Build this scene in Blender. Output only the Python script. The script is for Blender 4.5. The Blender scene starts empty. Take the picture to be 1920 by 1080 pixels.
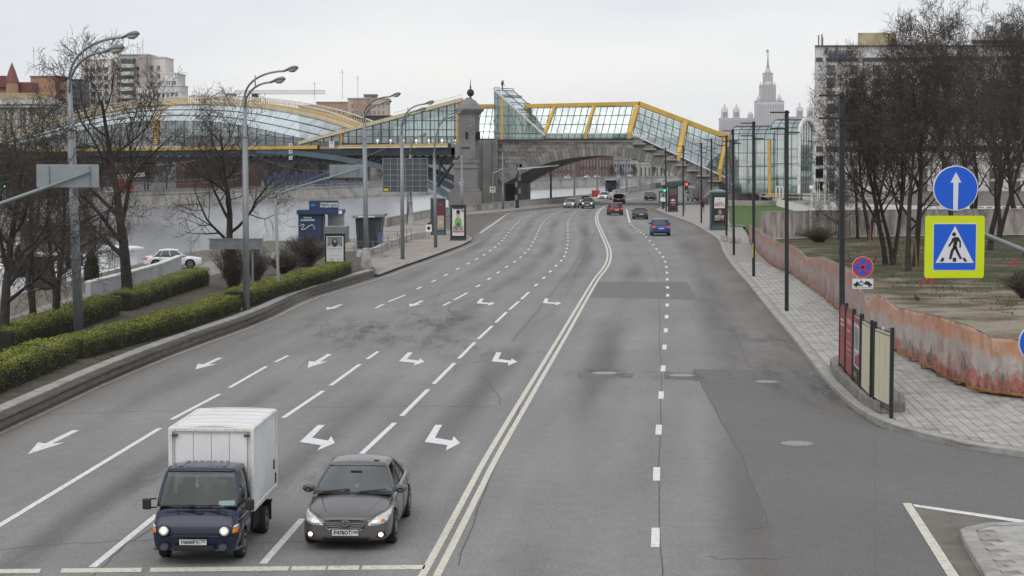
import bpy,bmesh,math,random
from mathutils import Vector,Matrix,geometry,noise
from mathutils.bvhtree import BVHTree
import numpy as np
R=random.Random(7)
rad=math.radians
S=bpy.context.scene
COL=S.collection
FPX,CAMH,YH=3500.0,7.7,295.0
PITCH=math.atan((540-YH)/FPX)
cam=bpy.data.cameras.new('camera');camo=bpy.data.objects.new('camera',cam);COL.objects.link(camo)
cam.sensor_width=36;cam.lens=36*FPX/1920;cam.clip_start=0.5;cam.clip_end=30000
camo.location=(0,0,CAMH);camo.rotation_euler=(math.pi/2-PITCH,0,0)
S.camera=camo
CP,SP=math.cos(PITCH),math.sin(PITCH)
def G(px,py,z=0.0):
 "point of the horizontal plane z that lies at this place of the photograph"
 u=(540-py)/FPX;d=Vector(((px-960)/FPX,CP+u*SP,-SP+u*CP));t=(z-CAMH)/d.z
 return Vector((d.x*t,d.y*t,z))
def P(px,py,Y):
 u=(540-py)/FPX;d=Vector(((px-960)/FPX,CP+u*SP,-SP+u*CP));t=Y/d.y
 return Vector((d.x*t,Y,CAMH+d.z*t))
SUN_EL,SUN_AZ=rad(48),rad(200)
w=bpy.data.worlds.new('World');S.world=w;w.use_nodes=True
nt=w.node_tree;nt.nodes.clear();N=nt.nodes;LK=nt.links
out=N.new('ShaderNodeOutputWorld');sky=N.new('ShaderNodeTexSky');sky.sky_type='NISHITA'
sky.sun_disc=False;sky.sun_elevation=SUN_EL;sky.sun_rotation=SUN_AZ;sky.air_density=1.2;sky.dust_density=3
b1=N.new('ShaderNodeBackground');b1.inputs[1].default_value=0.1;LK.new(sky.outputs[0],b1.inputs[0])
tc=N.new('ShaderNodeTexCoord');mp=N.new('ShaderNodeMapping');mp.inputs['Scale'].default_value=(1,1,5.0)
LK.new(tc.outputs['Generated'],mp.inputs[0])
nz=N.new('ShaderNodeTexNoise');nz.inputs['Scale'].default_value=2.6;nz.inputs['Detail'].default_value=5;nz.inputs['Roughness'].default_value=.5
LK.new(mp.outputs[0],nz.inputs['Vector'])
sep=N.new('ShaderNodeSeparateXYZ');LK.new(tc.outputs['Generated'],sep.inputs[0])
mr=N.new('ShaderNodeMapRange');mr.inputs[1].default_value=0.0;mr.inputs[2].default_value=0.10;LK.new(sep.outputs[2],mr.inputs[0])
ad=N.new('ShaderNodeMath');ad.operation='MULTIPLY_ADD';LK.new(nz.outputs[0],ad.inputs[0]);ad.inputs[1].default_value=1.9
sb=N.new('ShaderNodeMath');sb.operation='MULTIPLY_ADD';LK.new(mr.outputs[0],sb.inputs[0]);sb.inputs[1].default_value=.75;sb.inputs[2].default_value=-.9
LK.new(sb.outputs[0],ad.inputs[2])
cr=N.new('ShaderNodeValToRGB');cr.color_ramp.elements[0].position=.15;cr.color_ramp.elements[0].color=(.86,.855,.84,1)
cr.color_ramp.elements[1].position=.95;cr.color_ramp.elements[1].color=(.62,.655,.715,1)
LK.new(ad.outputs[0],cr.inputs[0])
b2=N.new('ShaderNodeBackground');b2.inputs[1].default_value=1.0;LK.new(cr.outputs[0],b2.inputs[0])
mx=N.new('ShaderNodeMixShader');mx.inputs[0].default_value=.95
LK.new(b1.outputs[0],mx.inputs[1]);LK.new(b2.outputs[0],mx.inputs[2]);LK.new(mx.outputs[0],out.inputs[0])
sl=bpy.data.lights.new('sun','SUN');sl.energy=0.9;sl.angle=rad(60);sl.color=(1,.96,.90)
so=bpy.data.objects.new('sun',sl);COL.objects.link(so)
so.rotation_euler=(math.pi/2-SUN_EL,0,math.pi-SUN_AZ+0);so.location=(0,0,100)
vs=S.view_settings;vs.view_transform='Standard';vs.look='None';vs.exposure=0.28;vs.gamma=1;vs.use_curve_mapping=False
try:
 S.cycles.transparent_max_bounces=24;S.cycles.max_bounces=6;S.cycles.volume_bounces=0;S.cycles.sample_clamp_indirect=5
except Exception:pass
def nodes(m):return m.node_tree.nodes,m.node_tree.links
MC={}
def M(name,col=(.5,.5,.5),rough=.7,metal=0.0,var=.12,scale=1.5,bump=0.0,bscale=20,coat=0,emit=0,detail=4,stretch=None,spec=.5,dirt=0.0):
 if name in MC:return MC[name]
 m=bpy.data.materials.new(name);m.use_nodes=True;n,l=nodes(m);p=n['Principled BSDF']
 p.inputs['Roughness'].default_value=rough;p.inputs['Metallic'].default_value=metal
 p.inputs['Specular IOR Level'].default_value=spec
 if coat:p.inputs['Coat Weight'].default_value=coat;p.inputs['Coat Roughness'].default_value=.06
 geo=n.new('ShaderNodeNewGeometry');src=geo.outputs['Position']
 if stretch:
  mp=n.new('ShaderNodeMapping');mp.inputs['Scale'].default_value=stretch;l.new(src,mp.inputs[0]);src=mp.outputs[0]
 if var:
  t=n.new('ShaderNodeTexNoise');t.inputs['Scale'].default_value=scale;t.inputs['Detail'].default_value=detail;l.new(src,t.inputs['Vector'])
  mr=n.new('ShaderNodeMapRange');mr.inputs[1].default_value=.28;mr.inputs[2].default_value=.72
  mr.inputs[3].default_value=1-var;mr.inputs[4].default_value=1+var;l.new(t.outputs[0],mr.inputs[0])
  v=n.new('ShaderNodeVectorMath');v.operation='SCALE';v.inputs[0].default_value=col;l.new(mr.outputs[0],v.inputs[3])
  o=v.outputs[0]
  if dirt:
   t2=n.new('ShaderNodeTexNoise');t2.inputs['Scale'].default_value=scale*.35;t2.inputs['Detail'].default_value=6;l.new(geo.outputs['Position'],t2.inputs['Vector'])
   m2=n.new('ShaderNodeMapRange');m2.inputs[1].default_value=.5;m2.inputs[2].default_value=.68;m2.inputs[4].default_value=dirt;l.new(t2.outputs[0],m2.inputs[0])
   mx=n.new('ShaderNodeMixRGB');mx.inputs[2].default_value=(.10,.085,.07,1);l.new(m2.outputs[0],mx.inputs[0]);l.new(o,mx.inputs[1]);o=mx.outputs[0]
  l.new(o,p.inputs['Base Color'])
 else:p.inputs['Base Color'].default_value=(*col,1)
 if bump:
  t=n.new('ShaderNodeTexNoise');t.inputs['Scale'].default_value=bscale;t.inputs['Detail'].default_value=5;l.new(geo.outputs['Position'],t.inputs['Vector'])
  b=n.new('ShaderNodeBump');b.inputs['Strength'].default_value=bump;b.inputs['Distance'].default_value=.05;l.new(t.outputs[0],b.inputs['Height']);l.new(b.outputs[0],p.inputs['Normal'])
 if emit:
  p.inputs['Emission Color'].default_value=(*col,1);p.inputs['Emission Strength'].default_value=emit
 MC[name]=m;return m
def MGlass(name,tint=(.8,.88,.88),refl=.25,dark=.0,rough=.03):
 "thin tinted glass: see-through, with the sky mirrored in it"
 if name in MC:return MC[name]
 m=bpy.data.materials.new(name);m.use_nodes=True;n,l=nodes(m);n.remove(n['Principled BSDF'])
 tr=n.new('ShaderNodeBsdfTransparent');tr.inputs[0].default_value=(*tint,1)
 gl=n.new('ShaderNodeBsdfGlossy');gl.inputs[0].default_value=(.9,.95,.95,1);gl.inputs[1].default_value=rough
 geo=n.new('ShaderNodeNewGeometry');t=n.new('ShaderNodeTexNoise');t.inputs['Scale'].default_value=.35;t.inputs['Detail'].default_value=3
 l.new(geo.outputs['Position'],t.inputs['Vector'])
 fr=n.new('ShaderNodeLayerWeight');fr.inputs[0].default_value=.35
 a=n.new('ShaderNodeMath');a.operation='MULTIPLY_ADD';a.inputs[1].default_value=.7;a.inputs[2].default_value=refl;a.use_clamp=True
 l.new(fr.outputs['Fresnel'],a.inputs[0])
 b=n.new('ShaderNodeMath');b.operation='MULTIPLY';mr=n.new('ShaderNodeMapRange');mr.inputs[1].default_value=.3;mr.inputs[2].default_value=.7
 mr.inputs[3].default_value=.65;mr.inputs[4].default_value=1.15;l.new(t.outputs[0],mr.inputs[0]);l.new(mr.outputs[0],b.inputs[0]);l.new(a.outputs[0],b.inputs[1])
 ms=n.new('ShaderNodeMixShader');l.new(b.outputs[0],ms.inputs[0]);l.new(tr.outputs[0],ms.inputs[1]);l.new(gl.outputs[0],ms.inputs[2])
 l.new(ms.outputs[0],n['Material Output'].inputs[0]);MC[name]=m;return m
class MB:
 def __init__(s):s.v=[];s.f=[];s.m=[];s.uv=None
 def add(s,vs,fs,mi=0):
  o=len(s.v);s.v.extend([tuple(v) for v in vs]);s.f.extend([tuple(i+o for i in f) for f in fs]);s.m.extend([mi]*len(fs));return s
 def box(s,c,d,rz=0.0,mi=0,rx=0.0,ry=0.0):
  hx,hy,hz=d[0]/2,d[1]/2,d[2]/2;c=Vector(c)
  mt=Matrix.Rotation(rz,3,'Z')@Matrix.Rotation(rx,3,'X')@Matrix.Rotation(ry,3,'Y')
  vs=[c+mt@Vector((x*hx,y*hy,z*hz)) for z in(-1,1) for x,y in((-1,-1),(1,-1),(1,1),(-1,1))]
  return s.add(vs,[(3,2,1,0),(4,5,6,7),(0,1,5,4),(1,2,6,5),(2,3,7,6),(3,0,4,7)],mi)
 def bar(s,a,b,wd,ht=None,mi=0,up=(0,0,1)):
  a,b=Vector(a),Vector(b);d=b-a
  if d.length<1e-6:return s
  ht=wd if ht is None else ht;up=Vector(up);d.normalize()
  if abs(d.dot(up))>.98:up=Vector((1,0,0)) if abs(d.x)<.9 else Vector((0,1,0))
  x=d.cross(up).normalized()*wd/2;y=x.cross(d).normalized()*ht/2
  vs=[a-x-y,a+x-y,a+x+y,a-x+y,b-x-y,b+x-y,b+x+y,b-x+y]
  return s.add(vs,[(3,2,1,0),(4,5,6,7),(0,1,5,4),(1,2,6,5),(2,3,7,6),(3,0,4,7)],mi)
 def tube(s,pts,rs,n=8,mi=0,cap=True):
  pts=[Vector(p) for p in pts]
  if not hasattr(rs,'__len__'):rs=[rs]*len(pts)
  vs=[];ref=None
  for i,p in enumerate(pts):
   d=(pts[min(i+1,len(pts)-1)]-pts[max(i-1,0)]).normalized()
   if ref is None:ref=Vector((1,0,0)) if abs(d.x)<.8 else Vector((0,1,0))
   x=d.cross(ref).normalized();ref=-(d.cross(x)).normalized() if False else ref;y=d.cross(x)
   for k in range(n):
    a=2*math.pi*k/n;vs.append(p+(x*math.cos(a)+y*math.sin(a))*rs[i])
  fs=[(i*n+k,i*n+(k+1)%n,(i+1)*n+(k+1)%n,(i+1)*n+k) for i in range(len(pts)-1) for k in range(n)]
  if cap:fs+=[tuple(range(n-1,-1,-1)),tuple((len(pts)-1)*n+k for k in range(n))]
  return s.add(vs,fs,mi)
 def lathe(s,c,prof,n=12,mi=0,rot=0.0,sx=1,sy=1):
  c=Vector(c);vs=[]
  for r,z in prof:
   for k in range(n):
    a=2*math.pi*(k+.5)/n+rot;vs.append((c.x+r*math.cos(a)*sx,c.y+r*math.sin(a)*sy,c.z+z))
  L=len(prof);fs=[(i*n+k,i*n+(k+1)%n,(i+1)*n+(k+1)%n,(i+1)*n+k) for i in range(L-1) for k in range(n)]
  fs+=[tuple(range(n-1,-1,-1)),tuple((L-1)*n+k for k in range(n))]
  return s.add(vs,fs,mi)
 def prism(s,poly,a,b,mi=0):
  "poly: list of Vectors; extruded from +a to +b (vectors)"
  a,b=Vector(a),Vector(b);n=len(poly)
  vs=[Vector(p)+a for p in poly]+[Vector(p)+b for p in poly]
  return s.add(vs,[tuple(range(n-1,-1,-1)),tuple(range(n,2*n))]+[(i,(i+1)%n,n+(i+1)%n,n+i) for i in range(n)],mi)
 def build(s,name,mats,parent=None,world=True,smooth=False,kind=None,bevel=0,sharp=None):
  me=bpy.data.meshes.new(name);off=Vector((0,0,0))
  if parent is not None and world:
   p=parent
   while p is not None:off=off+Vector(p.location);p=p.parent
  vs=s.v if off.length==0 else[(v[0]-off.x,v[1]-off.y,v[2]-off.z) for v in s.v]
  me.from_pydata(vs,[],s.f)
  mats=mats if isinstance(mats,(list,tuple)) else[mats]
  for m in mats:me.materials.append(m)
  if any(s.m):me.polygons.foreach_set('material_index',s.m)
  if smooth:me.polygons.foreach_set('use_smooth',[True]*len(s.f))
  if s.uv is not None:
   ul=me.uv_layers.new(name='UVMap');idx=np.zeros(len(me.loops),dtype=np.int32);me.loops.foreach_get('vertex_index',idx)
   ul.data.foreach_set('uv',np.array(s.uv,dtype=np.float32)[idx].ravel())
  me.validate();me.update()
  o=bpy.data.objects.new(name,me);COL.objects.link(o)
  if parent is not None:o.parent=parent
  if kind:o['kind']=kind
  if bevel:
   b=o.modifiers.new('bevel','BEVEL');b.width=bevel;b.segments=2;b.limit_method='ANGLE'
  return o
def tag(o,label,cat,group=None,kind=None):
 o['label']=label;o['category']=cat
 if group:o['group']=group
 if kind:o['kind']=kind
 return o
def thing(name,label,cat,loc,group=None,rz=0.0):
 o=bpy.data.objects.new(name,None);COL.objects.link(o);o.location=loc;o.rotation_euler=(0,0,rz);o.empty_display_size=.3
 return tag(o,label,cat,group)
def dup(root,loc,rz=0.0,label=None,group=None,scale=None):
 def rec(o,par):
  c=o.copy();COL.objects.link(c);c.parent=par
  for ch in list(o.children):rec(ch,c)
  return c
 r=rec(root,None);r.location=loc;r.rotation_euler=(0,0,rz)
 if scale:r.scale=scale if hasattr(scale,'__len__') else(scale,)*3
 if label:r['label']=label
 if group:r['group']=group
 return r
def part(parent,name,mesh,loc=(0,0,0),rot=None):
 o=bpy.data.objects.new(name,mesh);COL.objects.link(o);o.parent=parent;o.location=loc
 if rot:o.rotation_euler=rot
 return o
def text_mesh(txt,size,mat,name='lettering',parent=None,mtx=None,extrude=.004,width=None,shear=0,align='CENTER',bold=0.0):
 cu=bpy.data.curves.new('t','FONT');cu.body=txt;cu.size=size;cu.extrude=extrude;cu.align_x=align;cu.align_y='CENTER';cu.shear=shear
 cu.resolution_u=2;cu.offset=bold
 o=bpy.data.objects.new('t',cu);COL.objects.link(o)
 bpy.context.view_layer.update()
 me=bpy.data.meshes.new_from_object(o.evaluated_get(bpy.context.evaluated_depsgraph_get()))
 bpy.data.objects.remove(o);bpy.data.curves.remove(cu)
 if width and len(me.vertices):
  xs=[v.co.x for v in me.vertices];cw=max(xs)-min(xs)
  me.transform(Matrix.Diagonal((width/cw,1,1,1)))
 me.transform(Matrix.Rotation(math.pi/2,4,'X'))
 me.materials.clear();me.materials.append(mat);me.name=name
 o=bpy.data.objects.new(name,me);COL.objects.link(o)
 if mtx is not None:me.transform(mtx)
 if parent:o.parent=parent
 return o
def lerp(a,b,t):return a+(b-a)*t
def poly_at(pl,y):
 "x of a pixel polyline (list of (x,y), y falling) at row y"
 if y>=pl[0][1]:a,b=pl[0],pl[1]
 elif y<=pl[-1][1]:a,b=pl[-2],pl[-1]
 else:
  for a,b in zip(pl,pl[1:]):
   if b[1]<=y<=a[1]:break
 return a[0]+(b[0]-a[0])*(y-a[1])/(b[1]-a[1])
def resample(pts,step):
 out=[Vector(pts[0])];acc=0
 for a,b in zip(pts,pts[1:]):
  a,b=Vector(a),Vector(b);L=(b-a).length;t=step-acc
  while t<=L:out.append(a+(b-a)*(t/L));t+=step
  acc=(acc+L)%step
 return out
def smoothline(pts,it=2):
 p=[Vector(q) for q in pts]
 for _ in range(it):
  q=[p[0]]
  for a,b in zip(p,p[1:]):q+=[a*.75+b*.25,a*.25+b*.75]
  q.append(p[-1]);p=q
 return p
def normals2d(pts):
 ns=[]
 for i in range(len(pts)):
  d=pts[min(i+1,len(pts)-1)]-pts[max(i-1,0)];ns.append(Vector((d.y,-d.x,0)).normalized())
 return ns
def ribbon(pts,wd,z,mb=None,mi=0):
 "flat strip along pts on height z"
 mb=mb or MB();ns=normals2d(pts);vs=[]
 for p,n in zip(pts,ns):vs+=[(p.x-n.x*wd/2,p.y-n.y*wd/2,z),(p.x+n.x*wd/2,p.y+n.y*wd/2,z)]
 mb.add(vs,[(2*i,2*i+1,2*i+3,2*i+2) for i in range(len(pts)-1)],mi);return mb
def sheet(polypx,z,name,mat,parent=None,kind=None,world=None):
 "flat polygon given by pixels"
 pts=world or[G(x,y,z) for x,y in polypx]
 t=geometry.tessellate_polygon([[Vector((p.x,p.y,0)) for p in pts]])
 mb=MB();fs=[]
 for a,b,c in t:
  n=(pts[b]-pts[a]).cross(pts[c]-pts[a]);fs.append((a,b,c) if n.z>0 else(a,c,b))
 mb.add([(p.x,p.y,z) for p in pts],fs)
 return mb.build(name,mat,parent,kind=kind)
# ==== ground, water, road
LKf=[(-120,862),(0,803),(100,757),(194,712),(333,655),(483,602),(567,559),(640,537),(710,516),(750,501),(805,482),(865,460),(886,449),(893,440),(905,425),(925,412),(960,401),(1000,394),(1050,388.5),(1110,384),(1140,380)]
L1=[(-700,1420),(-165,1085),(0,985),(300,803),(321,787),(412,739),(430,727),(500,687),(540,667),(610,630),(704,578),(728,566),(760,553),(786,540),(813,527),(836,515.5),(858,504),(877.7,494),(894,485.5),(908,477.7),(919,470),(929,463),(941,452),(949,442),(957,431),(973,415),(987,407),(1010,396.5),(1045,389),(1085,384),(1130,379)]
L2=[(-250,1420),(155,1079),(173,1064),(295,965),(507,803),(531,783.6),(606,733),(675,683),(709,659),(831,573),(851,562.7),(876,549),(896.5,536),(917,523),(934,511),(950,500.4),(965,490.7),(976,482.4),(984.5,474.6),(991,467.8),(996,460.5),(999.3,453),(1003,448),(1007.4,438),(1010.5,430),(1014.4,422.5),(1020,414.7),(1038,400.4),(1052,394),(1085,387),(1115,382),(1150,377)]
L3=[(190,1420),(474,1079),(493,1057),(567,973),(676,853),(740,793),(803,730),(852,681),(890,642),(923,611),(950,585),(973,565),(992,547.6),(1005,534.5),(1020,521),(1032,509),(1043,498),(1052,489),(1058,480.6),(1061,473),(1063,466),(1065,452),(1065,440),(1064.5,427),(1065,416),(1069,409),(1074,401.7),(1080,396),(1105,387),(1130,382),(1165,375)]
DC=[(620,1420),(806,1080),(889,920),(921,857),(1011,705),(1057,628),(1085,579),(1107,541.6),(1120,520),(1134,504),(1141,490),(1143,477),(1140.5,464),(1133.5,448.5),(1125,430),(1119,416),(1118.5,404),(1122,396),(1130,389),(1146,382),(1165,377),(1195,371)]
R1=[(1215,1420),(1229,1008),(1231,889),(1235,806),(1239.7,741),(1243.3,691),(1246,651),(1248.3,620),(1250,594),(1251,572),(1252,554),(1251.6,539),(1251,524),(1250.4,511),(1249.8,500.7),(1247.4,490.7),(1243.3,482),(1237.3,473.8),(1231,466.7),(1218.7,451.3),(1207,439.7),(1196,431.4),(1187,423.8),(1181,417.8),(1174.6,392.5),(1176,384),(1200,376),(1240,369)]
RK=[(1640,1420),(1600,1000),(1580,800),(1560,727),(1524,683),(1480,629.6),(1441.5,585),(1406,538),(1376,505),(1355.6,475.6),(1349.6,455),(1345,449),(1330,439.4),(1305,422.8),(1277,411.7),(1246.7,402),(1226,393.5),(1227,390.5),(1235,388),(1270,383),(1333,378),(1400,374)]
WZ=-5.0
lines=[LKf,L1,L2,L3,DC,R1,RK]
def asphalt(name,base,lanes=True):
 m=bpy.data.materials.new(name);m.use_nodes=True;n,l=nodes(m);p=n['Principled BSDF'];p.inputs['Roughness'].default_value=.82
 geo=n.new('ShaderNodeNewGeometry');pos=geo.outputs['Position']
 def noi(sc,det=4,st=None,v=None):
  t=n.new('ShaderNodeTexNoise');t.inputs['Scale'].default_value=sc;t.inputs['Detail'].default_value=det;s_=v or pos
  if st:
   mp=n.new('ShaderNodeMapping');mp.inputs['Scale'].default_value=st;l.new(s_,mp.inputs[0]);s_=mp.outputs[0]
  l.new(s_,t.inputs['Vector']);return t.outputs[0]
 def rng(o,a,b,c,d):
  mr=n.new('ShaderNodeMapRange');mr.inputs[1].default_value=a;mr.inputs[2].default_value=b;mr.inputs[3].default_value=c;mr.inputs[4].default_value=d;l.new(o,mr.inputs[0]);return mr.outputs[0]
 def mul(a,b,op='MULTIPLY'):
  q=n.new('ShaderNodeMath');q.operation=op
  for i,x in enumerate((a,b)):
   if isinstance(x,(int,float)):q.inputs[i].default_value=x
   else:l.new(x,q.inputs[i])
  return q.outputs[0]
 f=mul(rng(noi(14,2),.3,.7,.80,1.20),rng(noi(.10,6),.3,.7,.90,1.10))
 f=mul(f,rng(noi(2.2,6),.3,.7,.93,1.07))
 if lanes:
  uv=n.new('ShaderNodeUVMap');sx=n.new('ShaderNodeSeparateXYZ');l.new(uv.outputs[0],sx.inputs[0])
  c=mul(sx.outputs[0],2*math.pi);c=mul(c,0,'COSINE')
  s1=rng(noi(1.0,4,(1.6,.035,1),uv.outputs[0]),.42,.64,0,1)
  streak=mul(rng(c,.1,-1.0,0,1),s1)
  f=mul(f,rng(streak,0,1,1,.60))
  c2=mul(mul(sx.outputs[0],4*math.pi),0,'COSINE')
  f=mul(f,rng(c2,-1,1,1.05,.97))
  f=mul(f,rng(noi(1.0,5,(3.5,.08,1),uv.outputs[0]),.35,.65,.93,1.06))
  edge=mul(rng(sx.outputs[0],0.0,.42,1,0),rng(noi(1.0,4,(2,.1,1),uv.outputs[0]),.3,.6,.5,1.0))
  e2=mul(rng(sx.outputs[0],5.25,5.95,0,1.15),rng(noi(1.0,4,(2,.1,1),uv.outputs[0]),.3,.6,.4,1.0))
  edge=mul(edge,e2,'ADD')
 v=n.new('ShaderNodeVectorMath');v.operation='SCALE';v.inputs[0].default_value=base;l.new(f,v.inputs[3]);o=v.outputs[0]
 if lanes:
  mx=n.new('ShaderNodeMixRGB');mx.inputs[2].default_value=(.115,.088,.066,1);l.new(mul(edge,.75),mx.inputs[0]);l.new(o,mx.inputs[1]);o=mx.outputs[0]
 l.new(o,p.inputs['Base Color'])
 b=n.new('ShaderNodeBump');b.inputs['Strength'].default_value=.35;b.inputs['Distance'].default_value=.02;l.new(noi(30,3),b.inputs['Height']);l.new(b.outputs[0],p.inputs['Normal'])
 return m
m_asph=asphalt('worn_asphalt',(.212,.207,.199));m_asph2=asphalt('dark_asphalt',(.138,.132,.124),False)
def paintmat(name,c):
 m=M(name,c,.6,var=.10,scale=6,dirt=.0);n,l=nodes(m);p=n['Principled BSDF']
 src=p.inputs['Base Color'].links[0].from_socket;geo=n.new('ShaderNodeNewGeometry');t=n.new('ShaderNodeTexNoise');t.inputs['Scale'].default_value=9;t.inputs['Detail'].default_value=8;t.inputs['Roughness'].default_value=.75
 l.new(geo.outputs['Position'],t.inputs['Vector']);mr=n.new('ShaderNodeMapRange');mr.inputs[1].default_value=.50;mr.inputs[2].default_value=.66;mr.inputs[4].default_value=.75;l.new(t.outputs[0],mr.inputs[0])
 mx=n.new('ShaderNodeMixRGB');mx.inputs[2].default_value=(.2,.2,.19,1);l.new(mr.outputs[0],mx.inputs[0]);l.new(src,mx.inputs[1]);l.new(mx.outputs[0],p.inputs['Base Color']);return m
m_paint=paintmat('road_paint',(.64,.60,.50));m_paintw=paintmat('fresh_road_paint',(.74,.74,.73))
m_crack=M('asphalt_crack',(.095,.092,.088),.9,var=.2)
m_patch=M('asphalt_patch',(.150,.146,.140),.85,var=.2,scale=3,bump=.2)
rows=[1420,1200,1085,1040,1000,960,920,880,840,800,770,740,710,680,655,630,610,590,570,555,540,525,512,500,490,480,472,464,456,448,441,434,428,422,416,410,405,400,396,392,388,385,382]
road=MB();uv=[]
SUB=4
for y in rows:
 xs=[poly_at(pl,y) for pl in lines];xs[0]-=(0 if y<440 else 3)
 for i in range(6):
  for k in range(SUB):
   t=k/SUB;x=lerp(xs[i],xs[i+1],t);p=G(x,y,0);road.v.append(tuple(p));uv.append((i+t,p.y))
 p=G(xs[6],y,0);road.v.append(tuple(p));uv.append((6,p.y))
W_=6*SUB+1
for r in range(len(rows)-1):
 for c in range(W_-1):road.f.append((r*W_+c,r*W_+c+1,(r+1)*W_+c+1,(r+1)*W_+c));road.m.append(0)
road.uv=uv
ROAD=road.build('road',m_asph,kind='structure')
m_ground=M('bare_ground',(.13,.115,.09),.95,var=.3,scale=.8,bump=.4,bscale=4)
BANK=[G(-500,760,-1),G(-60,612,-1),G(90,566,-1),G(200,535,-1),G(345,496,-1),G(400,488,-1),G(500,470,-1),G(560,462,-.6),G(660,447,0),G(722,426,0),G(800,409,0),G(862,400,0),G(950,391,0),G(985,387.5,0),G(1060,380,0),G(1110,374,0),G(1150,366,0),G(1180,358,0),G(1240,350,0),G(1320,343,0)]
land=[Vector((p.x,p.y,0)) for p in BANK]+[Vector((400,600,0)),Vector((6000,600,0)),Vector((6000,-60,0)),Vector((BANK[0].x-300,-60,0)),Vector((BANK[0].x-300,BANK[0].y,0))]
gz=-.06
ground=sheet(None,gz,'ground',m_ground,kind='structure',world=[Vector((p.x,p.y,gz)) for p in land])
m_gran=M('granite',(.30,.285,.265),.8,var=.22,scale=1.2,bump=.25,bscale=6,dirt=.45)
m_granl=M('pale_granite',(.42,.395,.36),.8,var=.18,scale=.5,bump=.2,bscale=5,dirt=.5)
mb=MB();bp=[Vector((p.x,p.y,0)) for p in BANK];k=len(bp)
mb.add([(p.x,p.y,gz-.01) for p in bp]+[(p.x,p.y,WZ-2) for p in bp],[(i,i+1,k+i+1,k+i) for i in range(k-1)])
mb.build('river_bank',m_gran,kind='structure')
m_water=bpy.data.materials.new('river_water');m_water.use_nodes=True;n,l=nodes(m_water);p=n['Principled BSDF']
p.inputs['Base Color'].default_value=(.23,.24,.25,1);p.inputs['Roughness'].default_value=.16;p.inputs['IOR'].default_value=1.33
geo=n.new('ShaderNodeNewGeometry');mp=n.new('ShaderNodeMapping');mp.inputs['Scale'].default_value=(1,.6,1);l.new(geo.outputs['Position'],mp.inputs[0])
t=n.new('ShaderNodeTexNoise');t.inputs['Scale'].default_value=.45;t.inputs['Detail'].default_value=6;t.inputs['Roughness'].default_value=.65;l.new(mp.outputs[0],t.inputs['Vector'])
b=n.new('ShaderNodeBump');b.inputs['Strength'].default_value=.8;b.inputs['Distance'].default_value=.25;l.new(t.outputs[0],b.inputs['Height']);l.new(b.outputs[0],p.inputs['Normal'])
mb=MB();mb.add([(-4000,-100,WZ),(4000,-100,WZ),(4000,3000,WZ),(-4000,3000,WZ)],[(0,1,2,3)]);mb.build('river_water',m_water,kind='structure')
FB=[P(-900,412,330),P(-300,404,395),P(0,396,430),P(250,389,458),P(500,378,520),P(690,368,605),P(820,362,655),P(960,355,735),P(1150,345,860),P(1330,338,1000),P(1600,330,1300)]
FB=[Vector((p.x,(CAMH-WZ)*FPX/(yy-YH),0)) for p,yy in zip(FB,(425,412,400,392,380,369,363.5,356.5,348,343,336))]
for i,(px) in enumerate((-900,-300,0,250,500,690,820,960,1150,1330,1600)):FB[i].x=(px-960)/FPX*FB[i].y
QZ=-1.5
def farwall():
 mb=MB();ns=normals2d(FB);n_=len(FB)
 prof=[(0,WZ-2),(0,WZ+.7),(-.5,WZ+.75),(-.9,QZ-.1),(-.6,QZ-.05),(-.6,QZ+.25),(-1.4,QZ+.25),(-1.4,QZ)]
 for p,nn in zip(FB,ns):
  for o,z in prof:mb.v.append((p.x+nn.x*o,p.y+nn.y*o,z))
 L=len(prof)
 for i in range(n_-1):
  for j in range(L-1):mb.f.append((i*L+j,(i+1)*L+j,(i+1)*L+j+1,i*L+j+1));mb.m.append(0)
 return mb
tag(farwall().build('embankment_wall',m_granl),'pale stone river embankment wall along the far bank','wall')
ns=normals2d(FB)
sheet(None,QZ,'far_quay',M('quay_ground',(.085,.08,.075),.9),kind='structure',world=[Vector((p.x-n_.x*1.3,p.y-n_.y*1.3,QZ)) for p,n_ in zip(FB,ns)]+[Vector((3000,1500,QZ)),Vector((3000,9000,QZ)),Vector((-6000,9000,QZ)),Vector((-6000,330,QZ))])
m_hill=M('distant_wooded_hill',(.075,.070,.060),.95,var=.3,scale=.02)
mb=MB();nx=40
for j,(Y,zf) in enumerate(((2500,0),(3600,20),(4600,52),(5200,75),(9000,80))):
 for i in range(nx+1):
  x=-6000+i*320;mb.v.append((x,Y,zf*(.85+.3*noise.noise((x*.0012,Y*.001,3)))*(1 if x>-1500 else.45) if zf else QZ-1))
for j in range(4):
 for i in range(nx):mb.f.append((j*(nx+1)+i,j*(nx+1)+i+1,(j+1)*(nx+1)+i+1,(j+1)*(nx+1)+i));mb.m.append(0)
mb.build('hills',m_hill,kind='structure',smooth=True)
def dash(pl,y0,y1,wd,mat=m_paintw,name='lane_dash',z=.006):
 ys=[y0+(y1-y0)*i/6 for i in range(7)] if abs(y1-y0)>25 else[y0,(y0+y1)/2,y1]
 pts=[G(poly_at(pl,y),y) for y in ys]
 return ribbon(pts,wd,z).build(name,mat,ROAD)
for pl,segs in((L1,[(1300,803),(787,739),(727,687),(679,667),(578,570),(566,553)]),(L2,[(1300,1092),(1064,965),(800,806),(783.6,733),(723,683),(673.5,659),(573,566),(562.7,549)]),(L3,[(1300,1100),(1057,973),(853,793),(780,730),(720,681),(672.5,642),(635.5,611),(605,585),(580.6,565),(561,547.6)])):
 for a,b_ in segs:dash(pl,a,b_,.15)
def shorts(pl,ys,dl,wd=.16):
 for y in ys:
  c=G(poly_at(pl,y),y);dy=dl/2/c.y*(y-YH)
  dash(pl,y+dy,y-dy,wd)
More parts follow.
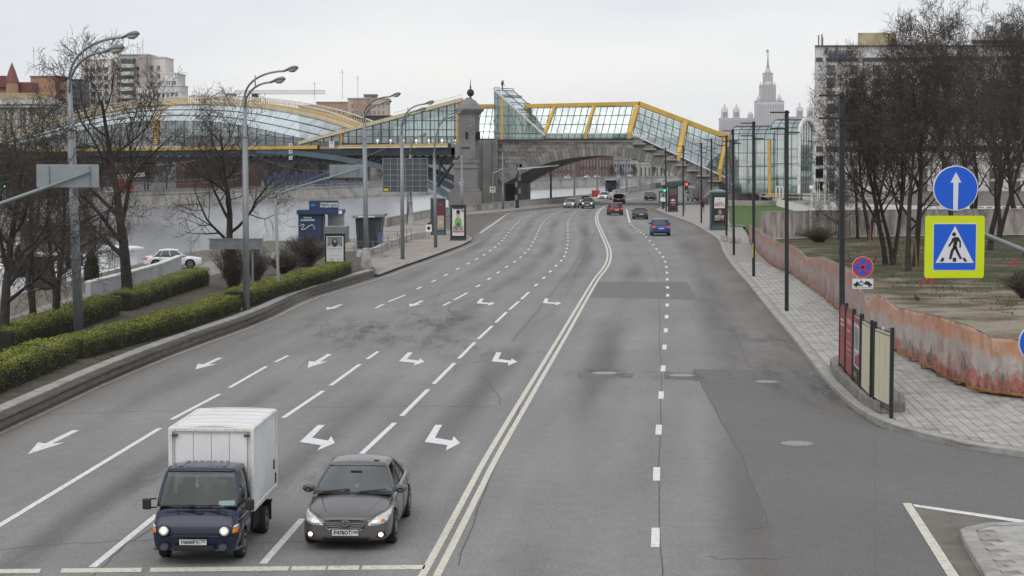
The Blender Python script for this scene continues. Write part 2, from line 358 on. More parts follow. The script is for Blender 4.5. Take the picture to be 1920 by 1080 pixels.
shorts(L1,[540,527,515.5,504,494,485.5,477.7,470,463.4,457,451.7,446.7,442,436,430.8,426.5,422,418.5,415,411,407,403,400],2.0)
shorts(L2,[536,523,511,500.4,490.7,482.4,474.6,467.8,460.5,454,448,443.3,438,433.5,429.8,426,422.5,418.5,414.7,410.5,406.4,403,400.4,397],2.0)
shorts(L3,[534.5,521,509,498.3,489,480.6,473,466,459,452,446,440,434.5,430,424,420,416,412.5,409.5,405,401.7,398.5,396],2.0)
shorts(R1,[1125,1008,889,806,741,691,651,619.6,594,572,553.8,539,524,511.4,500.7,490.7,482,473.8,466.7,459.3,451.3,444,439.7,435.5,431.4,427.4,423.8,420.7],1.9,.17)
dash(R1,417.8,392.5,.18)
dpts=smoothline([G(x,y) for x,y in DC],2);nn=normals2d(dpts)
for s in(-1,1):ribbon([p+q*(s*.135) for p,q in zip(dpts,nn)],.15,.006).build('double_line',m_paint,ROAD)
def mark(px,wd,name='edge_line',mat=m_paint,z=.006):return ribbon(smoothline([G(x,y) for x,y in px],1),wd,z).build(name,mat,ROAD)
mark([(900,437),(925,420),(940,409),(950,402),(965,399)],.2)
mark([(965,398.5),(1010,395.5),(1060,393.8),(1120,392.6)],.35,'stop_line')
mark([(1127,392.5),(1165,392),(1215,391.8)],.3,'stop_line')
for a,b_ in((-60,74),(113,264),(280,540),(545,610),(613,672),(677,795)):
 y=lambda x:1071-(x/800)*8
 mb=MB();mb.add([G(a,y(a)+4,.006),G(b_,y(b_)+4,.006),G(b_+3,y(b_)-4,.006),G(a+3,y(a)-4,.006)],[(0,1,2,3)]);mb.build('stop_line',m_paint,ROAD)
mark([(1215,368),(1180,373),(1150,378)],.2)
m_sand=M('gutter_sand',(.30,.26,.20),.95,var=.25,scale=4,bump=.2)
gp=smoothline([G(x+13,y+3) for x,y in LKf[:13]],1)
ribbon(gp,.16,.005).build('edge_line',M('worn_edge_paint',(.36,.32,.25),.9,var=.3,scale=3),ROAD)
mb=MB();mb.add([G(1692,943,.006),G(1708,943,.006),G(1805,1090,.006),G(1783,1090,.006)],[(0,3,2,1)]);
def pxpoly(px,name,mat=m_paintw,z=.006,parent=None):
 return sheet(px,z,name,mat,parent or ROAD)
def straight_arrow(tail,tip,s):
 a,b_=G(*tail),G(*tip);d=(b_-a).normalized();q=Vector((-d.y,d.x,0));L=(b_-a).length;hd=L*.42
 pts=[a-q*.10*s,a+q*.10*s,b_-d*hd+q*.10*s,b_-d*hd*1.12+q*.36*s,b_,b_-d*hd*1.12-q*.36*s,b_-d*hd-q*.10*s]
 sheet(None,.006,'lane_arrow',m_paintw,ROAD,world=[Vector((p.x,p.y,.006)) for p in pts])
straight_arrow((142,807),(52,852),1.0);straight_arrow((413,671),(366,693),1.0);straight_arrow((618,664),(577,690),1.0)
straight_arrow((640,571),(612,581),1);straight_arrow((792,564),(768,575),1)
def turn_arrow(ox,oy,s):
 shp=[(608,797),(573,829.5),(562,829.5),(562,829.5),(600,836),(594,845),(628,832),(622,817),(615.5,826),(585,821.5)]
 shp=[(596,797),(562,829),(602,835),(595,845),(628,831),(621,818),(615,826.5),(585,821),(609,797)]
 c=G(595,822);base=[G(x,y)-c for x,y in shp];o=G(ox,oy)
 sheet(None,.006,'turn_arrow',m_paintw,ROAD,world=[Vector((o.x+p.x*s,o.y+p.y*s,.006)) for p in base])
for ox,oy in((595,822),(826,822),(770,674),(942,674),(908,567),(1032,566.5)):turn_arrow(ox,oy,1.0)
def crack(px,wd=.026,z=.004,jit=.05,sub=5):
 pts=[]
 for a,b_ in zip(px,px[1:]):
  for i in range(sub):
   p=G(lerp(a[0],b_[0],i/sub),lerp(a[1],b_[1],i/sub));p.x+=R.uniform(-jit,jit);p.y+=R.uniform(-jit,jit)*2.5;pts.append(p)
 pts.append(G(*px[-1]));return ribbon(pts,wd,z).build('crack',m_crack,ROAD)
pxpoly([(1113,528),(1288,529),(1309,562),(1106,557)],'asphalt_patch',m_patch,.003)
pxpoly([(1300,692),(1560,694),(1590,765),(1640,800),(1640,1400),(1560,1400),(1470,1090),(1440,990),(1395,870),(1340,770),(1312,714),(1244,710),(1246,697),(1300,700)],'asphalt_patch',m_asph2,.003)
pxpoly([(1085,697),(1190,700),(1185,709),(1082,706)],'asphalt_patch',m_patch,.0035)
pxpoly([(1345,580),(1370,583),(1362,588),(1338,586)],'asphalt_patch',m_patch,.0045)
for c in([(0,1029),(100,1021),(300,1012)],[(470,1017),(720,1010)],[(400,768),(640,763),(930,762)],[(0,782),(140,775),(330,770)],[(560,662),(760,655),(860,652)],[(570,600),(700,591)],[(990,640),(1300,643),(1380,650)],[(1010,662),(1240,660),(1340,662)],[(1365,605),(1380,630),(1392,660),(1408,690)],[(1300,475),(1318,520),(1335,545),(1352,570),(1340,590),(1322,600)],[(1335,458),(1362,480)],[(1240,1180),(1238,900),(1240,720),(1237,600),(1236,560)],[(1233,530),(1228,500),(1215,470),(1195,445),(1180,425)],[(1312,714),(1345,775),(1400,870),(1440,985)],[(1330,1045),(1380,1050),(1505,1047)],[(1390,992),(1460,985)],[(1000,700),(960,800),(905,930),(860,1060)],[(940,760),(935,740),(900,700)],[(1060,610),(1050,640),(1035,660)],[(812,570),(830,540),(860,520),(890,511)],[(1015,660),(860,684),(850,700)],[(1290,575),(1300,600)],[(1100,470),(1085,500),(1060,560)],[(560,690),(590,668)],[(170,1080),(240,1020),(300,985)]):
 crack(c)
for a in(((1122,425),(1105,455),(1090,470),(1075,500),(1010,580),(960,640)),((1000,505),(940,540),(880,560),(835,575),(850,590),(870,600)),((800,560),(830,550),(900,530))):
 ribbon(smoothline([G(*q) for q in a],2),.13,.0035).build('tyre_mark',M('tyre_rubber_mark',(.150,.147,.142),.8,var=.2,scale=2),ROAD)
for q,sx_ in(((640,620),1),((800,600),1),((740,612),.8)):
 pass
m_stain=bpy.data.materials.new('oil_stain');m_stain.use_nodes=True;n,l=nodes(m_stain);p=n['Principled BSDF'];p.inputs['Base Color'].default_value=(.10,.097,.092,1);p.inputs['Roughness'].default_value=.6
uvn=n.new('ShaderNodeUVMap');ln=n.new('ShaderNodeVectorMath');ln.operation='LENGTH';l.new(uvn.outputs[0],ln.inputs[0]);mr=n.new('ShaderNodeMapRange');mr.inputs[1].default_value=1;mr.inputs[2].default_value=.1;l.new(ln.outputs['Value'],mr.inputs[0])
geo=n.new('ShaderNodeNewGeometry');mp=n.new('ShaderNodeMapping');mp.inputs['Scale'].default_value=(.9,.16,1);mp.inputs['Rotation'].default_value=(0,0,.25);l.new(geo.outputs['Position'],mp.inputs[0]);t=n.new('ShaderNodeTexNoise');t.inputs['Scale'].default_value=1.4;t.inputs['Detail'].default_value=8;t.inputs['Roughness'].default_value=.7;l.new(mp.outputs[0],t.inputs['Vector'])
m2=n.new('ShaderNodeMapRange');m2.inputs[1].default_value=.47;m2.inputs[2].default_value=.85;l.new(t.outputs[0],m2.inputs[0]);mu=n.new('ShaderNodeMath');mu.operation='MULTIPLY';l.new(mr.outputs[0],mu.inputs[0]);l.new(m2.outputs[0],mu.inputs[1]);mu.use_clamp=True;l.new(mu.outputs[0],p.inputs['Alpha'])
def stain(cx,cy,wx,wy,name='oil_stain',mat=None,rot=.12):
 c=G(cx,cy);mb=MB();uv=[(0,0)];mb.v.append((c.x,c.y,.0052))
 for k in range(24):a=2*math.pi*k/24;x,y=math.cos(a)*wx,math.sin(a)*wy;mb.v.append((c.x+x*math.cos(rot)-y*math.sin(rot),c.y+x*math.sin(rot)+y*math.cos(rot),.0052));uv.append((math.cos(a),math.sin(a)))
 for k in range(24):mb.f.append((0,k+1,(k+1)%24+1));mb.m.append(0)
 mb.uv=uv;return mb.build(name,mat or m_stain,ROAD)
for a in((800,605,3.5,9),(700,630,4,8),(830,590,2.5,9),(650,612,3,7),(860,650,2.5,6),(330,900,1.5,4),(620,900,1.6,6),(1130,700,2.2,2),(1285,706,2.5,2),(1560,745,2.2,7),(1480,700,2.5,10),(1440,640,2,9)):stain(*a)
m_dust=m_stain.copy();m_dust.name='pale_dust';m_dust.node_tree.nodes['Principled BSDF'].inputs['Base Color'].default_value=(.42,.41,.40,1)
stain(80,1000,.9,6.5,'pale_scrape',m_dust,-.45);stain(40,1050,.7,4,'pale_scrape',m_dust,-.45)
m_iron=M('cast_iron',(.16,.15,.14),.6,.3,var=.3,scale=8,bump=.3)
m_ironl=M('worn_cast_iron',(.30,.29,.275),.45,.5,var=.2,scale=8,bump=.3)
for(x,y,r,lab,mt) in((1134,700,.42,'round iron manhole cover in the lane just right of the double line',m_ironl),(1278,704,.42,'round manhole cover sunk in a dark patch right of the dashed line',m_ironl),(1437,716,.36,'pale manhole cover in the dark asphalt near the right kerb',m_ironl),(1494,832,.42,'nearest manhole cover where the side street joins',m_ironl)):
 c=G(x,y);t_=thing('manhole_cover',lab,'manhole cover',c)
 mb=MB();mb.lathe((c.x,c.y,.002),[(r*1.25,0),(r*1.25,.006),(r*1.05,.008)],24);mb.build('ring',m_iron,t_)
 mb=MB();mb.lathe((c.x,c.y,.006),[(r,0),(r,.008)],24)
 for a in range(-3,4):mb.box((c.x+a*r*.22,c.y,.016),(r*.09,r*1.3,.006))
 mb.build('lid',mt,t_)
for x,y in((1450,592),(1437,577)):
 c=G(x-13,y);mb=MB()
 for i in range(9):mb.box((c.x-.5+i*.12,c.y,.008),(.05,.5,.012))
 mb.box((c.x-.02,c.y,.003),(1.2,.7,.004))
 tag(mb.build('storm_drain',m_iron),'iron gutter grate beside the right kerb, %s'%('nearer one' if y>580 else 'farther one'),'drain')
# ==== kerbs, pavements
m_kerb=M('kerb_granite',(.34,.325,.30),.8,var=.2,scale=2.5,bump=.3,bscale=12,dirt=.35)
m_kerbd=M('kerb_face_stone',(.22,.205,.185),.85,var=.25,scale=2,bump=.3,bscale=10,dirt=.3)
def kerb_line(pts,h,wd,step,name,mat,parent,z0=0.0,gap=.015,side=1,top=.0,maxn=295):
 "row of kerb stones along pts; side: +1 stones stand on the right of the path direction"
 ps=resample(pts,step);n_=0
 for a,b_ in zip(ps,ps[1:]):
  if n_>=maxn:break
  d=(b_-a);L=d.length;d.normalize();q=Vector((d.y,-d.x,0))*side
  a2=a+d*gap/2;b2=b_-d*gap/2+d*min(.02,0);mb=MB();j=R.uniform(-.006,.006)
  e=[(0,z0-.1),(0,z0+h-.02),(.02,z0+h),(wd,z0+h+j),(wd,z0-.1)]
  vs=[Vector((a2.x+q.x*o,a2.y+q.y*o,z)) for o,z in e]+[Vector((b2.x+q.x*o,b2.y+q.y*o,z)) for o,z in e];m_=len(e)
  fs=[tuple(range(m_)),tuple(range(2*m_-1,m_-1,-1))]+[(i,m_+i,m_+(i+1)%m_,(i+1)%m_) for i in range(m_)]
  mb.add(vs,fs);mb.build(name,mat,parent);n_+=1
lk=[G(x,y) for x,y in LKf[:9]];lk=smoothline(lk,1)
retk=thing('retaining_kerb','long two-course granite retaining kerb below the left hedge','kerb',(lk[2].x,lk[2].y,0))
kerb_line(lk,.17,.10,1.0,'lower_stone',m_kerbd,retk,side=-1)
kerb_line([p+Vector((-.09,0,0)) for p in lk],.46,.42,2.0,'kerb_stone',m_kerb,retk,side=-1)
m_pave=M('paving_granite',(.40,.385,.36),.85,var=.13,scale=3,bump=.2,bscale=10,dirt=.4)
m_pave2=M('paving_granite_dark',(.355,.34,.315),.85,var=.13,scale=3,bump=.2,bscale=10,dirt=.4)
m_joint=M('paving_joint',(.30,.28,.255),.95,var=.2,scale=5)
LP=[(712,515),(750,500.5),(805,481.5),(865,459.5),(884,450),(872,446),(850,438),(835,425),(822,414),(805,409),(722,430),(700,445),(668,468),(700,480),(690,497)]
PV=.15
lpav=sheet([(710,515),(750,500),(805,481),(865,459),(885,449.5),(868,442),(845,434),(812,428),(800,420),(812,412),(800,409.5),(722,427),(660,448),(640,462),(648,500),(672,512)],PV,'pavement',M('left_pavement',(.30,.265,.235),.9,var=.22,scale=.7,bump=.3,bscale=8,dirt=.35),kind='structure')
kerb_line([G(x,y) for x,y in((712,516),(750,501),(805,482),(865,460),(882,451.5),(886,449),(880,446),(868,442.5),(845,434.5),(812,428.5))],PV+.012,.22,2.0,'kerb_stone',m_kerb,lpav,side=-1)
lp2px=[(862,405),(900,402),(960,397),(1000,392),(1050,386.5),(1110,381.5),(1150,373),(1180,363)]
a_=[G(x,y) for x,y in lp2px];b__=BANK[11:18]
sheet(None,PV,'pavement',M('left_pavement',()),kind='structure',world=[Vector((p.x,p.y,PV)) for p in a_+list(reversed(b__))])
kerb_line(a_,PV+.01,.25,3.0,'kerb_stone',m_kerb,lpav,side=-1)
RKp=[(2060,876),(1920,857),(1828,845),(1750,827),(1672,806),(1618,780.6),(1575,747.5),(1536,703),(1503,660),(1480,629.6),(1441.5,585),(1406,538),(1376,505),(1355.6,475.6),(1349.6,455),(1345,449),(1330,439.4),(1305,422.8),(1277,411.7),(1246.7,402),(1228,394)]
rk=smoothline([G(x,y) for x,y in RKp],1)
FN=[(2060,758),(1920,755),(1851,746),(1807,731),(1762,711),(1718,683),(1682,665.6),(1640,642),(1600,606),(1560,568),(1523,538),(1483,516),(1450,500),(1423,477),(1407,457),(1400,440),(1392,428),(1380,405),(1370,392),(1345,384),(1300,383.5),(1240,390)]
fnw=[G(x,y) for x,y in FN]
rpav=sheet(None,PV-.03,'pavement',m_joint,kind='structure',world=[Vector((p.x,p.y,PV-.03)) for p in rk+list(reversed(fnw))])
kerb_line(rk,PV+.012,.28,1.6,'kerb_stone',m_kerb,rpav,side=1)
kerb_line([p+Vector((0,0,0)) for p in fnw[:14]],PV+.14,.16,1.5,'garden_kerb',M('dark_kerb',(.11,.105,.10),.85,var=.2,scale=3,bump=.2),rpav,side=1)
from mathutils.geometry import intersect_point_line
poly_r=[(p.x,p.y) for p in rk+list(reversed(fnw))]
def inside(pt,poly):
 c=False;x,y=pt;n_=len(poly);j=n_-1
 for i in range(n_):
  xi,yi=poly[i];xj,yj=poly[j]
  if(yi>y)!=(yj>y) and x<(xj-xi)*(y-yi)/(yj-yi)+xi:c=not c
  j=i
 return c
def edge_dist(pt,poly):
 best=9e9;p=Vector((pt[0],pt[1]))
 for i in range(len(poly)):
  a,b_=Vector(poly[i-1]),Vector(poly[i]);ab=b_-a;t=max(0,min(1,(p-a).dot(ab)/max(ab.length_squared,1e-9)));best=min(best,(p-(a+ab*t)).length)
 return best
def slabs(poly,ang,lx,ly,z,parent,ymax,mats,maxn=300,margin=.35,name='paving_slab',ymin=0,gap=.018):
 ca,sa=math.cos(ang),math.sin(ang);xs=[p[0] for p in poly];ys=[p[1] for p in poly];cand=[]
 ext=int(max(max(xs)-min(xs),max(ys)-min(ys))/min(lx,ly))+2;ox,oy=poly[0]
 for j in range(-ext,ext):
  for i in range(-ext,ext):
   u=(i+(.5 if j%2 else 0))*lx;v=j*ly;x=ox+u*ca-v*sa;y=oy+u*sa+v*ca
   if y>ymax or y<ymin:continue
   if all(inside((x+(sx*lx*ca/2-sy*ly*sa/2)*.97,y+(sx*lx*sa/2+sy*ly*ca/2)*.97),poly) for sx in(-1,1) for sy in(-1,1)) and edge_dist((x,y),poly)>margin:cand.append((math.hypot(x,y),x,y))
 cand.sort();mesh={}
 def slab_mesh(k):
  mb=MB();a,b_=(lx-gap)/2,(ly-gap)/2;c=.008
  vs=[(-a,-b_,0),(a,-b_,0),(a,b_,0),(-a,b_,0),(-a,-b_,.025),(a,-b_,.025),(a,b_,.025),(-a,b_,.025),(-a+c,-b_+c,.032),(a-c,-b_+c,.032),(a-c,b_-c,.032),(-a+c,b_-c,.032)]
  mb.add(vs,[(0,1,5,4),(1,2,6,5),(2,3,7,6),(3,0,4,7),(4,5,9,8),(5,6,10,9),(6,7,11,10),(7,4,8,11),(8,9,10,11)]);return mb
 rest={k:MB() for k in range(len(mats))}
 for q,(dd,x,y) in enumerate(cand):
  k=R.randrange(len(mats));zz=z+R.uniform(-.004,.004)
  if q<maxn:
   if k not in mesh:
    o=slab_mesh(k).build(name,mats[k],parent,world=False);mesh[k]=o.data
   else:o=part(parent,name,mesh[k])
   off=Vector(parent.location);o.location=Vector((x,y,zz))-off;o.rotation_euler=(0,0,ang)
  else:
   s=slab_mesh(k);mt=Matrix.Rotation(ang,3,'Z');rest[k].add([mt@Vector(v)+Vector((x,y,zz)) for v in s.v],s.f)
 for k,r in rest.items():
  if r.f:r.build(name+'s_far',mats[k],parent,kind='stuff')
dr=(G(1406,538)-G(1503,660));ang=math.atan2(dr.y,dr.x)
slabs(poly_r,ang,.60,.30,PV-.03,rpav,135,[m_pave,m_pave2,m_pave],name='paving_slab',margin=.55)
isl=[(1800,1006),(1812,998),(1850,993),(1960,992),(2100,1000),(2160,1200),(1900,1200),(1840,1080),(1812,1035)]
iw=[G(x,y) for x,y in isl];ci=sum((p for p in iw),Vector())/len(iw)
island=sheet(None,PV-.03,'traffic_island',m_joint,kind='structure',world=[Vector((p.x,p.y,PV-.03)) for p in iw])
kerb_line(iw+[iw[0]],PV+.012,.3,1.0,'kerb_stone',m_kerb,island,side=1)
slabs([(p.x,p.y) for p in iw],.2,.62,.30,PV-.03,island,60,[m_pave,m_pave,m_pave2],margin=.45,maxn=290)
pxpoly([(1698,943),(1716,944),(1990,990),(2100,990),(1900,1200),(1810,1090)],'road_dirt',M('island_dirt',(.155,.138,.118),.95,var=.25,scale=1.5,bump=.2),.004)
pxpoly([(1692,943),(1708,943),(1805,1090),(1783,1090)],'give_way_line',m_paint,.008)
pxpoly([(1711,945),(1716,950),(2000,993),(2010,988)],'give_way_line',m_paintw,.008)
sheet([(1580,800),(1640,800),(1700,815),(1800,841),(1920,858),(2060,878),(2400,920),(2600,1400),(1600,1400),(1570,1000)],-.004,'side_street',m_asph2,kind='structure')
sheet(None,-.03,'road_beyond_bridge',m_asph2 if False else asphalt('far_asphalt',(.165,.164,.16),False),kind='structure',world=[G(x,y,-.03) for x,y in((880,403),(1000,396),(1110,383),(1150,372),(1180,362),(1240,353),(1330,346),(1500,346),(1500,385),(1250,392),(1228,396))])
m_soil=M('verge_soil',(.085,.072,.052),.95,var=.35,scale=1.5,bump=.6,bscale=8)
VZ=.40
sheet([(-140,846),(0,786),(194,698),(333,641),(483,590),(567,548),(640,527),(706,507),(668,470),(560,478),(420,510),(330,532),(150,590),(0,640),(-200,720),(-260,780)],VZ,'verge',m_soil,kind='structure')
def kstruct(o):o['kind']='structure';return o
sheet([(-260,760),(-60,690),(60,640),(165,600),(330,545),(410,520),(470,506),(560,490),(620,480),(560,466),(345,497),(200,537),(90,570),(-60,620),(-300,700)],-.01,'lower_road',M('lower_road_asphalt',(.23,.215,.20),.9,var=.2,scale=.8,bump=.2),kind='structure')
def parkmat():
 m=bpy.data.materials.new('park_ground');m.use_nodes=True;n,l=nodes(m);p=n['Principled BSDF'];p.inputs['Roughness'].default_value=.95
 geo=n.new('ShaderNodeNewGeometry')
 def noi(s,d=6,st=(1,1,1)):
  mp=n.new('ShaderNodeMapping');mp.inputs['Scale'].default_value=st;l.new(geo.outputs['Position'],mp.inputs[0])
  t=n.new('ShaderNodeTexNoise');t.inputs['Scale'].default_value=s;t.inputs['Detail'].default_value=d;t.inputs['Roughness'].default_value=.65;l.new(mp.outputs[0],t.inputs['Vector']);return t.outputs[0]
 r=n.new('ShaderNodeValToRGB');e=r.color_ramp.elements;e[0].position=.36;e[0].color=(.032,.050,.014,1);e[1].position=.66;e[1].color=(.30,.255,.19,1)
 q=e.new(.47);q.color=(.085,.075,.032,1);q=e.new(.54);q.color=(.17,.13,.085,1)
 sp=n.new('ShaderNodeSeparateXYZ');l.new(geo.outputs['Position'],sp.inputs[0])
 mr=n.new('ShaderNodeMapRange');mr.inputs[1].default_value=80;mr.inputs[2].default_value=118;mr.inputs[3].default_value=.15;mr.inputs[4].default_value=-.05;l.new(sp.outputs[1],mr.inputs[0])
 a=n.new('ShaderNodeMath');a.operation='ADD';l.new(noi(.35,8,(.7,1,1)),a.inputs[0]);l.new(mr.outputs[0],a.inputs[1]);l.new(a.outputs[0],r.inputs[0])
 mx=n.new('ShaderNodeMixRGB');mx.blend_type='MULTIPLY';mx.inputs[0].default_value=.6;l.new(r.outputs[0],mx.inputs[1])
 r2=n.new('ShaderNodeValToRGB');r2.color_ramp.elements[0].position=.3;r2.color_ramp.elements[0].color=(.4,.4,.4,1);r2.color_ramp.elements[1].position=.7;r2.color_ramp.elements[1].color=(1.5,1.5,1.5,1);l.new(noi(5),r2.inputs[0]);l.new(r2.outputs[0],mx.inputs[2])
 l.new(mx.outputs[0],p.inputs['Base Color']);b=n.new('ShaderNodeBump');b.inputs['Strength'].default_value=.8;b.inputs['Distance'].default_value=.15;l.new(noi(4),b.inputs['Height']);l.new(b.outputs[0],p.inputs['Normal']);return m
m_park=parkmat()
mb=MB();nx_,ny_=60,60
for j in range(ny_+1):
 for i in range(nx_+1):
  y=lerp(58,215,j/ny_);xl=poly_at([(-f.y,0) for f in fnw][:1] or[],0) if False else None
  xe=None
  for a,b_ in zip(fnw,fnw[1:]):
   if min(a.y,b_.y)<=y<=max(a.y,b_.y):xe=a.x+(b_.x-a.x)*(y-a.y)/(b_.y-a.y+1e-9)
  if xe is None:xe=fnw[1].x if y<100 else fnw[16].x
  x=lerp(xe+.25,xe+75,(i/nx_)**1.3);edge=min(1,(i/nx_)*6)
  z=.16+edge*(.12*noise.noise((x*.25,y*.2,0))+.35*max(0,noise.noise((x*.07,y*.06,5)))+.05*noise.noise((x*1.1,y*.8,2)))
  mb.v.append((x,y,z))
for j in range(ny_):
 for i in range(nx_):mb.f.append((j*(nx_+1)+i,j*(nx_+1)+i+1,(j+1)*(nx_+1)+i+1,(j+1)*(nx_+1)+i));mb.m.append(0)
mb.build('park_ground',m_park,kind='structure',smooth=True)
# ==== bridge
m_stone=M('bridge_stone',(.225,.212,.20),.85,var=.25,scale=.35,bump=.4,bscale=3,dirt=.35)
m_stoned=M('tower_stone',(.205,.196,.19),.85,var=.16,scale=.5,bump=.3,bscale=4,dirt=.25)
m_blockA=M('stone_block',(.255,.242,.225),.85,var=.3,scale=.9,bump=.4,bscale=4)
m_blockB=M('stone_block_dark',(.19,.18,.17),.85,var=.3,scale=.9,bump=.4,bscale=4)
m_yel=M('yellow_steel',(.60,.38,.07),.5,var=.12,scale=.6,dirt=.12)
m_cream=M('cream_steel',(.58,.50,.32),.6,var=.15,scale=.6)
m_frame=M('grey_green_steel',(.09,.11,.11),.5,.3,var=.1)
m_wsteel=M('white_steel',(.66,.66,.63),.5,var=.15,scale=1)
m_dsteel=M('dark_steel',(.035,.040,.044),.6,.3,var=.25,scale=.5)
m_bsteel=M('blue_grey_steel',(.10,.14,.165),.55,.3,var=.2,scale=.5)
g_lt=MGlass('roof_glass',(.72,.83,.80),.42);g_dk=MGlass('wall_glass',(.40,.50,.49),.14);g_md=MGlass('gallery_glass',(.60,.70,.70),.20)
g_flat=MGlass('vault_glass',(.55,.63,.64),.55,rough=.15)
def glazing(parent,bl,br,tr,tl,nu,nv,glass,fw=.10,frame=None,inset=.03,clip=None,skipframe=False):
 "glass panel of single panes with its bars joined in one frame part"
 bl,br,tr,tl=map(Vector,(bl,br,tr,tl))
 Q=lambda u,v:(bl*(1-u)+br*u)*(1-v)+(tl*(1-u)+tr*u)*v
 for i in range(nu):
  for j in range(nv):
   q=[Q(i/nu,j/nv),Q((i+1)/nu,j/nv),Q((i+1)/nu,(j+1)/nv),Q(i/nu,(j+1)/nv)];c=sum(q,Vector())/4;t=R.uniform(-.012,.012)
   q=[p+(c-p)*.02+Vector((0,t*(1 if k in(1,2) else-1),t)) for k,p in enumerate(q)]
   mb=MB();mb.add(q,[(0,1,2,3)]);mb.build('pane',glass,parent)
 mb=MB()
 for i in range(nu+1):mb.bar(Q(i/nu,0),Q(i/nu,1),fw)
 for j in range(nv+1):mb.bar(Q(0,j/nv),Q(1,j/nv),fw*.9)
 return mb.build('glazing_bar',frame or m_frame,parent,kind='stuff')
YB=300.0
SK=Vector((4.6,16,0))
B=lambda x,y,d=0.0:P(x,y,YB+d)
def zt(y,Y):return CAMH+(YH-y)*Y/FPX
arch=thing('stone_arch','grey stone arch that carries the footbridge over the road','bridge',(B(1130,300).x,YB,0))
intr=[(943,346),(950,341),(965.6,333),(980,324.5),(1000,315),(1020,307.5),(1040,302),(1065,297),(1090,294),(1125,291.5),(1150,292.5),(1175,295),(1202,301),(1225,308.5),(1243,316),(1262,325.5),(1280,335.5),(1303,350),(1319,363),(1327,374)]
steps=[(1185,262)]
for i in range(8):x0=1185+i*20;steps+=[(x0+20,262+i*10),(x0+20,272+i*10)]
poly=[(933,262)]+steps+[(1348,345),(1348,388)]+[(1330,388)]+list(reversed(intr))+[(943,388),(933,388)]
def prismpx(poly,d,depthv,name,mat,parent,Y=YB,bevel=0):
 pts=[P(x,y,Y+d) for x,y in poly]
 for p in pts:p.z=max(p.z,-.5)
 mb=MB();mb.prism(pts,(0,0,0),depthv);o=mb.build(name,mat,parent)
 bm=bmesh.new();bm.from_mesh(o.data);bmesh.ops.triangulate(bm,faces=[f for f in bm.faces if len(f.verts)>4]);bmesh.ops.recalc_face_normals(bm,faces=bm.faces);bm.to_mesh(o.data);bm.free()
 return o
prismpx(poly,.25,SK,'arch_wall',m_stone,arch)
ip=[B(x,y) for x,y in intr];ip=resample(smoothline(ip,1),.62)
cx=B(1130,292).x;cz=B(1130,292).z-24
for a,b_ in zip(ip,ip[1:]):
 def outw(p):v=Vector((p.x-cx,0,p.z-cz));return v.normalized()
 L=1.65+R.uniform(-.12,.12);g=(b_-a)*.04;a2,b2=a+g,b_-g;j=R.uniform(0,.06);n1=outw(a);n2=outw(b_)
 pts=[a2,b2,b2+n2*L,a2+n1*L];mb=MB();mb.prism(pts,(0,-j-.08,0),(0,.35,0));mb.build('voussoir',R.choice((m_blockA,m_blockB)),arch)
rowh=.62;z=B(960,262.5).z-.05;r_=0;nb=0
xr=[(B(x,300).x) for x in(934,1346)]
archpoly=[(p.x,p.z) for p in[B(x,y) for x,y in[(933,262)]+steps+[(1348,345),(1348,388)]]]+[(p.x+(p.x-cx)/28,p.z+.75) for p in reversed(ip)]+[(B(936,380).x,0),(B(933,380).x,0)]
while z>.3:
 x=xr[0]-(r_%2)*.7
 while x<xr[1]:
  wd=R.uniform(1.25,1.75)
  if all(inside((x+wd*a,z-rowh*b_),archpoly) for a in(.03,.97) for b_ in(.05,.95)) and nb<290:
   mb=MB();j=R.uniform(0,.05);mb.box((x+wd/2,YB+.12-j/2,z-rowh/2),(wd-.06,.30+j,rowh-.05));mb.build('stone_block',R.choice((m_blockA,m_blockA,m_blockB)),arch);nb+=1
  x+=wd
 z-=rowh;r_+=1
mb=MB();a,b_=B(893,263),B(1187,263);mb.box(((a.x+b_.x)/2,YB+.2,a.z+.12),(b_.x-a.x,1.2,.28));mb.build('cornice',m_dsteel,arch)
mb=MB();a,b_=B(893,263),B(1187,263);mb.box(((a.x+b_.x)/2,YB+.1,a.z-.14),(b_.x-a.x,.9,.12));mb.build('ledge',m_granl,arch)
for i in range(8):
 x0=1185+i*20;a=B(x0+1,272+i*10);b2_=B(x0+25,272+i*10);mb=MB();mb.box(((a.x+b2_.x)/2,YB+.2,a.z+.2),(b2_.x-a.x,1.6,.22));mb.build('step_ledge',m_kerb,arch)
prismpx([(893,262),(933,262),(933,400),(893,400)],-1.2,Vector((1,14,0)),'buttress',m_stoned,arch)
prismpx([(905,264),(921,264),(921,400),(905,400)],-2.0,Vector((0,1,0)),'pilaster',m_stoned,arch)
pv=[B(944.5,346)+SK*.02,B(944.5,346)+SK*.45]
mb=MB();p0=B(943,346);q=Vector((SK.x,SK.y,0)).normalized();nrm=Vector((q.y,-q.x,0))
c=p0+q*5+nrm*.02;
mb.add([p0+q*1.5+nrm*.04+Vector((0,0,-p0.z)),p0+q*7.6+nrm*.04+Vector((0,0,-p0.z)),p0+q*7.6+nrm*.04,p0+q*1.5+nrm*.04],[(0,1,2,3)]);mb.build('recess_shade_panel',M('recess_shade_paint',(.03,.028,.027),.9),arch)  # flat dark panel; shade inside the pier opening is painted by its colour
tag(prismpx([(1348,352),(1440,352),(1440,362),(1505,362),(1505,390),(1348,390)],-1.0,Vector((0,8,0)),'plinth_wall',M('plinth_stone',(.24,.225,.21),.85,var=.2,scale=1,bump=.3,dirt=.3),None),'low grey stone wall under the glass entrance pavilion','wall')
wl=None
gal=thing('glass_footbridge','long glass gallery with yellow frame on top of the stone arch','footbridge',(B(1100,262).x,YB+3,B(1100,262).z))
def gpt(x,y,d):return B(x,y,d)
glazing(gal,gpt(1017,262,1),gpt(1185,262,1),gpt(1187,250,1),gpt(1017,250,1),14,1,g_dk,.08)
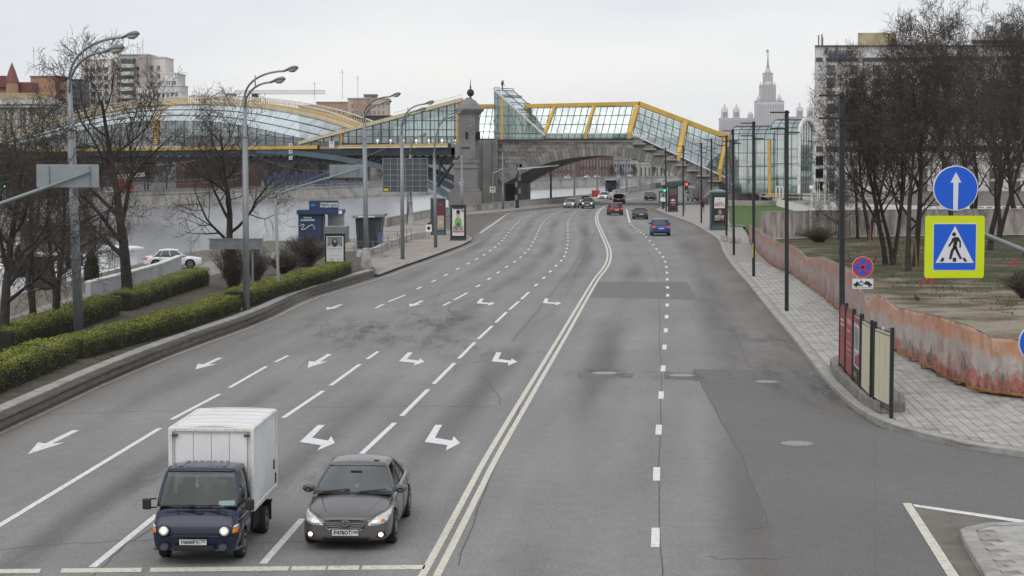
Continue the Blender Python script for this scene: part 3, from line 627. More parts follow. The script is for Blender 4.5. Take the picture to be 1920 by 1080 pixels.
glazing(gal,gpt(985,250,1),gpt(1187,250,1),gpt(1199,199,4),gpt(997,201,4),17,3,g_lt,.11)
glazing(gal,gpt(893,262,1.5),gpt(927,262,1.5),gpt(935,203,4),gpt(903,203,4),3,4,g_lt,.1)
def backglaze(a,b_,c,d,nu,nv):
 mb=MB();a,b_,c,d=map(Vector,(a,b_,c,d));mb.add([a,b_,c,d],[(0,1,2,3)]);mb.build('rear_glass',g_lt,gal)
 mb=MB();Q=lambda u,v:(a*(1-u)+b_*u)*(1-v)+(d*(1-u)+c*u)*v
 for i in range(nu+1):mb.bar(Q(i/nu,0),Q(i/nu,1),.09)
 for j in range(nv+1):mb.bar(Q(0,j/nv),Q(1,j/nv),.08)
 mb.build('rear_glazing_bar',m_frame,gal,kind='stuff')
backglaze(gpt(925,250,9),gpt(1208,250,9),gpt(1194,202,6),gpt(905,204,6),24,3)
backglaze(gpt(925,262,9),gpt(1208,262,9),gpt(1208,250,9),gpt(925,250,9),24,1)
glazing(gal,gpt(1187,251,1),gpt(1362,332,1),gpt(1368,262,4),gpt(1199,199,4),13,4,g_lt,.11)
backglaze(gpt(1205,253,9),gpt(1375,330,9),gpt(1360,264,6),gpt(1195,202,6),13,3)
glazing(gal,gpt(1187,264,.8),gpt(1352,340,.8),gpt(1355,329,.8),gpt(1190,253,.8),13,1,g_dk,.08)
mb=MB();mb.bar(gpt(1185,251,.6),gpt(1362,333,.6),.22,.22);mb.build('handrail',m_wsteel,gal)
mb=MB();mb.bar(gpt(1190,267,1.2),gpt(1360,347,1.2),.9,.35);mb.bar(gpt(1230,300,1.5),gpt(1355,360,1.5),.4,.3);mb.build('stair_stringer',m_dsteel,gal)
mb=MB();mb.bar(gpt(985,251,.7),gpt(1187,250,.7),.25,.16);mb.build('eave_rail',m_wsteel,gal)
def beam(pts,wd,ht,mat,name='ridge_beam'):
 mb=MB()
 for a,b_ in zip(pts,pts[1:]):mb.bar(a,b_,wd,ht)
 return mb.build(name,mat,gal)
beam([gpt(893,199,4.6),gpt(929,199,4.6)],1.4,.55,m_yel);beam([gpt(983,199,4.6),gpt(1199,194,4.6)],1.6,.60,m_yel)
beam([gpt(1197,194,4.6),gpt(1370,260,4.6)],1.6,.75,m_yel,'sloping_ridge_beam')
for xb,xt,yt,y0,wd in((1022,1040,201,250,.45),(1098,1114,199,250,.45),(1180,1195,198,250,.75),(1272,1286,228,290,.75),(1350,1362,260,318,.6)):
 mb=MB();mb.bar(gpt(xb,y0,.8),gpt(xt,yt,3.8),wd,.4);mb.bar(gpt(xb,y0-1,.8),gpt(xb,y0+(12 if xb<1190 else 22),.8),wd*1.1,.5)
 mb.bar(gpt(xt,yt,5.4),gpt(xb+22,y0,9.4),wd*.7,.4);mb.build('portal_frame',m_yel,gal)
mb=MB();a=gpt(900,262,1.5);b_=gpt(1186,262,9);mb.box(((a.x+b_.x)/2+1,YB+5,a.z-.1),(b_.x-a.x+1,8.5,.2));mb.build('deck',M('deck_paving',(.16,.155,.15),.9),gal)
ent=thing('glazed_entrance','tall green glass wedge with steep glass roof between the stone tower and the gallery','entrance',(B(970,262).x,YB,B(970,262).z))
sl_=lambda x:lerp(168,252,(x-927)/(1020-927))
cols=[927,933.5,940,953,966,979,992,1005,1020];rws=[262,251,234.5,217,200.5,184,168]
for x0,x1 in zip(cols,cols[1:]):
 for y1,y0 in zip(rws,rws[1:]):
  a,b_=max(y0,sl_(x0)),max(y0,sl_(x1))
  if a>=y1:continue
  pts=[(x0,y1),(x1,y1)]+([(x1,b_)] if b_<y1 else[])+[(x0,a)]
  if b_>=y1:xx=x0+(x1-x0)*(y1-a)/(sl_(x1)-sl_(x0)) if a>y0-1e-6 else x1;pts=[(x0,y1),(min(xx,x1),y1),(x0,a)]
  mb=MB();mb.add([B(x,y,-.6) for x,y in pts],[tuple(range(len(pts)))]);mb.build('pane',g_dk,ent)
mb=MB()
for x in cols:mb.bar(B(x,262,-.65),B(x,max(168,sl_(x)),-.65),.10)
for y in rws:mb.bar(B(927,y,-.65),B(927+(y-168)/(84)*93 if y<252 else 1020,y,-.65),.10)
mb.build('glazing_bar',m_frame,ent,kind='stuff')
mb=MB();mb.bar(B(925,166,-.8),B(1022,254,-.8),.35,.3);mb.build('roof_edge',m_wsteel,ent)
mb=MB();mb.bar(B(941,262,-.9),B(941,183,-.9),.34,.34);mb.bar(B(929,262,4),B(929,200,4),.3,.3);mb.build('mast',m_yel,ent)
ev=Vector((3.1,6,0))
glazing(ent,B(1020,252,-.6),B(1020,252,-.6)+ev,B(927,168,-.6)+ev,B(927,168,-.6),2,7,g_flat,.12)
mb=MB()
for t in(0,.16,.33,.5,.66):
 a=B(927,168,-.6).lerp(B(1020,252,-.6),t);mb.bar(a+Vector((0,0,.3)),a+ev+Vector((0,0,.3)),.12);mb.bar(a,a+Vector((0,0,.35)),.08);mb.bar(a+ev,a+ev+Vector((0,0,.35)),.08)
mb.build('roof_rail',m_frame,ent)
mb=MB();mb.add([B(927,262,-.6),B(927,262,-.6)+ev,B(927,168,-.6)+ev,B(927,168,-.6)],[(0,1,2,3)]);mb.build('side_glass',g_dk,ent)
c=B(942.5,170,2);mb=MB();mb.tube([c,c+Vector((0,0,.9))],[.12,.06]);mb.tube([c+Vector((0,0,.6)),c+Vector((-.12,0,1.1)),c+Vector((.1,0,1.5))],[.08,.2,.1]);mb.tube([c+Vector((.1,0,1.3)),c+Vector((.3,0,.8))],[.06,.05]);mb.tube([c+Vector((-.1,0,1.1)),c+Vector((-.2,0,1.6))],[.07,.04]);mb.box(c+Vector((.05,0,1.6)),(.16,.16,.2));mb.build('finial',m_dsteel,ent)
YT=268.0;T=lambda x,y:P(x,y,YT)
c0=T(879,400);s_=YT/FPX
tw=thing('stone_tower','grey stone tower topped by a dark ball and spike beside the arch','tower',(c0.x,YT,0))
def tbox(x0,x1,y0,y1,dep,name,mat=m_stoned,parent=tw,bevel=.08,dz=0):
 a,b_=T(x0,y0),T(x1,y1);mb=MB();mb.box(((a.x+b_.x)/2,YT+dz,(a.z+b_.z)/2),(b_.x-a.x,dep,abs(a.z-b_.z)));return mb.build(name,mat,parent,bevel=bevel)
tbox(842,903,359,408,5.6,'plinth');tbox(847,899,354,359.3,5.2,'plinth_ledge');tbox(852,896,306,354.2,4.6,'shaft')
tbox(850,898,312,316,4.9,'band');tbox(850,898,300,306.2,4.8,'ledge',m_granl if False else m_stoned)
tbox(862,892,222,300.3,3.6,'upper_shaft')
oct_=lambda r0,y0,r1,y1:(0)
cx_=T(879,0).x
def zy(y):return T(879,y).z
mb=MB();mb.lathe((cx_,YT,0),[(1.42*1.05,zy(300)),(1.42*1.05,zy(258)),(1.62,zy(256)),(1.62,zy(216)),(1.85,zy(213)),(2.2,zy(208)),(2.35,zy(206)),(2.35,zy(203.5)),(1.8,zy(202)),(1.45,zy(195)),(.95,zy(188)),(.55,zy(186)),(.5,zy(184)),(.3,zy(183))],8,rot=0);mb.build('cap',m_stoned,tw)
mb=MB();bm_=[(.14,zy(184)),(.14,zy(181))]+[(max(.12,.54*math.sin(math.pi*k/10)),zy(174)-.54*math.cos(math.pi*k/10)) for k in range(1,10)]+[(.10,zy(166)),(.13,zy(163)),(.07,zy(161)),(.02,zy(148))]
mb.lathe((cx_+.22,YT,0),bm_,14);mb.build('ball_finial',M('dark_bronze',(.055,.045,.035),.5,.5,var=.2),tw,smooth=True)
m_slit=M('dark_opening',(.012,.012,.012),.9,var=0)
mb=MB();a=T(875.5,254);mb.box((a.x,YT-1.9,a.z),(.28,.3,.95));mb.build('window_slit',m_slit,tw)
mb=MB();a=T(896,255);mb.box((a.x+.1,YT-1.2,a.z),(.5,1.2,1.1));mb.build('niche',m_slit,tw)
for x in(866,883):
 mb=MB();a=T(x,298);mb.lathe((a.x,YT-2.45,a.z),[(.2,0),(.25,.2),(.1,.4)],8);mb.build('boss',m_stoned,tw)
mb=MB();a=T(873,277);mb.box((a.x,YT-1.86,a.z),(1.3,.16,.12));mb.build('sill',m_slit,tw)
def AX(px,off=0.0):
 c=(px-960)/FPX;s=-(c*272+6.2)/(c*248+136.4);return 272+248*s+off
def A(px,py,off=0.0):return P(px,py,AX(px)+off)
span=thing('river_footbridge','yellow and glass covered footbridge spanning the river left of the stone tower','footbridge',(A(450,278).x,AX(450),9.8))
xsd=list(range(-160,811,50))+[846]
def stripe(z0,z1,o0,o1,name,mat,xs=xsd):
 mb=MB()
 for i,x in enumerate(xs):
  p=P(x,270,AX(x));q=P(x,270,AX(x))
  ax=Vector((-136.4,248,0)).normalized();nb_=Vector((ax.y,-ax.x,0))*-1;nb_=Vector((248,136.4,0)).normalized()
  lim=max(.05,(852-x)*AX(x)/FPX/.876)
  a=Vector((p.x,p.y,0))+nb_*min(o0,lim-.04);b_=Vector((p.x,p.y,0))+nb_*min(o1,lim)
  mb.v+=[(a.x,a.y,z0),(b_.x,b_.y,z0),(b_.x,b_.y,z1),(a.x,a.y,z1)]
 for i in range(len(xs)-1):
  o=i*4;mb.f+=[(o,o+4,o+7,o+3),(o+1,o+2,o+6,o+5),(o+3,o+7,o+6,o+2),(o,o+1,o+5,o+4)];mb.m+=[0]*4
 mb.build(name,mat,span)
stripe(9.15,9.75,-.5,0,'edge_band',m_yel,[x for x in xsd if x<=560]+[600]);stripe(9.45,9.75,-.5,0,'edge_band',m_yel,[x for x in xsd if x>=600])
stripe(9.2,9.4,-.6,.2,'edge_strip',m_wsteel,[x for x in xsd if x>=600])
stripe(8.0,9.15,0,7.5,'deck_girder',m_dsteel);stripe(6.6,7.9,.6,1.0,'lower_girder',m_dsteel);stripe(6.6,7.9,6.5,7,'lower_girder',m_dsteel)
nb_=Vector((248,136.4,0)).normalized()
mb=MB()
for x in range(-150,860,14):
 p=P(x,270,AX(x));a=Vector((p.x,p.y,6.7))+nb_*.5;p2=P(x+14,270,AX(x+14));b_=Vector((p2.x,p2.y,8.1))+nb_*.5
 mb.bar(a,b_,.18);mb.bar(Vector((a.x,a.y,8.1)),a,.15);mb.bar(Vector((b_.x,b_.y,6.7)),Vector((a.x,a.y,8.1)),.1)
mb.build('truss_bracing',m_dsteel,span,kind='stuff')
for off in(0.2,3.5,7.0):
 pts=[(874,392),(850,376),(820,356),(780,336),(740,321),(690,307),(630,296),(560,287),(480,282)]
 mb=MB();q=[A(x,y)+nb_*off for x,y in pts if x+off*.876/AX(x)*FPX<876]
 for a,b_ in zip(q,q[1:]):mb.bar(a,b_,.5,.9)
 mb.build('arch_rib',m_bsteel,span)
mb=MB()
for(x0,y0,x1,y1) in((850,300,815,350),(815,300,862,360),(790,300,760,326),(760,300,790,338),(850,300,850,372),(820,300,820,354),(790,300,790,340),(760,300,760,327),(730,300,730,317)):
 mb.bar(A(x0,y0)+nb_*.4,A(x1,y1)+nb_*.4,.28);(mb.bar(A(x0,y0)+nb_*6,A(x1,y1)+nb_*6,.28) if max(x0,x1)<780 else None)
mb.build('arch_bracing',m_dsteel,span)
xs=[560+i*15.4 for i in range(21)];top=lambda x:lerp(264,188,(x-575)/(868-575)) if x>575 else 266
for i,(x0,x1) in enumerate(zip(xs,xs[1:])):
 for y1,y0 in((268,256),(256,243),(243,226),(226,208),(208,190)):
  a,b_=max(y0,top(x0)),max(y0,top(x1))
  if b_>y1-1.5:continue
  a=min(a,y1-.5)
  mb=MB();mb.add([A(x0,y1),A(x1,y1),A(x1,b_),A(x0,a)],[(0,1,2,3)]);mb.build('pane',g_md,span)
mb=MB()
for x in xs[1:]:mb.bar(A(x,268,-.1),A(x,top(x),-.1),.14)
for y in(256,243,226,208):
 x0=575+(264-y)/(76)*293;mb.bar(A(x0,y,-.1),A(868,y,-.1),.11)
mb.build('glazing_bar',m_frame,span,kind='stuff')
off8=nb_*6.5
XE=806
mb=MB();mb.bar(A(562,268,-.3),A(866,187,-.3),.5,.55);mb.build('roof_beam',m_cream,span)
mb=MB();mb.bar(A(690,234,-.4),A(866,187,-.4),.18,.3);mb.build('roof_beam',m_yel,span)
mb=MB();q=[A(562,267),A(866,186),A(XE,top(XE))+off8,A(562,267)+off8];mb.add(q,[(0,1,2,3)]);mb.build('roof_panel',g_flat,span)
mb=MB();q=[A(562,268)+off8,A(XE,268)+off8,A(XE,top(XE))+off8,A(575,264)+off8];mb.add(q,[(0,1,2,3)]);mb.build('rear_glass',g_md,span)
mb=MB()
for x in xs[1::1]:
 if x<XE:mb.bar(A(x,268)+off8,A(x,top(x))+off8,.12)
for y in(256,243,226,208):mb.bar(A(min(XE,575+(264-y)/(76)*293),y)+off8,A(XE,y)+off8,.1)
mb.build('rear_glazing_bar',m_frame,span,kind='stuff')
mb=MB()
for i in range(26):
 x=740+i*5;a=A(x,top(x)-1);mb.bar(a,a+Vector((0,0,.75)),.04)
mb.bar(A(740,top(740)-1)+Vector((0,0,.75)),A(866,187)+Vector((0,0,.75)),.06);mb.build('roof_railing',m_wsteel,span)
for x in(640,858):mb=MB();mb.bar(A(x,268,-.3),A(x,top(x),-.3),.32);mb.build('mast',m_yel,span)
lampm=M('globe_lamp',(1.0,.85,.6),.4,var=0,emit=1.6)
for x in range(668,860,24):
 a=A(x,263)+nb_*1.5;mb=MB();mb.lathe((a.x,a.y,a.z-.2),[(.03,-.35),(.03,-.02),(.17,.05),(.2,.2),(.14,.33),(.03,.38)],8);mb.build('globe_light',lampm,span)
def cub(pts,x):
 pts=sorted(pts)
 if x<=pts[0][0]:return pts[0][1]
 for i in range(len(pts)-1):
  if pts[i][0]<=x<=pts[i+1][0]:
   p0=pts[max(i-1,0)];p1=pts[i];p2=pts[i+1];p3=pts[min(i+2,len(pts)-1)];t=(x-p1[0])/(p2[0]-p1[0])
   m1=(p2[1]-p0[1])/(p2[0]-p0[0])*(p2[0]-p1[0]);m2=(p3[1]-p1[1])/(p3[0]-p1[0])*(p2[0]-p1[0])
   return(2*t**3-3*t*t+1)*p1[1]+(t**3-2*t*t+t)*m1+(-2*t**3+3*t*t)*p2[1]+(t**3-t*t)*m2
 return pts[-1][1]
arc=[(-120,290),(-60,282),(0,263),(60,240),(143,217),(230,200),(300,195),(383,195),(467,202),(567,222),(638,245),(690,262)]
rail=[(-120,285),(-60,268),(0,246),(60,224),(143,202),(233,187),(300,181),(367,179),(467,187),(567,205),(655,236)]
kink=[(-120,290),(-60,284),(0,276),(60,264),(143,246),(233,231),(300,227),(400,229),(467,238),(550,256),(600,266)]
g_vd=MGlass('dark_vault_glass',(.20,.25,.26),.10)
vault=thing('glass_vault','arched glass hall with ochre roof walkway over the middle of the river bridge','vault',(A(330,278).x,AX(330),9.8))
xv=[-80+i*17 for i in range(43)]
for i,(x0,x1) in enumerate(zip(xv,xv[1:])):
 if x1>640:break
 for j in range(3):
  def yy(x,t):return lerp(min(cub(kink,x),272),cub(arc,x),t)
  t0,t1=j/3,(j+1)/3
  if yy(x0,0)-yy(x0,1)<3 and yy(x1,0)-yy(x1,1)<3:continue
  d0,d1=3.5*t0**1.5,3.5*t1**1.5
  mb=MB();mb.add([A(x0,yy(x0,t0))+nb_*d0,A(x1,yy(x1,t0))+nb_*d0,A(x1,yy(x1,t1))+nb_*d1,A(x0,yy(x0,t1))+nb_*d1],[(0,1,2,3)]);mb.build('pane',g_flat,vault)
 ys=[min(cub(kink,x),271) for x in(x0,x1)]
 n_r=3
 for j in range(n_r):
  t0,t1=j/n_r,(j+1)/n_r
  if 273-ys[0]<3:continue
  mb=MB();mb.add([A(x0,lerp(273,ys[0],t0)),A(x1,lerp(273,ys[1],t0)),A(x1,lerp(273,ys[1],t1)),A(x0,lerp(273,ys[0],t1))],[(0,1,2,3)]);mb.build('pane',g_vd,vault)
mb=MB()
for x in xv[:-1]:
 if x>640:break
 k_=min(cub(kink,x),272);mb.bar(A(x,273,-.1),A(x,k_,-.1),.13);mb.bar(A(x,k_,-.1),A(x,cub(arc,x))+nb_*3.5,.11)
for t in(0,.333,.667,1):
 for x0,x1 in zip(xv,xv[1:]):
  if x1>640:break
  mb.bar(A(x0,lerp(min(cub(kink,x0),272),cub(arc,x0),t))+nb_*(3.5*t**1.5-.1),A(x1,lerp(min(cub(kink,x1),272),cub(arc,x1),t))+nb_*(3.5*t**1.5-.1),.12)
  if t<1:mb.bar(A(x0,lerp(273,min(cub(kink,x0),271),t),-.1),A(x1,lerp(273,min(cub(kink,x1),271),t),-.1),.10)
mb.build('glazing_bar',m_frame,vault,kind='stuff')
for side,nm in((3.4,'roof_edge_beam'),(7.0,'rear_edge_beam')):
 mb=MB()
 for x0,x1 in zip(xv,xv[1:]):
  if x1>640:break
  mb.bar(A(x0,cub(arc,x0)-1.5)+nb_*side,A(x1,cub(arc,x1)-1.5)+nb_*side,.5,.5)
 mb.build(nm,m_cream,vault)
mb=MB()
for x0,x1 in zip(xv,xv[1:]):
 if x1>650:break
 mb.add([A(x0,cub(arc,x0)-2)+nb_*3.3,A(x1,cub(arc,x1)-2)+nb_*3.3,A(x1,cub(arc,x1)-2)+nb_*7,A(x0,cub(arc,x0)-2)+nb_*7],[(0,1,2,3)])
mb.build('roof_walkway',M('ochre_deck',(.42,.24,.09),.8,var=.3,scale=1),vault)
mb=MB();mw=MB();my=MB()
for x0,x1 in zip(xv,xv[1:]):
 if x1>650:break
 for sd in(3.6,6.8):
  mw.bar(A(x0,cub(rail,x0))+nb_*sd,A(x1,cub(rail,x1))+nb_*sd,.16)
  my.bar(A(x0,lerp(cub(rail,x0),cub(arc,x0),.45))+nb_*sd,A(x1,lerp(cub(rail,x1),cub(arc,x1),.45))+nb_*sd,.10)
  for k_ in range(4):
   x=lerp(x0,x1,k_/4);mb.bar(A(x,cub(arc,x)-1)+nb_*sd,A(x,cub(rail,x)-(2 if R.random()<.3 else 0))+nb_*sd,.10 if k_%2 else.14)
mb.build('roof_railing',m_cream,vault,kind='stuff');mw.build('top_rail',m_wsteel,vault);my.build('middle_rail',m_yel,vault)
mb=MB()
for x in(286,296):mb.bar(A(x,274,-.5),A(x,222,-.5),.22)
for k_ in range(14):mb.bar(A(286,273-k_*3.8,-.6),A(296,273-k_*3.8,-.6),.12,.25)
mb.bar(A(287,222,-.5),A(297,206,1),.3);mb.bar(A(297,222,-.5),A(303,208,1),.3);mb.bar(A(297,207,1),A(330,195,3),.35);mb.build('ladder_column',m_yel,vault)
for y in(272,284.5,296):
 a=A(545,y,-1.2);mb=MB();mb.box(a,(.62,.08,.62));o=mb.build('board',M('white_board',(.75,.75,.75),.5),span);mb=MB();mb.box(a+Vector((0,-.06,0)),(.24,.05,.24));mb.build('dot',m_slit,o)
a=A(622,271,-1.2);mb=MB();mb.box(a,(.9,.1,1.1));mb.build('board',MC['white_board'],span);text_mesh('М',.5,m_slit,parent=None,mtx=Matrix.Translation(a+Vector((0,-.08,.2)))).name='x_';o=bpy.data.objects['x_'];o.name='lettering';o.parent=span;o.location=-Vector(span.location)
YP=292.0
pav=thing('glass_pavilion','rounded glass entrance pavilion at the right end of the footbridge','pavilion',(P(1450,362,YP).x,YP,0))
ua=Vector((math.cos(rad(30)),-math.sin(rad(30)),0));ub=Vector((math.sin(rad(30)),math.cos(rad(30)),0))
def prof(W,zb,zs,zt_,n=10):
 "pointed barrel: half section from near foot over the ridge to far foot -> list of (offset, z)"
 pts=[(0,lerp(zb,zs,i/4)) for i in range(4)]
 for i in range(n+1):
  t=i/n*math.pi/2;pts.append((W/2*(1-math.cos(t)),zs+(zt_-zs)*math.sin(t)**.9))
 return pts+[(W-o,z) for o,z in reversed(pts[:-1])]
def barrel(px0,px1,ytop,yspring,ybase,W,nu,gl_side,endface,Ynear):
 p0=P(px0,ybase,Ynear);zb,zs,ztp=p0.z,P(px0,yspring,Ynear).z,P(px0,ytop,Ynear).z
 L=(px1-px0)/FPX*Ynear/math.cos(rad(30));pr=prof(W,zb,zs,ztp,4)
 o0=Vector((p0.x,p0.y,0));Q=lambda u,k:o0+ua*(L*u)+ub*pr[k][0]+Vector((0,0,pr[k][1]))
 n_=len(pr);half=n_//2
 for i in range(nu):
  for k in range(half):
   mb=MB();mb.add([Q(i/nu,k),Q((i+1)/nu,k),Q((i+1)/nu,k+1),Q(i/nu,k+1)],[(0,1,2,3)]);mb.build('pane',g_pav,pav)
 mb=MB();mb.add([Q(u,k) for k in range(half,n_) for u in(0,1)],[(2*i,2*i+1,2*i+3,2*i+2) for i in range(n_-half-1)]);mb.build('rear_glass',g_pav,pav)
 mb=MB()
 for i in range(nu+1):
  for k in range(n_-1):mb.bar(Q(i/nu,k),Q(i/nu,k+1),.10 if k<half else.06)
 for k in range(n_):mb.bar(Q(0,k),Q(1,k),.11 if k<=half else.06)
 mb.build('glazing_bar',m_frame,pav,kind='stuff')
 if endface:
  e=1.0
  mb=MB()
  for k in range(n_-1):mb.bar(Q(e,k)+ua*.1,Q(e,k+1)+ua*.1,.45,.45)
  mb.build('arch_frame',m_wsteel,pav)
  ns_=6
  def ztop(o):
   for(a,za),(b_,zb_) in zip(pr,pr[1:]):
    if a<=o<=b_ and b_>a:return za+(zb_-za)*(o-a)/(b_-a)
   return pr[half][1]
  base=o0+ua*L
  for i in range(ns_):
   a,b_=W*i/ns_,W*(i+1)/ns_;za,zb2=ztop(max(a,.01)),ztop(min(b_,W-.01))
   for j in range(5):
    f0,f1=j/5,(j+1)/5
    mb=MB();mb.add([base+ub*a+Vector((0,0,lerp(zb,za,f0))),base+ub*b_+Vector((0,0,lerp(zb,zb2,f0))),base+ub*b_+Vector((0,0,lerp(zb,zb2,f1))),base+ub*a+Vector((0,0,lerp(zb,za,f1)))],[(0,1,2,3)]);mb.build('pane',g_pav,pav)
  mb=MB()
  for i in range(1,ns_):mb.bar(base+ub*(W*i/ns_)+Vector((0,0,zb)),base+ub*(W*i/ns_)+Vector((0,0,ztop(W*i/ns_))),.1)
  for j in range(1,5):mb.bar(base+Vector((0,0,lerp(zb,zs+1,j/5))),base+ub*W+Vector((0,0,lerp(zb,zs+1,j/5))),.1)
  mb.build('glazing_bar',m_frame,pav,kind='stuff')
 return Q,L
g_pav=MGlass('pavilion_glass',(.62,.74,.71),.38)
barrel(1368,1443,236,262,362,5.5,5,g_md,False,297)
barrel(1443,1492,223,252,362,6.6,4,g_md,True,294)
mb=MB();a,b_=P(1443,365,293.6),P(1441.5,263,293.6);mb.bar(a,b_,.42,.4);mb.build('mast',m_yel,pav)
mb=MB();a=P(1452,366,290.5);mb.box(a+Vector((0,0,0)),(2.8,.5,.35));mb.build('sill',m_yel,pav)
mb=MB();a,b_=P(1455,372,290),P(1468,350,290)
for bb in(((a.x,a.z),(a.x,b_.z)),((b_.x,a.z),(b_.x,b_.z)),((a.x,b_.z),(b_.x,b_.z)),((a.x,a.z),(b_.x,a.z)),(((a.x+b_.x)/2,a.z),((a.x+b_.x)/2,b_.z))):mb.bar((bb[0][0],290,bb[0][1]),(bb[1][0],290,bb[1][1]),.16)
mb.build('door_frame',M('white_paint',(.72,.72,.70),.5,var=.1),pav)
mb=MB()
for k_ in range(9):mb.bar(P(1370+k_*8,345+k_*3,298),P(1378+k_*8,348+k_*3,298),2.5,.3)
mb.build('stair_flight',m_granl,pav)
_mb=MB();_a=P(1350,300,291);_b=P(1560,300,291);_mb.box(((_a.x+_b.x)/2,306,.42),(_b.x-_a.x,28,.9))
tag(_mb.build('entrance_terrace',m_kerb),'stone terrace in front of the glass pavilion','terrace')
def railing(name,label,pts,h,step,mat,posts=.05,rails=(1.0,.55),r=.03,cat='railing',group=None,infill=None):
 ps=resample(pts,step);t_=thing(name,label,cat,(ps[0].x,ps[0].y,ps[0].z),group)
 for q,p in enumerate(ps[:290]):
  mb=MB();mb.bar(p,p+Vector((0,0,h)),posts);mb.build('post',mat,t_)
 for f in rails:
  mb=MB()
  for a,b_ in zip(ps,ps[1:]):mb.bar(a+Vector((0,0,h*f)),b_+Vector((0,0,h*f)),r*2)
  mb.build('rail',mat,t_)
 return t_
railing('railing','white railing on the terrace in front of the glass pavilion',[P(1425,376,290),P(1520,378,289),P(1700,381,288)],1.15,2.0,m_wsteel)
# ==== distant buildings
g_win=M('window_glass',(.045,.05,.055),.12,var=.4,scale=.3,spec=.8);g_winl=M('pale_window_glass',(.16,.18,.19),.15,var=.3,scale=.3,spec=.8)
def facade(name,label,cat,x0,x1,yt,yb,Y,depth,cols_,rows_,wall,win,ww=.5,wh=.55,mx0=.06,mx1=.06,my0=.06,my1=.06,group=None,root=None,skip=None,trim=None):
 a,b_=P(x0,yt,Y),P(x1,yb,Y);b_.z=min(b_.z,a.z-1)
 t_=root or thing(name,label,cat,((a.x+b_.x)/2,Y,b_.z),group)
 mb=MB();mb.box(((a.x+b_.x)/2,Y+depth/2,(a.z+b_.z)/2),(b_.x-a.x,depth,a.z-b_.z));mb.build('wall',wall,t_)
 mb=MB();mb.box(((a.x+b_.x)/2,Y+depth/2-.1,a.z+.15),(b_.x-a.x+.5,depth+.5,.4));mb.build('parapet',trim or wall,t_)
 W,H=b_.x-a.x,a.z-b_.z;cw=W*(1-mx0-mx1)/cols_;rh=H*(1-my0-my1)/rows_;me=None
 for r in range(rows_):
  for c in range(cols_):
   if skip and skip(c,r):continue
   cx_,cz_=a.x+W*mx0+cw*(c+.5),a.z-H*my0-rh*(r+.5)
   if me is None:
    mb=MB();w_,h_=cw*ww,rh*wh;mb.box((0,.05,0),(w_,.2,h_));f_=min(.12,w_*.12)
    mb.box((0,-.02,h_/2),(w_+f_,.25,f_),mi=1);mb.box((0,-.02,-h_/2),(w_+f_,.35,f_),mi=1);mb.box((0,-.01,0),(f_*.8,.2,h_),mi=1)
    o=mb.build('window',[win,trim or wall],t_,world=False);me=o.data
   else:o=part(t_,'window',me)
   o.location=Vector((cx_,Y-.06,cz_))-Vector(t_.location)
 return t_,a,b_
m_pink=M('pale_pink_render',(.70,.64,.60),.85,var=.06,scale=.2,dirt=.15);m_white=M('white_render',(.66,.66,.64),.8,var=.06,scale=.2,dirt=.1)
m_brick=M('orange_brick',(.42,.24,.15),.85,var=.12,scale=.5);m_brickd=M('dark_red_brick',(.17,.055,.05),.85,var=.2,scale=.5);m_redroof=M('red_metal_roof',(.19,.055,.055),.5,var=.1)
m_redb=M('red_brick',(.16,.10,.088),.85,var=.25,scale=.4);m_beige=M('beige_plaster',(.48,.46,.41),.85,var=.1,scale=.2,dirt=.2);m_greyb=M('grey_panel',(.17,.18,.20),.7,var=.15,scale=.3);m_trimw=M('white_trim',(.6,.6,.58),.7,var=.1)
m_salmon=M('salmon_render',(.43,.29,.22),.85,var=.08,scale=.3)
t_,a,b_=facade('apartment_block','pale pink modern apartment block with curved balconies left of centre behind the river bridge','apartment block',210,312,108,300,720,18,7,11,m_pink,g_win,.42,.6,trim=m_white)
facade('','','',152,211,112,300,716,18,4,11,m_pink,g_win,.55,.6,root=t_,trim=m_white);facade('','','',309,334,138,300,714,18,2,9,m_white,g_winl,.75,.55,root=t_,trim=m_white)
facade('','','',255,342,161,300,708,14,9,7,m_white,g_win,.5,.5,root=t_,trim=m_white);facade('','','',222,280,103,125,717,16,3,1,M('grey_brown_render',(.46,.43,.41),.85),g_win,.4,.5,root=t_)
for r in range(7):
 y=122+r*14.5;p0=P(224,y,713);p1=P(249,y,713);mb=MB();n_=8;cx_=(p0.x+p1.x)/2;w_=(p1.x-p0.x)/2
 pts=[Vector((cx_+w_*math.cos(math.pi*i/n_),716-2.6*math.sin(math.pi*i/n_),p0.z)) for i in range(n_+1)];mb.prism(pts,(0,0,-.9),(0,0,.5));mb.build('balcony',m_white,t_)
 mb=MB();mb.box((cx_,715.6,p0.z+1.5),(w_*1.9,.8,1.7));mb.build('balcony_opening',g_win,t_)
mb=MB();mb.box(P(269,140,715),(2.6,3,15));mb.build('stair_tower',M('mauve_brick',(.40,.33,.31),.85),t_)
mb=MB()
for x,h in((258,5),(268,6.5),(262,3)):p=P(x,104,722);mb.bar(p,p+Vector((0,0,h)),.12);mb.bar(p+Vector((-.7,0,h*.8)),p+Vector((.7,0,h*.8)),.1);mb.bar(p+Vector((-.5,0,h*.6)),p+Vector((.5,0,h*.6)),.1)
mb.build('antenna',m_frame,t_)
t_,a,b_=facade('brick_building','orange brick building with flat dark roof between the red spire and the lamp','building',57,110,144,300,690,16,3,8,m_brick,g_winl,.3,.4,mx0=.62,mx1=.02,trim=m_greyb);facade('','','',104,110,143,300,688,16,1,1,m_brickd,g_win,.01,.01,root=t_)
facade('','','',109,128,155,300,692,16,1,8,m_salmon,g_win,.6,.5,root=t_)
mb=MB()
for x,h in((64,11),(74,5)):p=P(x,143,700);mb.bar(p,p+Vector((0,0,h)),.12);mb.bar(p+Vector((-1,0,h*.85)),p+Vector((1,0,h*.85)),.12)
mb.build('antenna',m_frame,t_)
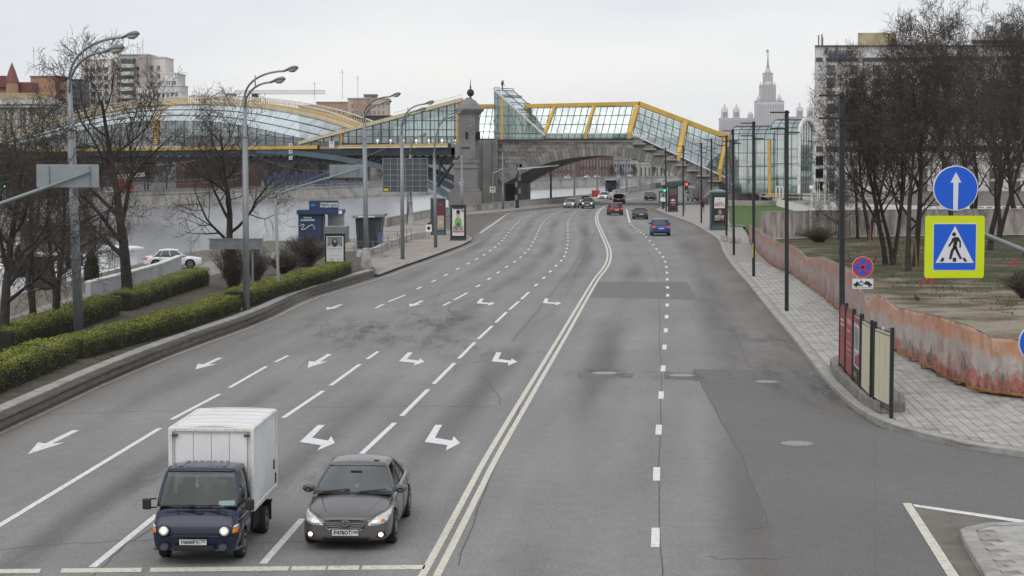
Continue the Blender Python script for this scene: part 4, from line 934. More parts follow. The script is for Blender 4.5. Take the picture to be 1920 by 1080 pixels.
facade('tower_block','dark grey narrow tower block half hidden behind the nearest left lamp post','building',127,153,150,300,700,14,4,12,m_greyb,g_win,.6,.5)
t_,a,b_=facade('spired_building','red roofed building with pointed conical spire at the left edge','building',-60,58,162,300,660,14,12,6,m_brick,g_win,.35,.5)
mb=MB();p=P(23,160,655);mb.lathe((p.x,655,p.z),[(2.1,-12),(2.1,1.2)],12);mb.build('turret',m_brick,t_);mb=MB();mb.lathe((p.x,655,p.z),[(2.4,1.0),(2.3,1.5),(1.2,5.0),(.05,8.0)],12);mb.build('spire',m_redroof,t_)
mb=MB();a=P(-60,142,658);mb.prism([P(-60,142,658),P(10,142,658),P(10,163,658),P(-60,163,658)],(0,0,0),(0,10,0));mb.prism([P(31,154,657),P(58,154,657),P(58,190,657),P(31,190,657)],(0,0,0),(0,10,0));mb.build('roof',m_redroof,t_)
t_,a,b_=facade('classical_building','pale classical building with cornice and balustrade behind the far left trees','building',-80,102,197,320,560,16,13,4,M('ivory_plaster',(.50,.46,.38),.8,var=.1,scale=.4),g_win,.3,.6,trim=m_trimw)
mb=MB();p0,p1=P(-80,192,558),P(104,192,558);mb.box(((p0.x+p1.x)/2,562,p0.z),(p1.x-p0.x,9,1.2));mb.box(((p0.x+p1.x)/2,562,p0.z-1.2),(p1.x-p0.x-1,8,.5));mb.build('cornice',m_trimw,t_)
mb=MB()
for i in range(60):x=lerp(p0.x,p1.x-.5,i/59);mb.bar((x,559,p0.z+.6),(x,559,p0.z+2.6),.2)
mb.box(((p0.x+p1.x)/2,559,p0.z+2.7),(p1.x-p0.x,.4,.3));mb.build('balustrade',M('ochre_stone',(.48,.36,.18),.8),t_)
mb=MB();mb.prism([P(-80,172,562),P(60,178,562),P(100,184,562),P(100,192,562),P(-80,192,562)],(0,0,0),(0,6,0));mb.build('roof',M('tin_roof',(.36,.38,.41),.4,.4,var=.3,scale=1),t_)
for i in range(10):
 x=-75+i*18;mb=MB();p=P(x,205,559.3);mb.box((p.x,559.6,p.z-8),(.9,.7,16));mb.build('column',m_trimw,t_)
facade('salmon_building','low salmon building with dark square openings right of the crane','building',593,652,192,300,900,15,6,6,m_salmon,g_win,.45,.35,my0=.1)
t_,_,_=facade('salmon_block','orange and beige housing block behind the third lamp post','apartment block',652,728,185,300,860,15,8,8,M('cream_render',(.52,.44,.37),.85,var=.08),g_winl,.4,.5);facade('','','',664,690,184.5,300,858,15,3,8,m_salmon,g_winl,.3,.4,root=t_,trim=m_white);facade('','','',682,706,178,186,870,8,2,1,m_greyb,g_win,.5,.5,root=t_)
mb=MB()
for x,h in((671,11),(590,8),(642,14)):p=P(x,186,880);mb.bar(p,p+Vector((0,0,h)),.15);mb.bar(p+Vector((-1,0,h*.9)),p+Vector((1,0,h*.9)),.12)
mb.build('antenna',m_frame,t_)
facade('grey_building','low grey rooftop building left of the salmon building','building',560,594,198,300,950,15,5,6,M('grey_render',(.33,.34,.35),.8,var=.1),g_win,.4,.4)
facade('dark_roofed_hall','low dark roofed hall just above the sloping gallery','building',640,735,218,300,800,15,10,3,M('dark_roof',(.05,.05,.055),.7,var=.2),g_win,.4,.4)
cr_=thing('tower_crane','white tower crane with long horizontal jib above the glass vault','crane',P(472,300,1500))
mb=MB();p0,p1=P(440,176,1500),P(610,176,1500)
def lattice(mb,a,b_,s,n,w):
 a,b_=Vector(a),Vector(b_);d=(b_-a)/n;hz=Vector((0,0,s)) if abs((b_-a).z)<.5*(b_-a).length else Vector((s,0,0))
 mb.bar(a,b_,w);mb.bar(a+hz,b_+hz,w)
 for i in range(n):mb.bar(a+d*i,a+d*(i+.5)+hz,w*.8);mb.bar(a+d*(i+.5)+hz,a+d*(i+1),w*.8)
lattice(mb,p0,p1,2.6,30,.7);mb.build('jib',m_wsteel,cr_)
mb=MB();lattice(mb,P(473,300,1500),P(473,174,1500),2,20,.4);mb.build('mast',m_wsteel,cr_)
mb=MB();mb.box(P(434,178,1500),(8,3,2.4));mb.build('counterweight',m_greyb,cr_);mb=MB();mb.box(P(478,180,1499),(5,3,4));mb.build('cab',m_dsteel,cr_)
YM=5000.0;k_=YM/FPX
m_msu=M('haze_paled_stone',(.66,.63,.63),.85,var=.08,scale=.02);m_msud=M('darker_grey_stone',(.38,.355,.36),.85,var=.1,scale=.02)  # haze lightness is put into the stone colour; darker tone: window strips, cornices
ms=thing('stepped_skyscraper','far stepped stone skyscraper with spire and star on the horizon','skyscraper',(P(1439,260,YM).x,YM,P(1439,262,YM).z))
def block(x0,x1,yt,yb,dep,name='tier',strips=0,cren=True,mat=m_msu,sc=0):
 a,b_=P(x0,yt,YM),P(x1,yb,YM);mb=MB();cx_=(a.x+b_.x)/2;mb.box((cx_,YM+sc,(a.z+b_.z)/2),(b_.x-a.x,dep,a.z-b_.z));o=mb.build(name,mat,ms)
 if cren:mb=MB();mb.box((cx_,YM+sc,a.z-.8),(b_.x-a.x+1.6,dep+1.6,1.6));mb.build('cornice',m_msud,ms)
 if strips:
  mb=MB();W=b_.x-a.x
  for i in range(strips):
   x=a.x+W*(i+.5)/strips;mb.box((x,YM+sc-dep/2-.2,(a.z+b_.z)/2-(a.z-b_.z)*.02),(W/strips*.38,1.0,(a.z-b_.z)*.86))
  mb.build('window_strip',m_msud,ms,kind='stuff')
 return o
def lat(cx_px,prof_,n=8,name='pinnacle',mat=m_msu,sc=0):
 x=P(cx_px,200,YM).x;mb=MB();mb.lathe((x,YM+sc,0),[(r*k_,P(0,y,YM).z) for r,y in prof_],n,rot=0);return mb.build(name,mat,ms)
YMs=YM
block(1414,1464,190,262,50,strips=17,sc=-30);block(1425,1453,161,190,36,strips=9);block(1431,1448,137,155,22,strips=5)
block(1349,1414,222,262,30,strips=20,name='wing');block(1453,1560,219,262,30,strips=26,name='wing')
lat(1439,[(11,162),(11,157),(9,153),(7,150),(6.5,140)]);lat(1439,[(6,139),(5.5,134),(4.6,131),(4,128)]);lat(1439,[(3,130),(2.4,127),(3,124.5),(2,122),(2.4,120),(1.6,117)],mat=m_msud);lat(1439,[(1.4,118),(1.0,110),(.8,103),(.6,98)],6,'spire',M('spire_metal',(.12,.12,.125),.5,.3))
mb=MB();c=P(1439,95.5,YM)
for i in range(5):
 a=math.pi/2+i*2*math.pi/5;mb.bar(c,c+Vector((math.cos(a)*4,0,math.sin(a)*4)),1.6)
for i in range(10):
 a,b_=math.pi*(1+i/10),math.pi*(1+(i+1)/10);mb.bar(c+Vector((math.cos(a)*4.4,0,math.sin(a)*4.4)),c+Vector((math.cos(b_)*4.4,0,math.sin(b_)*4.4)),.8)
mb.build('star',MC['spire_metal'],ms)
for x in(1420,1458):lat(x,[(4.5,190),(4.5,186),(3,182),(1.2,179),(.5,177)],sc=-30)
for x in(1425.5,1432,1446,1452.5):lat(x,[(1.4,162),(1.3,158),(.6,154)],6)
for x,yb,yt in((1358.5,221,195),(1380.5,221,197),(1499.5,219,192),(1519,219,194)):
 lat(x,[(6.5,yb),(6.3,yb-12),(5,yb-13),(4.2,yb-17),(2.6,yb-20),(1.2,yb-23),(1.3,yb-25),(1.8,yt+1),(.5,yt)]);
 for q in(-5.6,5.6):lat(x+q,[(.9,yb-8),(.8,yb-15),(.3,yb-19)],6)
 mb=MB();a=P(x,yb-7,YM);mb.box((a.x-4,YM-9,a.z),(2,2,12));mb.box((a.x,YM-10,a.z),(2,2,12));mb.box((a.x+4,YM-9,a.z),(2,2,12));mb.build('window_strip',m_msud,ms)
for x in(1405,1409,1473):lat(x,[(3.4,221),(3.2,214),(2,213),(1,210)])
for x in range(1352,1414,7):lat(x,[(.6,223),(.5,220),(.2,218.5)],4)
YH_=430.0
m_hotel=M('hotel_stone',(.66,.645,.63),.8,var=.06,scale=.3,stretch=(1,1,.25),dirt=.22);m_hband=M('dark_window_band',(.05,.048,.048),.3,var=.2,spec=.7)
ho=thing('hotel','white stone hotel with dark bands and square windows behind the right-hand trees','hotel',(P(1700,360,YH_).x,YH_,0))
def hbox(x0,x1,yt,yb,dep,name,mat,dz=0.0):
 a,b_=P(x0,yt,YH_),P(x1,yb,YH_);y_=YH_+dz;k=dep*(x0+6-960)/FPX if dep>5 else 0;mb=MB();mb.prism([Vector((a.x,y_,0)),Vector((b_.x,y_,0)),Vector((b_.x+k,y_+dep,0)),Vector((a.x+k,y_+dep,0))],(0,0,b_.z),(0,0,a.z));return mb.build(name,mat,ho)
hbox(1528,2100,86,380,22,'wall',m_hotel);hbox(1527,2100,85,87,24,'parapet',m_hband,-.6);hbox(1830,2100,58,86,16,'upper_storey',m_hotel,4);hbox(1832,2100,73,80,.5,'window_band',m_hband,3.8)
hbox(1613,1684,60,86,12,'rooftop_plant',M('yellowish_cladding',(.42,.36,.22),.7,var=.3,scale=.4),3);hbox(1860,1875,45,58,6,'rooftop_plant',m_greyb,6);hbox(1890,1915,40,58,6,'rooftop_plant',m_greyb,6)
for xs_,y0,y1 in(((1530,1542),108,115),((1549,1610),108,115),((1617,1679),108,115),((1687,1739),107,114),((1747,1860),106,114),((1868,2000),105,113),((1530,1542),274,284),((1549,1680),274,284),((1700,1900),273,283)):hbox(xs_[0],xs_[1],y0,y1,.5,'window_band',m_hband,-.3)
m_hwin=M('hotel_window',(.10,.105,.11),.08,var=.5,scale=.12,spec=.9)
me=None
for r in range(9):
 for c in range(10):
  x=1557.5+c*43.5;y=130.7+r*24.2 if r<6 else(301 if r==6 else 301+(r-6)*24)
  if y>370:continue
  p=P(x,y,YH_)
  if me is None:
   mb=MB();mb.box((0,0,0),(1.8,.3,1.95));mb.box((0,-.12,0),(.06,.1,1.95),mi=1);mb.box((0,-.1,1.0),(1.95,.2,.1),mi=1);mb.box((0,-.15,-1.0),(1.95,.3,.1),mi=1);o=mb.build('window',[m_hwin,m_hband],ho,world=False);me=o.data
  else:o=part(ho,'window',me)
  o.location=Vector((p.x,YH_+.02,p.z))-Vector(ho.location)
  if r>5:
   o=part(ho,'window',me);o.location=Vector((P(1536,y,YH_).x,YH_+.02,p.z))-Vector(ho.location)
mb=MB()
for i in range(60):x=P(1528+i*9.5,200,YH_).x;mb.box((x,YH_-.02,10),(.05,.06,P(0,90,YH_).z*2-20))
for i in range(36):z_=P(0,116+i*8,YH_).z;mb.box(((P(2100,0,YH_).x+P(1528,0,YH_).x)/2,YH_-.015,z_),(P(2100,0,YH_).x-P(1528,0,YH_).x,.05,.05))
mb.build('panel_joint',M('joint_grey',(.36,.35,.34),.9),ho,kind='stuff')
m_sign=M('sign_letters',(.03,.035,.05),.5,var=0)
text_mesh('Radisson',2.5,m_sign,parent=ho,mtx=Matrix.Translation(P(1571,97,YH_-.5)-Vector(ho.location)),extrude=.12,width=6.8,shear=.35)
mb=MB();mb.bar(P(1553,105,YH_-.5),P(1597,103.5,YH_-.5),.2,.3);mb.build('underline',M('sign_blue',(.05,.09,.35),.5),ho)
for x,y0 in((1535,66),(1541,64),(1543,70)):
 mb=MB();mb.bar(P(x,86,YH_+1),P(x,y0,YH_+1),.28 if x<1542 else.15);mb.build('antenna',m_greyb,ho)
facade('red_brick_mansion','red brick building with pale trim seen through the arch, left part','building',1010,1082,302,360,900,16,8,3,m_redb,g_winl,.35,.5,trim=m_trimw)
facade('red_brick_works','wide red brick building with white window frames seen through the middle of the arch','building',1084,1150,292,360,930,16,10,3,M('red_brick_b',(.15,.085,.075),.85,var=.4,scale=.5),g_winl,.4,.55,trim=m_trimw)
facade('pink_white_house','narrow pink and white house seen through the top of the arch','building',1126,1150,285,310,990,10,4,2,m_salmon,g_win,.5,.5,trim=m_trimw)
facade('dark_roofed_house','grey house with dark windows seen through the arch beside the crossing sign','building',1148,1195,300,350,960,12,8,3,M('grey_plaster',(.32,.33,.33),.85,var=.15),g_win,.6,.4)
facade('beige_building','beige building with tall windows seen through the right of the arch','building',1195,1262,307,360,940,14,8,2,m_beige,g_win,.35,.7,trim=m_trimw)
facade('maroon_building','maroon brick building beneath the river bridge behind the trees','building',330,480,303,370,560,12,12,3,M('maroon_brick',(.11,.06,.055),.9,var=.3,scale=.4),g_winl,.25,.5,trim=m_greyb)
facade('dim_building','dark brown building under the bridge at the far left','building',-100,200,292,370,590,12,22,4,M('brown_brick',(.085,.06,.05),.9,var=.3,scale=.4),g_win,.4,.5)
facade('terraced_building','brown building under the bridge between the vault and the lamp post','building',480,690,302,360,740,12,18,3,M('umber_brick',(.075,.06,.055),.9,var=.3,scale=.4),g_win,.4,.5)
def QP(x,off=3.0):
 "point on the far quay road at pixel column x"
 for a,b_ in zip(FB,FB[1:]):
  pa,pb=960+a.x/a.y*FPX,960+b_.x/b_.y*FPX
  if pa<=x<=pb:t=(x-pa)/(pb-pa);p=a.lerp(b_,t);n_=(b_-a).normalized();q=Vector((-n_.y,n_.x,0));return Vector((p.x+q.x*off,p.y+q.y*off,QZ)),math.atan2(n_.y,n_.x)
 return Vector((0,700,QZ)),0
m_blue=M('blue_sheet',(.04,.055,.12),.6,var=.2,scale=.4)
t_=thing('blue_hoarding','long blue construction hoarding on the far quay under the bridge','hoarding',QP(600,9)[0])
for i in range(16):
 p,r_z=QP(548+i*7.6,9);mb=MB();mb.box(p+Vector((0,0,2.3 if i%5 else 3.2)),(2.3,.12,(4.6,3.0,5.2,3.8,6.0)[i%5]),rz=r_z);mb.build('panel',m_blue,t_)
t_=thing('blue_fence','low blue site fence on the far quay edge','fence',QP(610,2)[0])
for i in range(24):
 p,r_z=QP(598+i*4.2,2);mb=MB();mb.box(p+Vector((0,0,.9)),(1.1,.1,1.7),rz=r_z);mb.build('panel',MC['blue_sheet'],t_)
qr=thing('quay_railing','grey railing along the far embankment','railing',QP(300,.7)[0])
mb=MB();mr_=MB();prev=None
for i in range(210):
 p,_=QP(-60+i*4.6,.7);mb.bar(p,p+Vector((0,0,1.1)),.10)
 if prev:mr_.bar(prev+Vector((0,0,1.1)),p+Vector((0,0,1.1)),.09);mr_.bar(prev+Vector((0,0,.5)),p+Vector((0,0,.5)),.06)
 prev=p
mb.build('posts',m_granl,qr,kind='stuff');mr_.build('rail',m_granl,qr)
t_=thing('site_crane','red and white lattice site machine behind the trees on the far quay','machine',QP(275,6)[0])
p,r_z=QP(275,6);m_red=M('machine_red',(.45,.04,.025),.5,var=.2)
mb=MB();mb.box(p+Vector((0,0,1.6)),(3.4,2,2),rz=r_z);mb.box(p+Vector((-1.2,0,3.1)),(1.3,1.5,1.2),rz=r_z);mb.build('body',m_red,t_)
mb=MB();lattice(mb,p+Vector((-2.5,0,4.0)),p+Vector((4.5,0,4.6)),.7,8,.2);mb.build('boom',m_wsteel,t_);mb=MB();mb.lathe(p+Vector((-1,-1.1,.5)),[(.1,0),(.5,.05),(.5,.4)],10);mb.box(p+Vector((0,0,.4)),(3.2,1.6,.7),rz=r_z);mb.build('undercarriage',m_dsteel,t_)
def billboard_round(x,z,r):
 p,_=QP(x,2);t=thing('road_sign','round white and red sign above the far quay trees','sign',p)
 mb=MB();mb.bar(p,p+Vector((0,0,z+.5)),.15);mb.build('post',m_greyb,t)
 mb=MB();v=[(p.x+r*math.cos(i*math.pi/8),p.y-.1,p.z+z+r*math.sin(i*math.pi/8)) for i in range(16)];mb.add(v,[tuple(range(16))]);mb.prism([Vector(q) for q in v],(0,0,0),(0,.1,0));mb.build('disc',M('sign_red',(.45,.03,.03),.5,var=0),t)
 mb=MB();mb.prism([Vector((p.x+r*.75*math.cos(i*math.pi/8),p.y-.14,p.z+z+r*.75*math.sin(i*math.pi/8))) for i in range(16)],(0,0,0),(0,.03,0));mb.build('face',MC['white_board'],t)
billboard_round(322,8.5,.9)
# ==== trees, shrubs, hedges
m_bark=M('tree_bark',(.040,.034,.029),.9,var=.35,scale=4,bump=.5,bscale=15)
m_twig=M('bare_twigs',(.060,.048,.039),.9,var=.3,scale=1)
m_twigr=M('bare_twigs_reddish',(.072,.052,.042),.9,var=.3,scale=1)
def grow(seed,H,tr,forks=1,lean=0.0,spread=1.0,levels=4,low=.22,up=.25,kids=(9,7,7,5),droop=0.0,tw=.011,lenf=.5):
 rr=random.Random(seed);trunk=MB();crown=MB()
 def seg(mb,pts,rs,n):mb.tube(pts,rs,n,cap=False)
 def branch(p,d,L,r,lev):
  n={0:9,1:7,2:5,3:3,4:2}[lev];pts=[p.copy()];rs=[r];dd=d.copy();w={0:.06,1:.17,2:.22,3:.25,4:.3}[lev]
  for i in range(n):
   dd=(dd+Vector((rr.gauss(0,w),rr.gauss(0,w),rr.gauss(0,w*.8)+(up*.35 if lev in(1,2) else(up*.15-droop))))).normalized()
   pts.append(pts[-1]+dd*L/n);rs.append(max(tw*.6,r*(1-(i+1)/n*(.75 if lev else.8))))
  seg(trunk if lev<=1 else crown,pts,rs,{0:9,1:6,2:4,3:3,4:3}[lev])
  if lev>=levels:return
  nk=kids[lev];s0=low if lev==0 else.22
  for k in range(nk):
   t=s0+(1-s0)*((k+rr.random()*.8)/nk);t=min(t,.99);f=t*n;i=int(f);q=pts[i].lerp(pts[min(i+1,n)],f-i)
   ax=(pts[min(i+1,n)]-pts[i]).normalized();a=rr.uniform(0,6.283) if lev else(k*2.4+rr.uniform(-.5,.5))
   perp=ax.cross(Vector((math.cos(a),math.sin(a),.3))).normalized();ang=rad(rr.uniform(38,68)*(spread if lev==0 else 1))*(1.0-.35*t if lev==0 else 1)
   nd=(ax*math.cos(ang)+perp*math.sin(ang)).normalized()
   if lev==0:nl=L*lenf*(1.0-.45*t)*rr.uniform(.85,1.2)
   else:nl=L*(.62-.22*t)*rr.uniform(.8,1.25)
   rb=rs[min(i,len(rs)-1)];branch(q,nd,nl,max(tw,rb*(.52 if lev else.52)*rr.uniform(.85,1.1)),lev+1)
 for f in range(forks):
  a=rr.uniform(0,6.28) if forks>1 else 0
  d=Vector((lean+(math.cos(f*6.283/forks+seed)*.22 if forks>1 else 0),(math.sin(f*6.283/forks+seed)*.22 if forks>1 else 0),1)).normalized()
  branch(Vector((0,0,-.15)),d,H*.82*(1 if f==0 else.9),tr,0)
 trunk.lathe((0,0,-.3),[(tr*1.6,0),(tr*1.25,.35),(tr*.9,.9)],9)
 return trunk,crown
TPROTO={}
def tree_proto(key,name,mat=m_twig,**kw):
 t,c=grow(**kw);tm=t.build('trunk',m_bark,None,smooth=True);cm=c.build('crown',mat,None)
 TPROTO[key]=(tm.data,cm.data);bpy.data.objects.remove(tm);bpy.data.objects.remove(cm)
tree_proto('lime','',seed=11,H=12.6,tr=.31,spread=1.15,low=.22,kids=(11,8,6,5),up=.22,tw=.013,lenf=.60)
tree_proto('big','',seed=5,H=18,tr=.25,spread=.80,low=.22,kids=(12,7,7,5),up=.44,tw=.017,lenf=.54)
tree_proto('forked','',mat=m_twigr,seed=23,H=17,tr=.19,forks=2,spread=.85,low=.25,kids=(8,7,7,5),up=.42,tw=.016,lenf=.53)
tree_proto('slim','',mat=m_twigr,seed=31,H=13,tr=.14,spread=.8,low=.3,kids=(9,7,6,4),up=.42,tw=.015,lenf=.45)
tree_proto('small','',seed=41,H=9.5,tr=.17,forks=2,spread=1.2,low=.25,kids=(8,6,6,4),up=.15,tw=.013,lenf=.62)
tree_proto('far','',seed=51,H=12,tr=.22,spread=1.0,low=.15,levels=3,kids=(12,9,8,5),up=.3,tw=.065,lenf=.6)
def tree(key,loc,rz,label,sc=1.0,group=None,name='bare_tree',cat='tree',lean=0):
 t=thing(name,label,cat,loc,group,rz);t.scale=(sc,sc,sc) if not hasattr(sc,'__len__') else sc;t.rotation_euler=(0,lean,rz)
 part(t,'trunk',TPROTO[key][0]);part(t,'crown',TPROTO[key][1]);return t
for key,x,y,rz,sc,lean,lab in(('lime',242,574,.6,1.0,0,'large bare lime tree behind the front hedge, right of the nearest lamp post'),('small',104,618,2.1,.88,0,'forked bare tree just left of the nearest lamp post'),('lime',6,652,3.9,.72,0,'thick trunked bare tree at the left edge behind the hedge'),('lime',428,520,2.4,.86,.03,'bare tree behind the second lamp post, left side'),('small',62,600,5.0,.95,0,'bare tree between the left edge tree and the forked one'),('slim',-60,640,1.0,.8,0,'bare tree partly outside the left edge of the view')):
 tree(key,G(x,y,VZ if x>-40 else 0),rz,lab,sc,lean=lean)
RT=[('big',1660,497,.4,.80,-.10,'leaning bare tree with splayed planks round its trunk'),('forked',1674,497,2.2,.86,0,'upright forked bare tree beside the splayed planks'),('big',1703,509,4.0,.80,.02,'nearest thin bare tree left of the round blue sign'),('big',1716,500,1.3,.90,0,'bare tree just behind the pedestrian crossing sign'),('forked',1631,449,5.1,1.0,0,'bare tree with an upright plank guard'),('small',1573,447,1.4,.68,-.2,'low leaning bare tree beside the tall black lamp post'),('slim',1608,446,3.3,1.05,0,'slim bare tree just right of the tall black lamp post'),('big',1856,470,2.9,1.0,0,'tall bare tree right of the pedestrian crossing sign'),('forked',1872,452,.8,1.1,.05,'forked bare tree near the right edge in front of the mesh fence'),('big',1790,452,5.6,1.15,0,'tallest bare tree behind the round blue sign'),('big',1925,480,1.9,.95,0,'bare tree at the right edge above the red trestle'),('forked',1830,436,3.7,1.25,0,'far forked bare tree right of the round blue sign'),('slim',1690,437,4.4,1.15,0,'slim bare tree close to the far mesh fence left of the blue sign'),('big',1905,440,4.9,1.2,0,'far bare tree at the right edge in front of the hotel')]
for key,x,y,rz,sc,lean,lab in RT:tree(key,G(x,y,.2),rz,lab,sc,lean=lean)
far=[(x,20+R.random()*14) for x in range(-60,640,22)]+[(x,14+R.random()*10) for x in range(650,850,26)]
for i,(x,off) in enumerate(far):
 p,_=QP(x+R.uniform(-8,8),off);tree('far',p,R.uniform(0,6),'dark bare tree in the row on the far quay under the river bridge',R.uniform(.8,1.0)*(1.0 if x<500 else.9),group='bare trees along the far quay')
for i,x in enumerate((1175,1190,1250,1268,1215)):
 p,_=QP(x,8);tree('far',p,R.uniform(0,6),'small bare tree on the far bank seen through the arch',.45,group='bare trees seen through the arch')
m_shrub=M('shrub_twigs',(.085,.068,.052),.9,var=.35,scale=3)
def shrub(loc,rx,ry,h,seed,label,n=260,mat=None,name='bare_shrub'):
 rr=random.Random(seed);mb=MB();st=MB()
 for i in range(n):
  a=rr.uniform(0,6.283);q=rr.random()**.6;tip=Vector((math.cos(a)*rx*q,math.sin(a)*ry*q,h*(1-.45*q*q)*rr.uniform(.7,1.05)))
  b0=Vector((rr.uniform(-.3,.3)*rx*.6,rr.uniform(-.3,.3)*ry*.6,0));pts=[b0]
  for k in range(1,5):t=k/4;pts.append(b0.lerp(tip,t)+Vector((rr.gauss(0,.05),rr.gauss(0,.05),math.sin(t*3.14)*.1)))
  (st if i%8==0 else mb).tube(pts,[.02 if i%8==0 else.012,.012,.010,.008,.005],3,cap=False)
  for k in range(9):
   t=rr.uniform(.3,1)*4;i0=min(int(t),3);p=pts[i0].lerp(pts[i0+1],t-i0);d=Vector((rr.gauss(0,1),rr.gauss(0,1),rr.gauss(.5,.7))).normalized()*rr.uniform(.15,.5)
   mb.tube([p,p+d*.5+Vector((0,0,.03)),p+d],[.007,.006,.004],3,cap=False)
 t=thing(name,label,'shrub',loc);st.build('stems',m_bark,t,world=False);mb.build('twigs',mat or m_shrub,t,world=False,kind='stuff');return t
shrub(G(437,541,VZ),1.5,1.5,3.0,3,'bare shrub between the first and second lamp posts',190)
shrub(G(480,528,VZ),1.2,1.2,2.3,4,'bare shrub right behind the second lamp post',150)
shrub(G(574,500,VZ),2.1,1.6,2.3,5,'dense rounded bare shrub left of the portrait poster',330)
shrub(G(535,515,VZ),1.4,1.2,1.5,6,'low bare shrub behind the front hedge near the slim sign pole',200)
shrub(G(1535,455,.2),2.2,1.6,1.5,7,'low tangled bare shrub behind the draped fence',200)
shrub(G(1925,560,.3),1.6,1.4,1.6,8,'low bare shrub at the right edge by the dirt patch',200)
def hedgemat(name,c1,c2):
 m=bpy.data.materials.new(name);m.use_nodes=True;n,l=nodes(m);p=n['Principled BSDF'];p.inputs['Roughness'].default_value=.6;p.inputs['Subsurface Weight'].default_value=0
 geo=n.new('ShaderNodeNewGeometry');t=n.new('ShaderNodeTexNoise');t.inputs['Scale'].default_value=1.3;t.inputs['Detail'].default_value=5;l.new(geo.outputs['Position'],t.inputs['Vector'])
 a=n.new('ShaderNodeMath');a.operation='MULTIPLY_ADD';a.inputs[1].default_value=.5;l.new(geo.outputs['Random Per Island'],a.inputs[0]);l.new(t.outputs[0],a.inputs[2])
 r=n.new('ShaderNodeValToRGB');r.color_ramp.elements[0].position=.42;r.color_ramp.elements[0].color=(*c1,1);r.color_ramp.elements[1].position=1.0;r.color_ramp.elements[1].color=(*c2,1);l.new(a.outputs[0],r.inputs[0]);l.new(r.outputs[0],p.inputs['Base Color']);return m
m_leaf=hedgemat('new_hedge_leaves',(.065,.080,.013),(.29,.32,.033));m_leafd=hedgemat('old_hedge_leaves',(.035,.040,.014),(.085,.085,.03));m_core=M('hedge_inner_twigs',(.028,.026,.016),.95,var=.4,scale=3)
def hedge(px,h,wd,label,z0=VZ,dens=1.0,hv=.06,seed=1):
 rr=random.Random(seed);pts=resample(smoothline([G(x,y,z0) for x,y in px],1),.5);ns=normals2d(pts)
 t=thing('hedge',label,'hedge',pts[len(pts)//2]);nsd=[-n_ for n_ in ns]
 L=len(pts);core=MB()
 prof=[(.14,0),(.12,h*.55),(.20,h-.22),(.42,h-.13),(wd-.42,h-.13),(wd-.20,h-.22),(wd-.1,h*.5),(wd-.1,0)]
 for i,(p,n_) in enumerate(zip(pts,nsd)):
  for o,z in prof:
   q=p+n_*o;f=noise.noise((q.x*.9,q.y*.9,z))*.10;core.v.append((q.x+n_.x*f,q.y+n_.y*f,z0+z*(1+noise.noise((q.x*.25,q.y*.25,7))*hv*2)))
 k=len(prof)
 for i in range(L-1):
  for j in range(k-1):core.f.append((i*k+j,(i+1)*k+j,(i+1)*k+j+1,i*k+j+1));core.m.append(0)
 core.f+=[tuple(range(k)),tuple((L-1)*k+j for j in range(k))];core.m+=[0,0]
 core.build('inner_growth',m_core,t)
 leaf=MB();old=MB();tot=(L-1)*.5
 def put(mb,c,s):
  d1=Vector((rr.gauss(0,1),rr.gauss(0,1),rr.gauss(0,.6))).normalized();d2=d1.cross(Vector((rr.gauss(0,.5),rr.gauss(0,.5),1))).normalized()
  mb.add([c-d1*s,c-d2*s*.6,c+d1*s,c+d2*s*.6],[(0,1,2,3)])
 for i in range(int(tot*wd*520*dens)):
  u=rr.uniform(0,L-1.001);i0=int(u);f=u-i0;p=pts[i0].lerp(pts[i0+1],f);n_=nsd[i0].lerp(nsd[i0+1],f)
  o=rr.uniform(.02,wd-.02);e=min(o,wd-o);q=p+n_*o;z=z0+h*(1+noise.noise((q.x*.25,q.y*.25,7))*hv*2)-.05+noise.noise((q.x*2.2,q.y*2.2,1))*.09+noise.noise((q.x*.8,q.y*.8,4))*.10-max(0,.22-e)*.9+rr.uniform(-.05,.05)
  put(leaf,Vector((q.x,q.y,z)),rr.uniform(.018,.04))
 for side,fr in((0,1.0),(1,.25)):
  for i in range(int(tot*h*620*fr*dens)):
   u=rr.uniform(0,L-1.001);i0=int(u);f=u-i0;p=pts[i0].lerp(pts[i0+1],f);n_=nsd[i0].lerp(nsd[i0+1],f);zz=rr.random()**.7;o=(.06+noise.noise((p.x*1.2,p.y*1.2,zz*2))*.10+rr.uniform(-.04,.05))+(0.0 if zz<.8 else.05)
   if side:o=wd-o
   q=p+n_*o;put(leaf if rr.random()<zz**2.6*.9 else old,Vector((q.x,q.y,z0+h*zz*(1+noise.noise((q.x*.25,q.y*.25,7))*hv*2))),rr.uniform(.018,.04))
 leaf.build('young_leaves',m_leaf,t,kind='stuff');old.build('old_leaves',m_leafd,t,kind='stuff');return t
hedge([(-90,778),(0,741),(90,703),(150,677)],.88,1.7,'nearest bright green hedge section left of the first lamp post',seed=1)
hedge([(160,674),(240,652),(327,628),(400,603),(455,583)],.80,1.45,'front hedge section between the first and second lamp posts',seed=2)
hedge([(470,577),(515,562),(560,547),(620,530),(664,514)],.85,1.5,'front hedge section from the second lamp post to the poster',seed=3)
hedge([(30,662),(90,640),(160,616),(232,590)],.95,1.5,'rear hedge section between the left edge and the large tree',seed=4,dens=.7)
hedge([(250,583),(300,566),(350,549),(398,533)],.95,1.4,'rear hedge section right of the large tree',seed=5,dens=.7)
m_grassb=hedgemat('verge_grass',(.05,.055,.02),(.11,.12,.035))
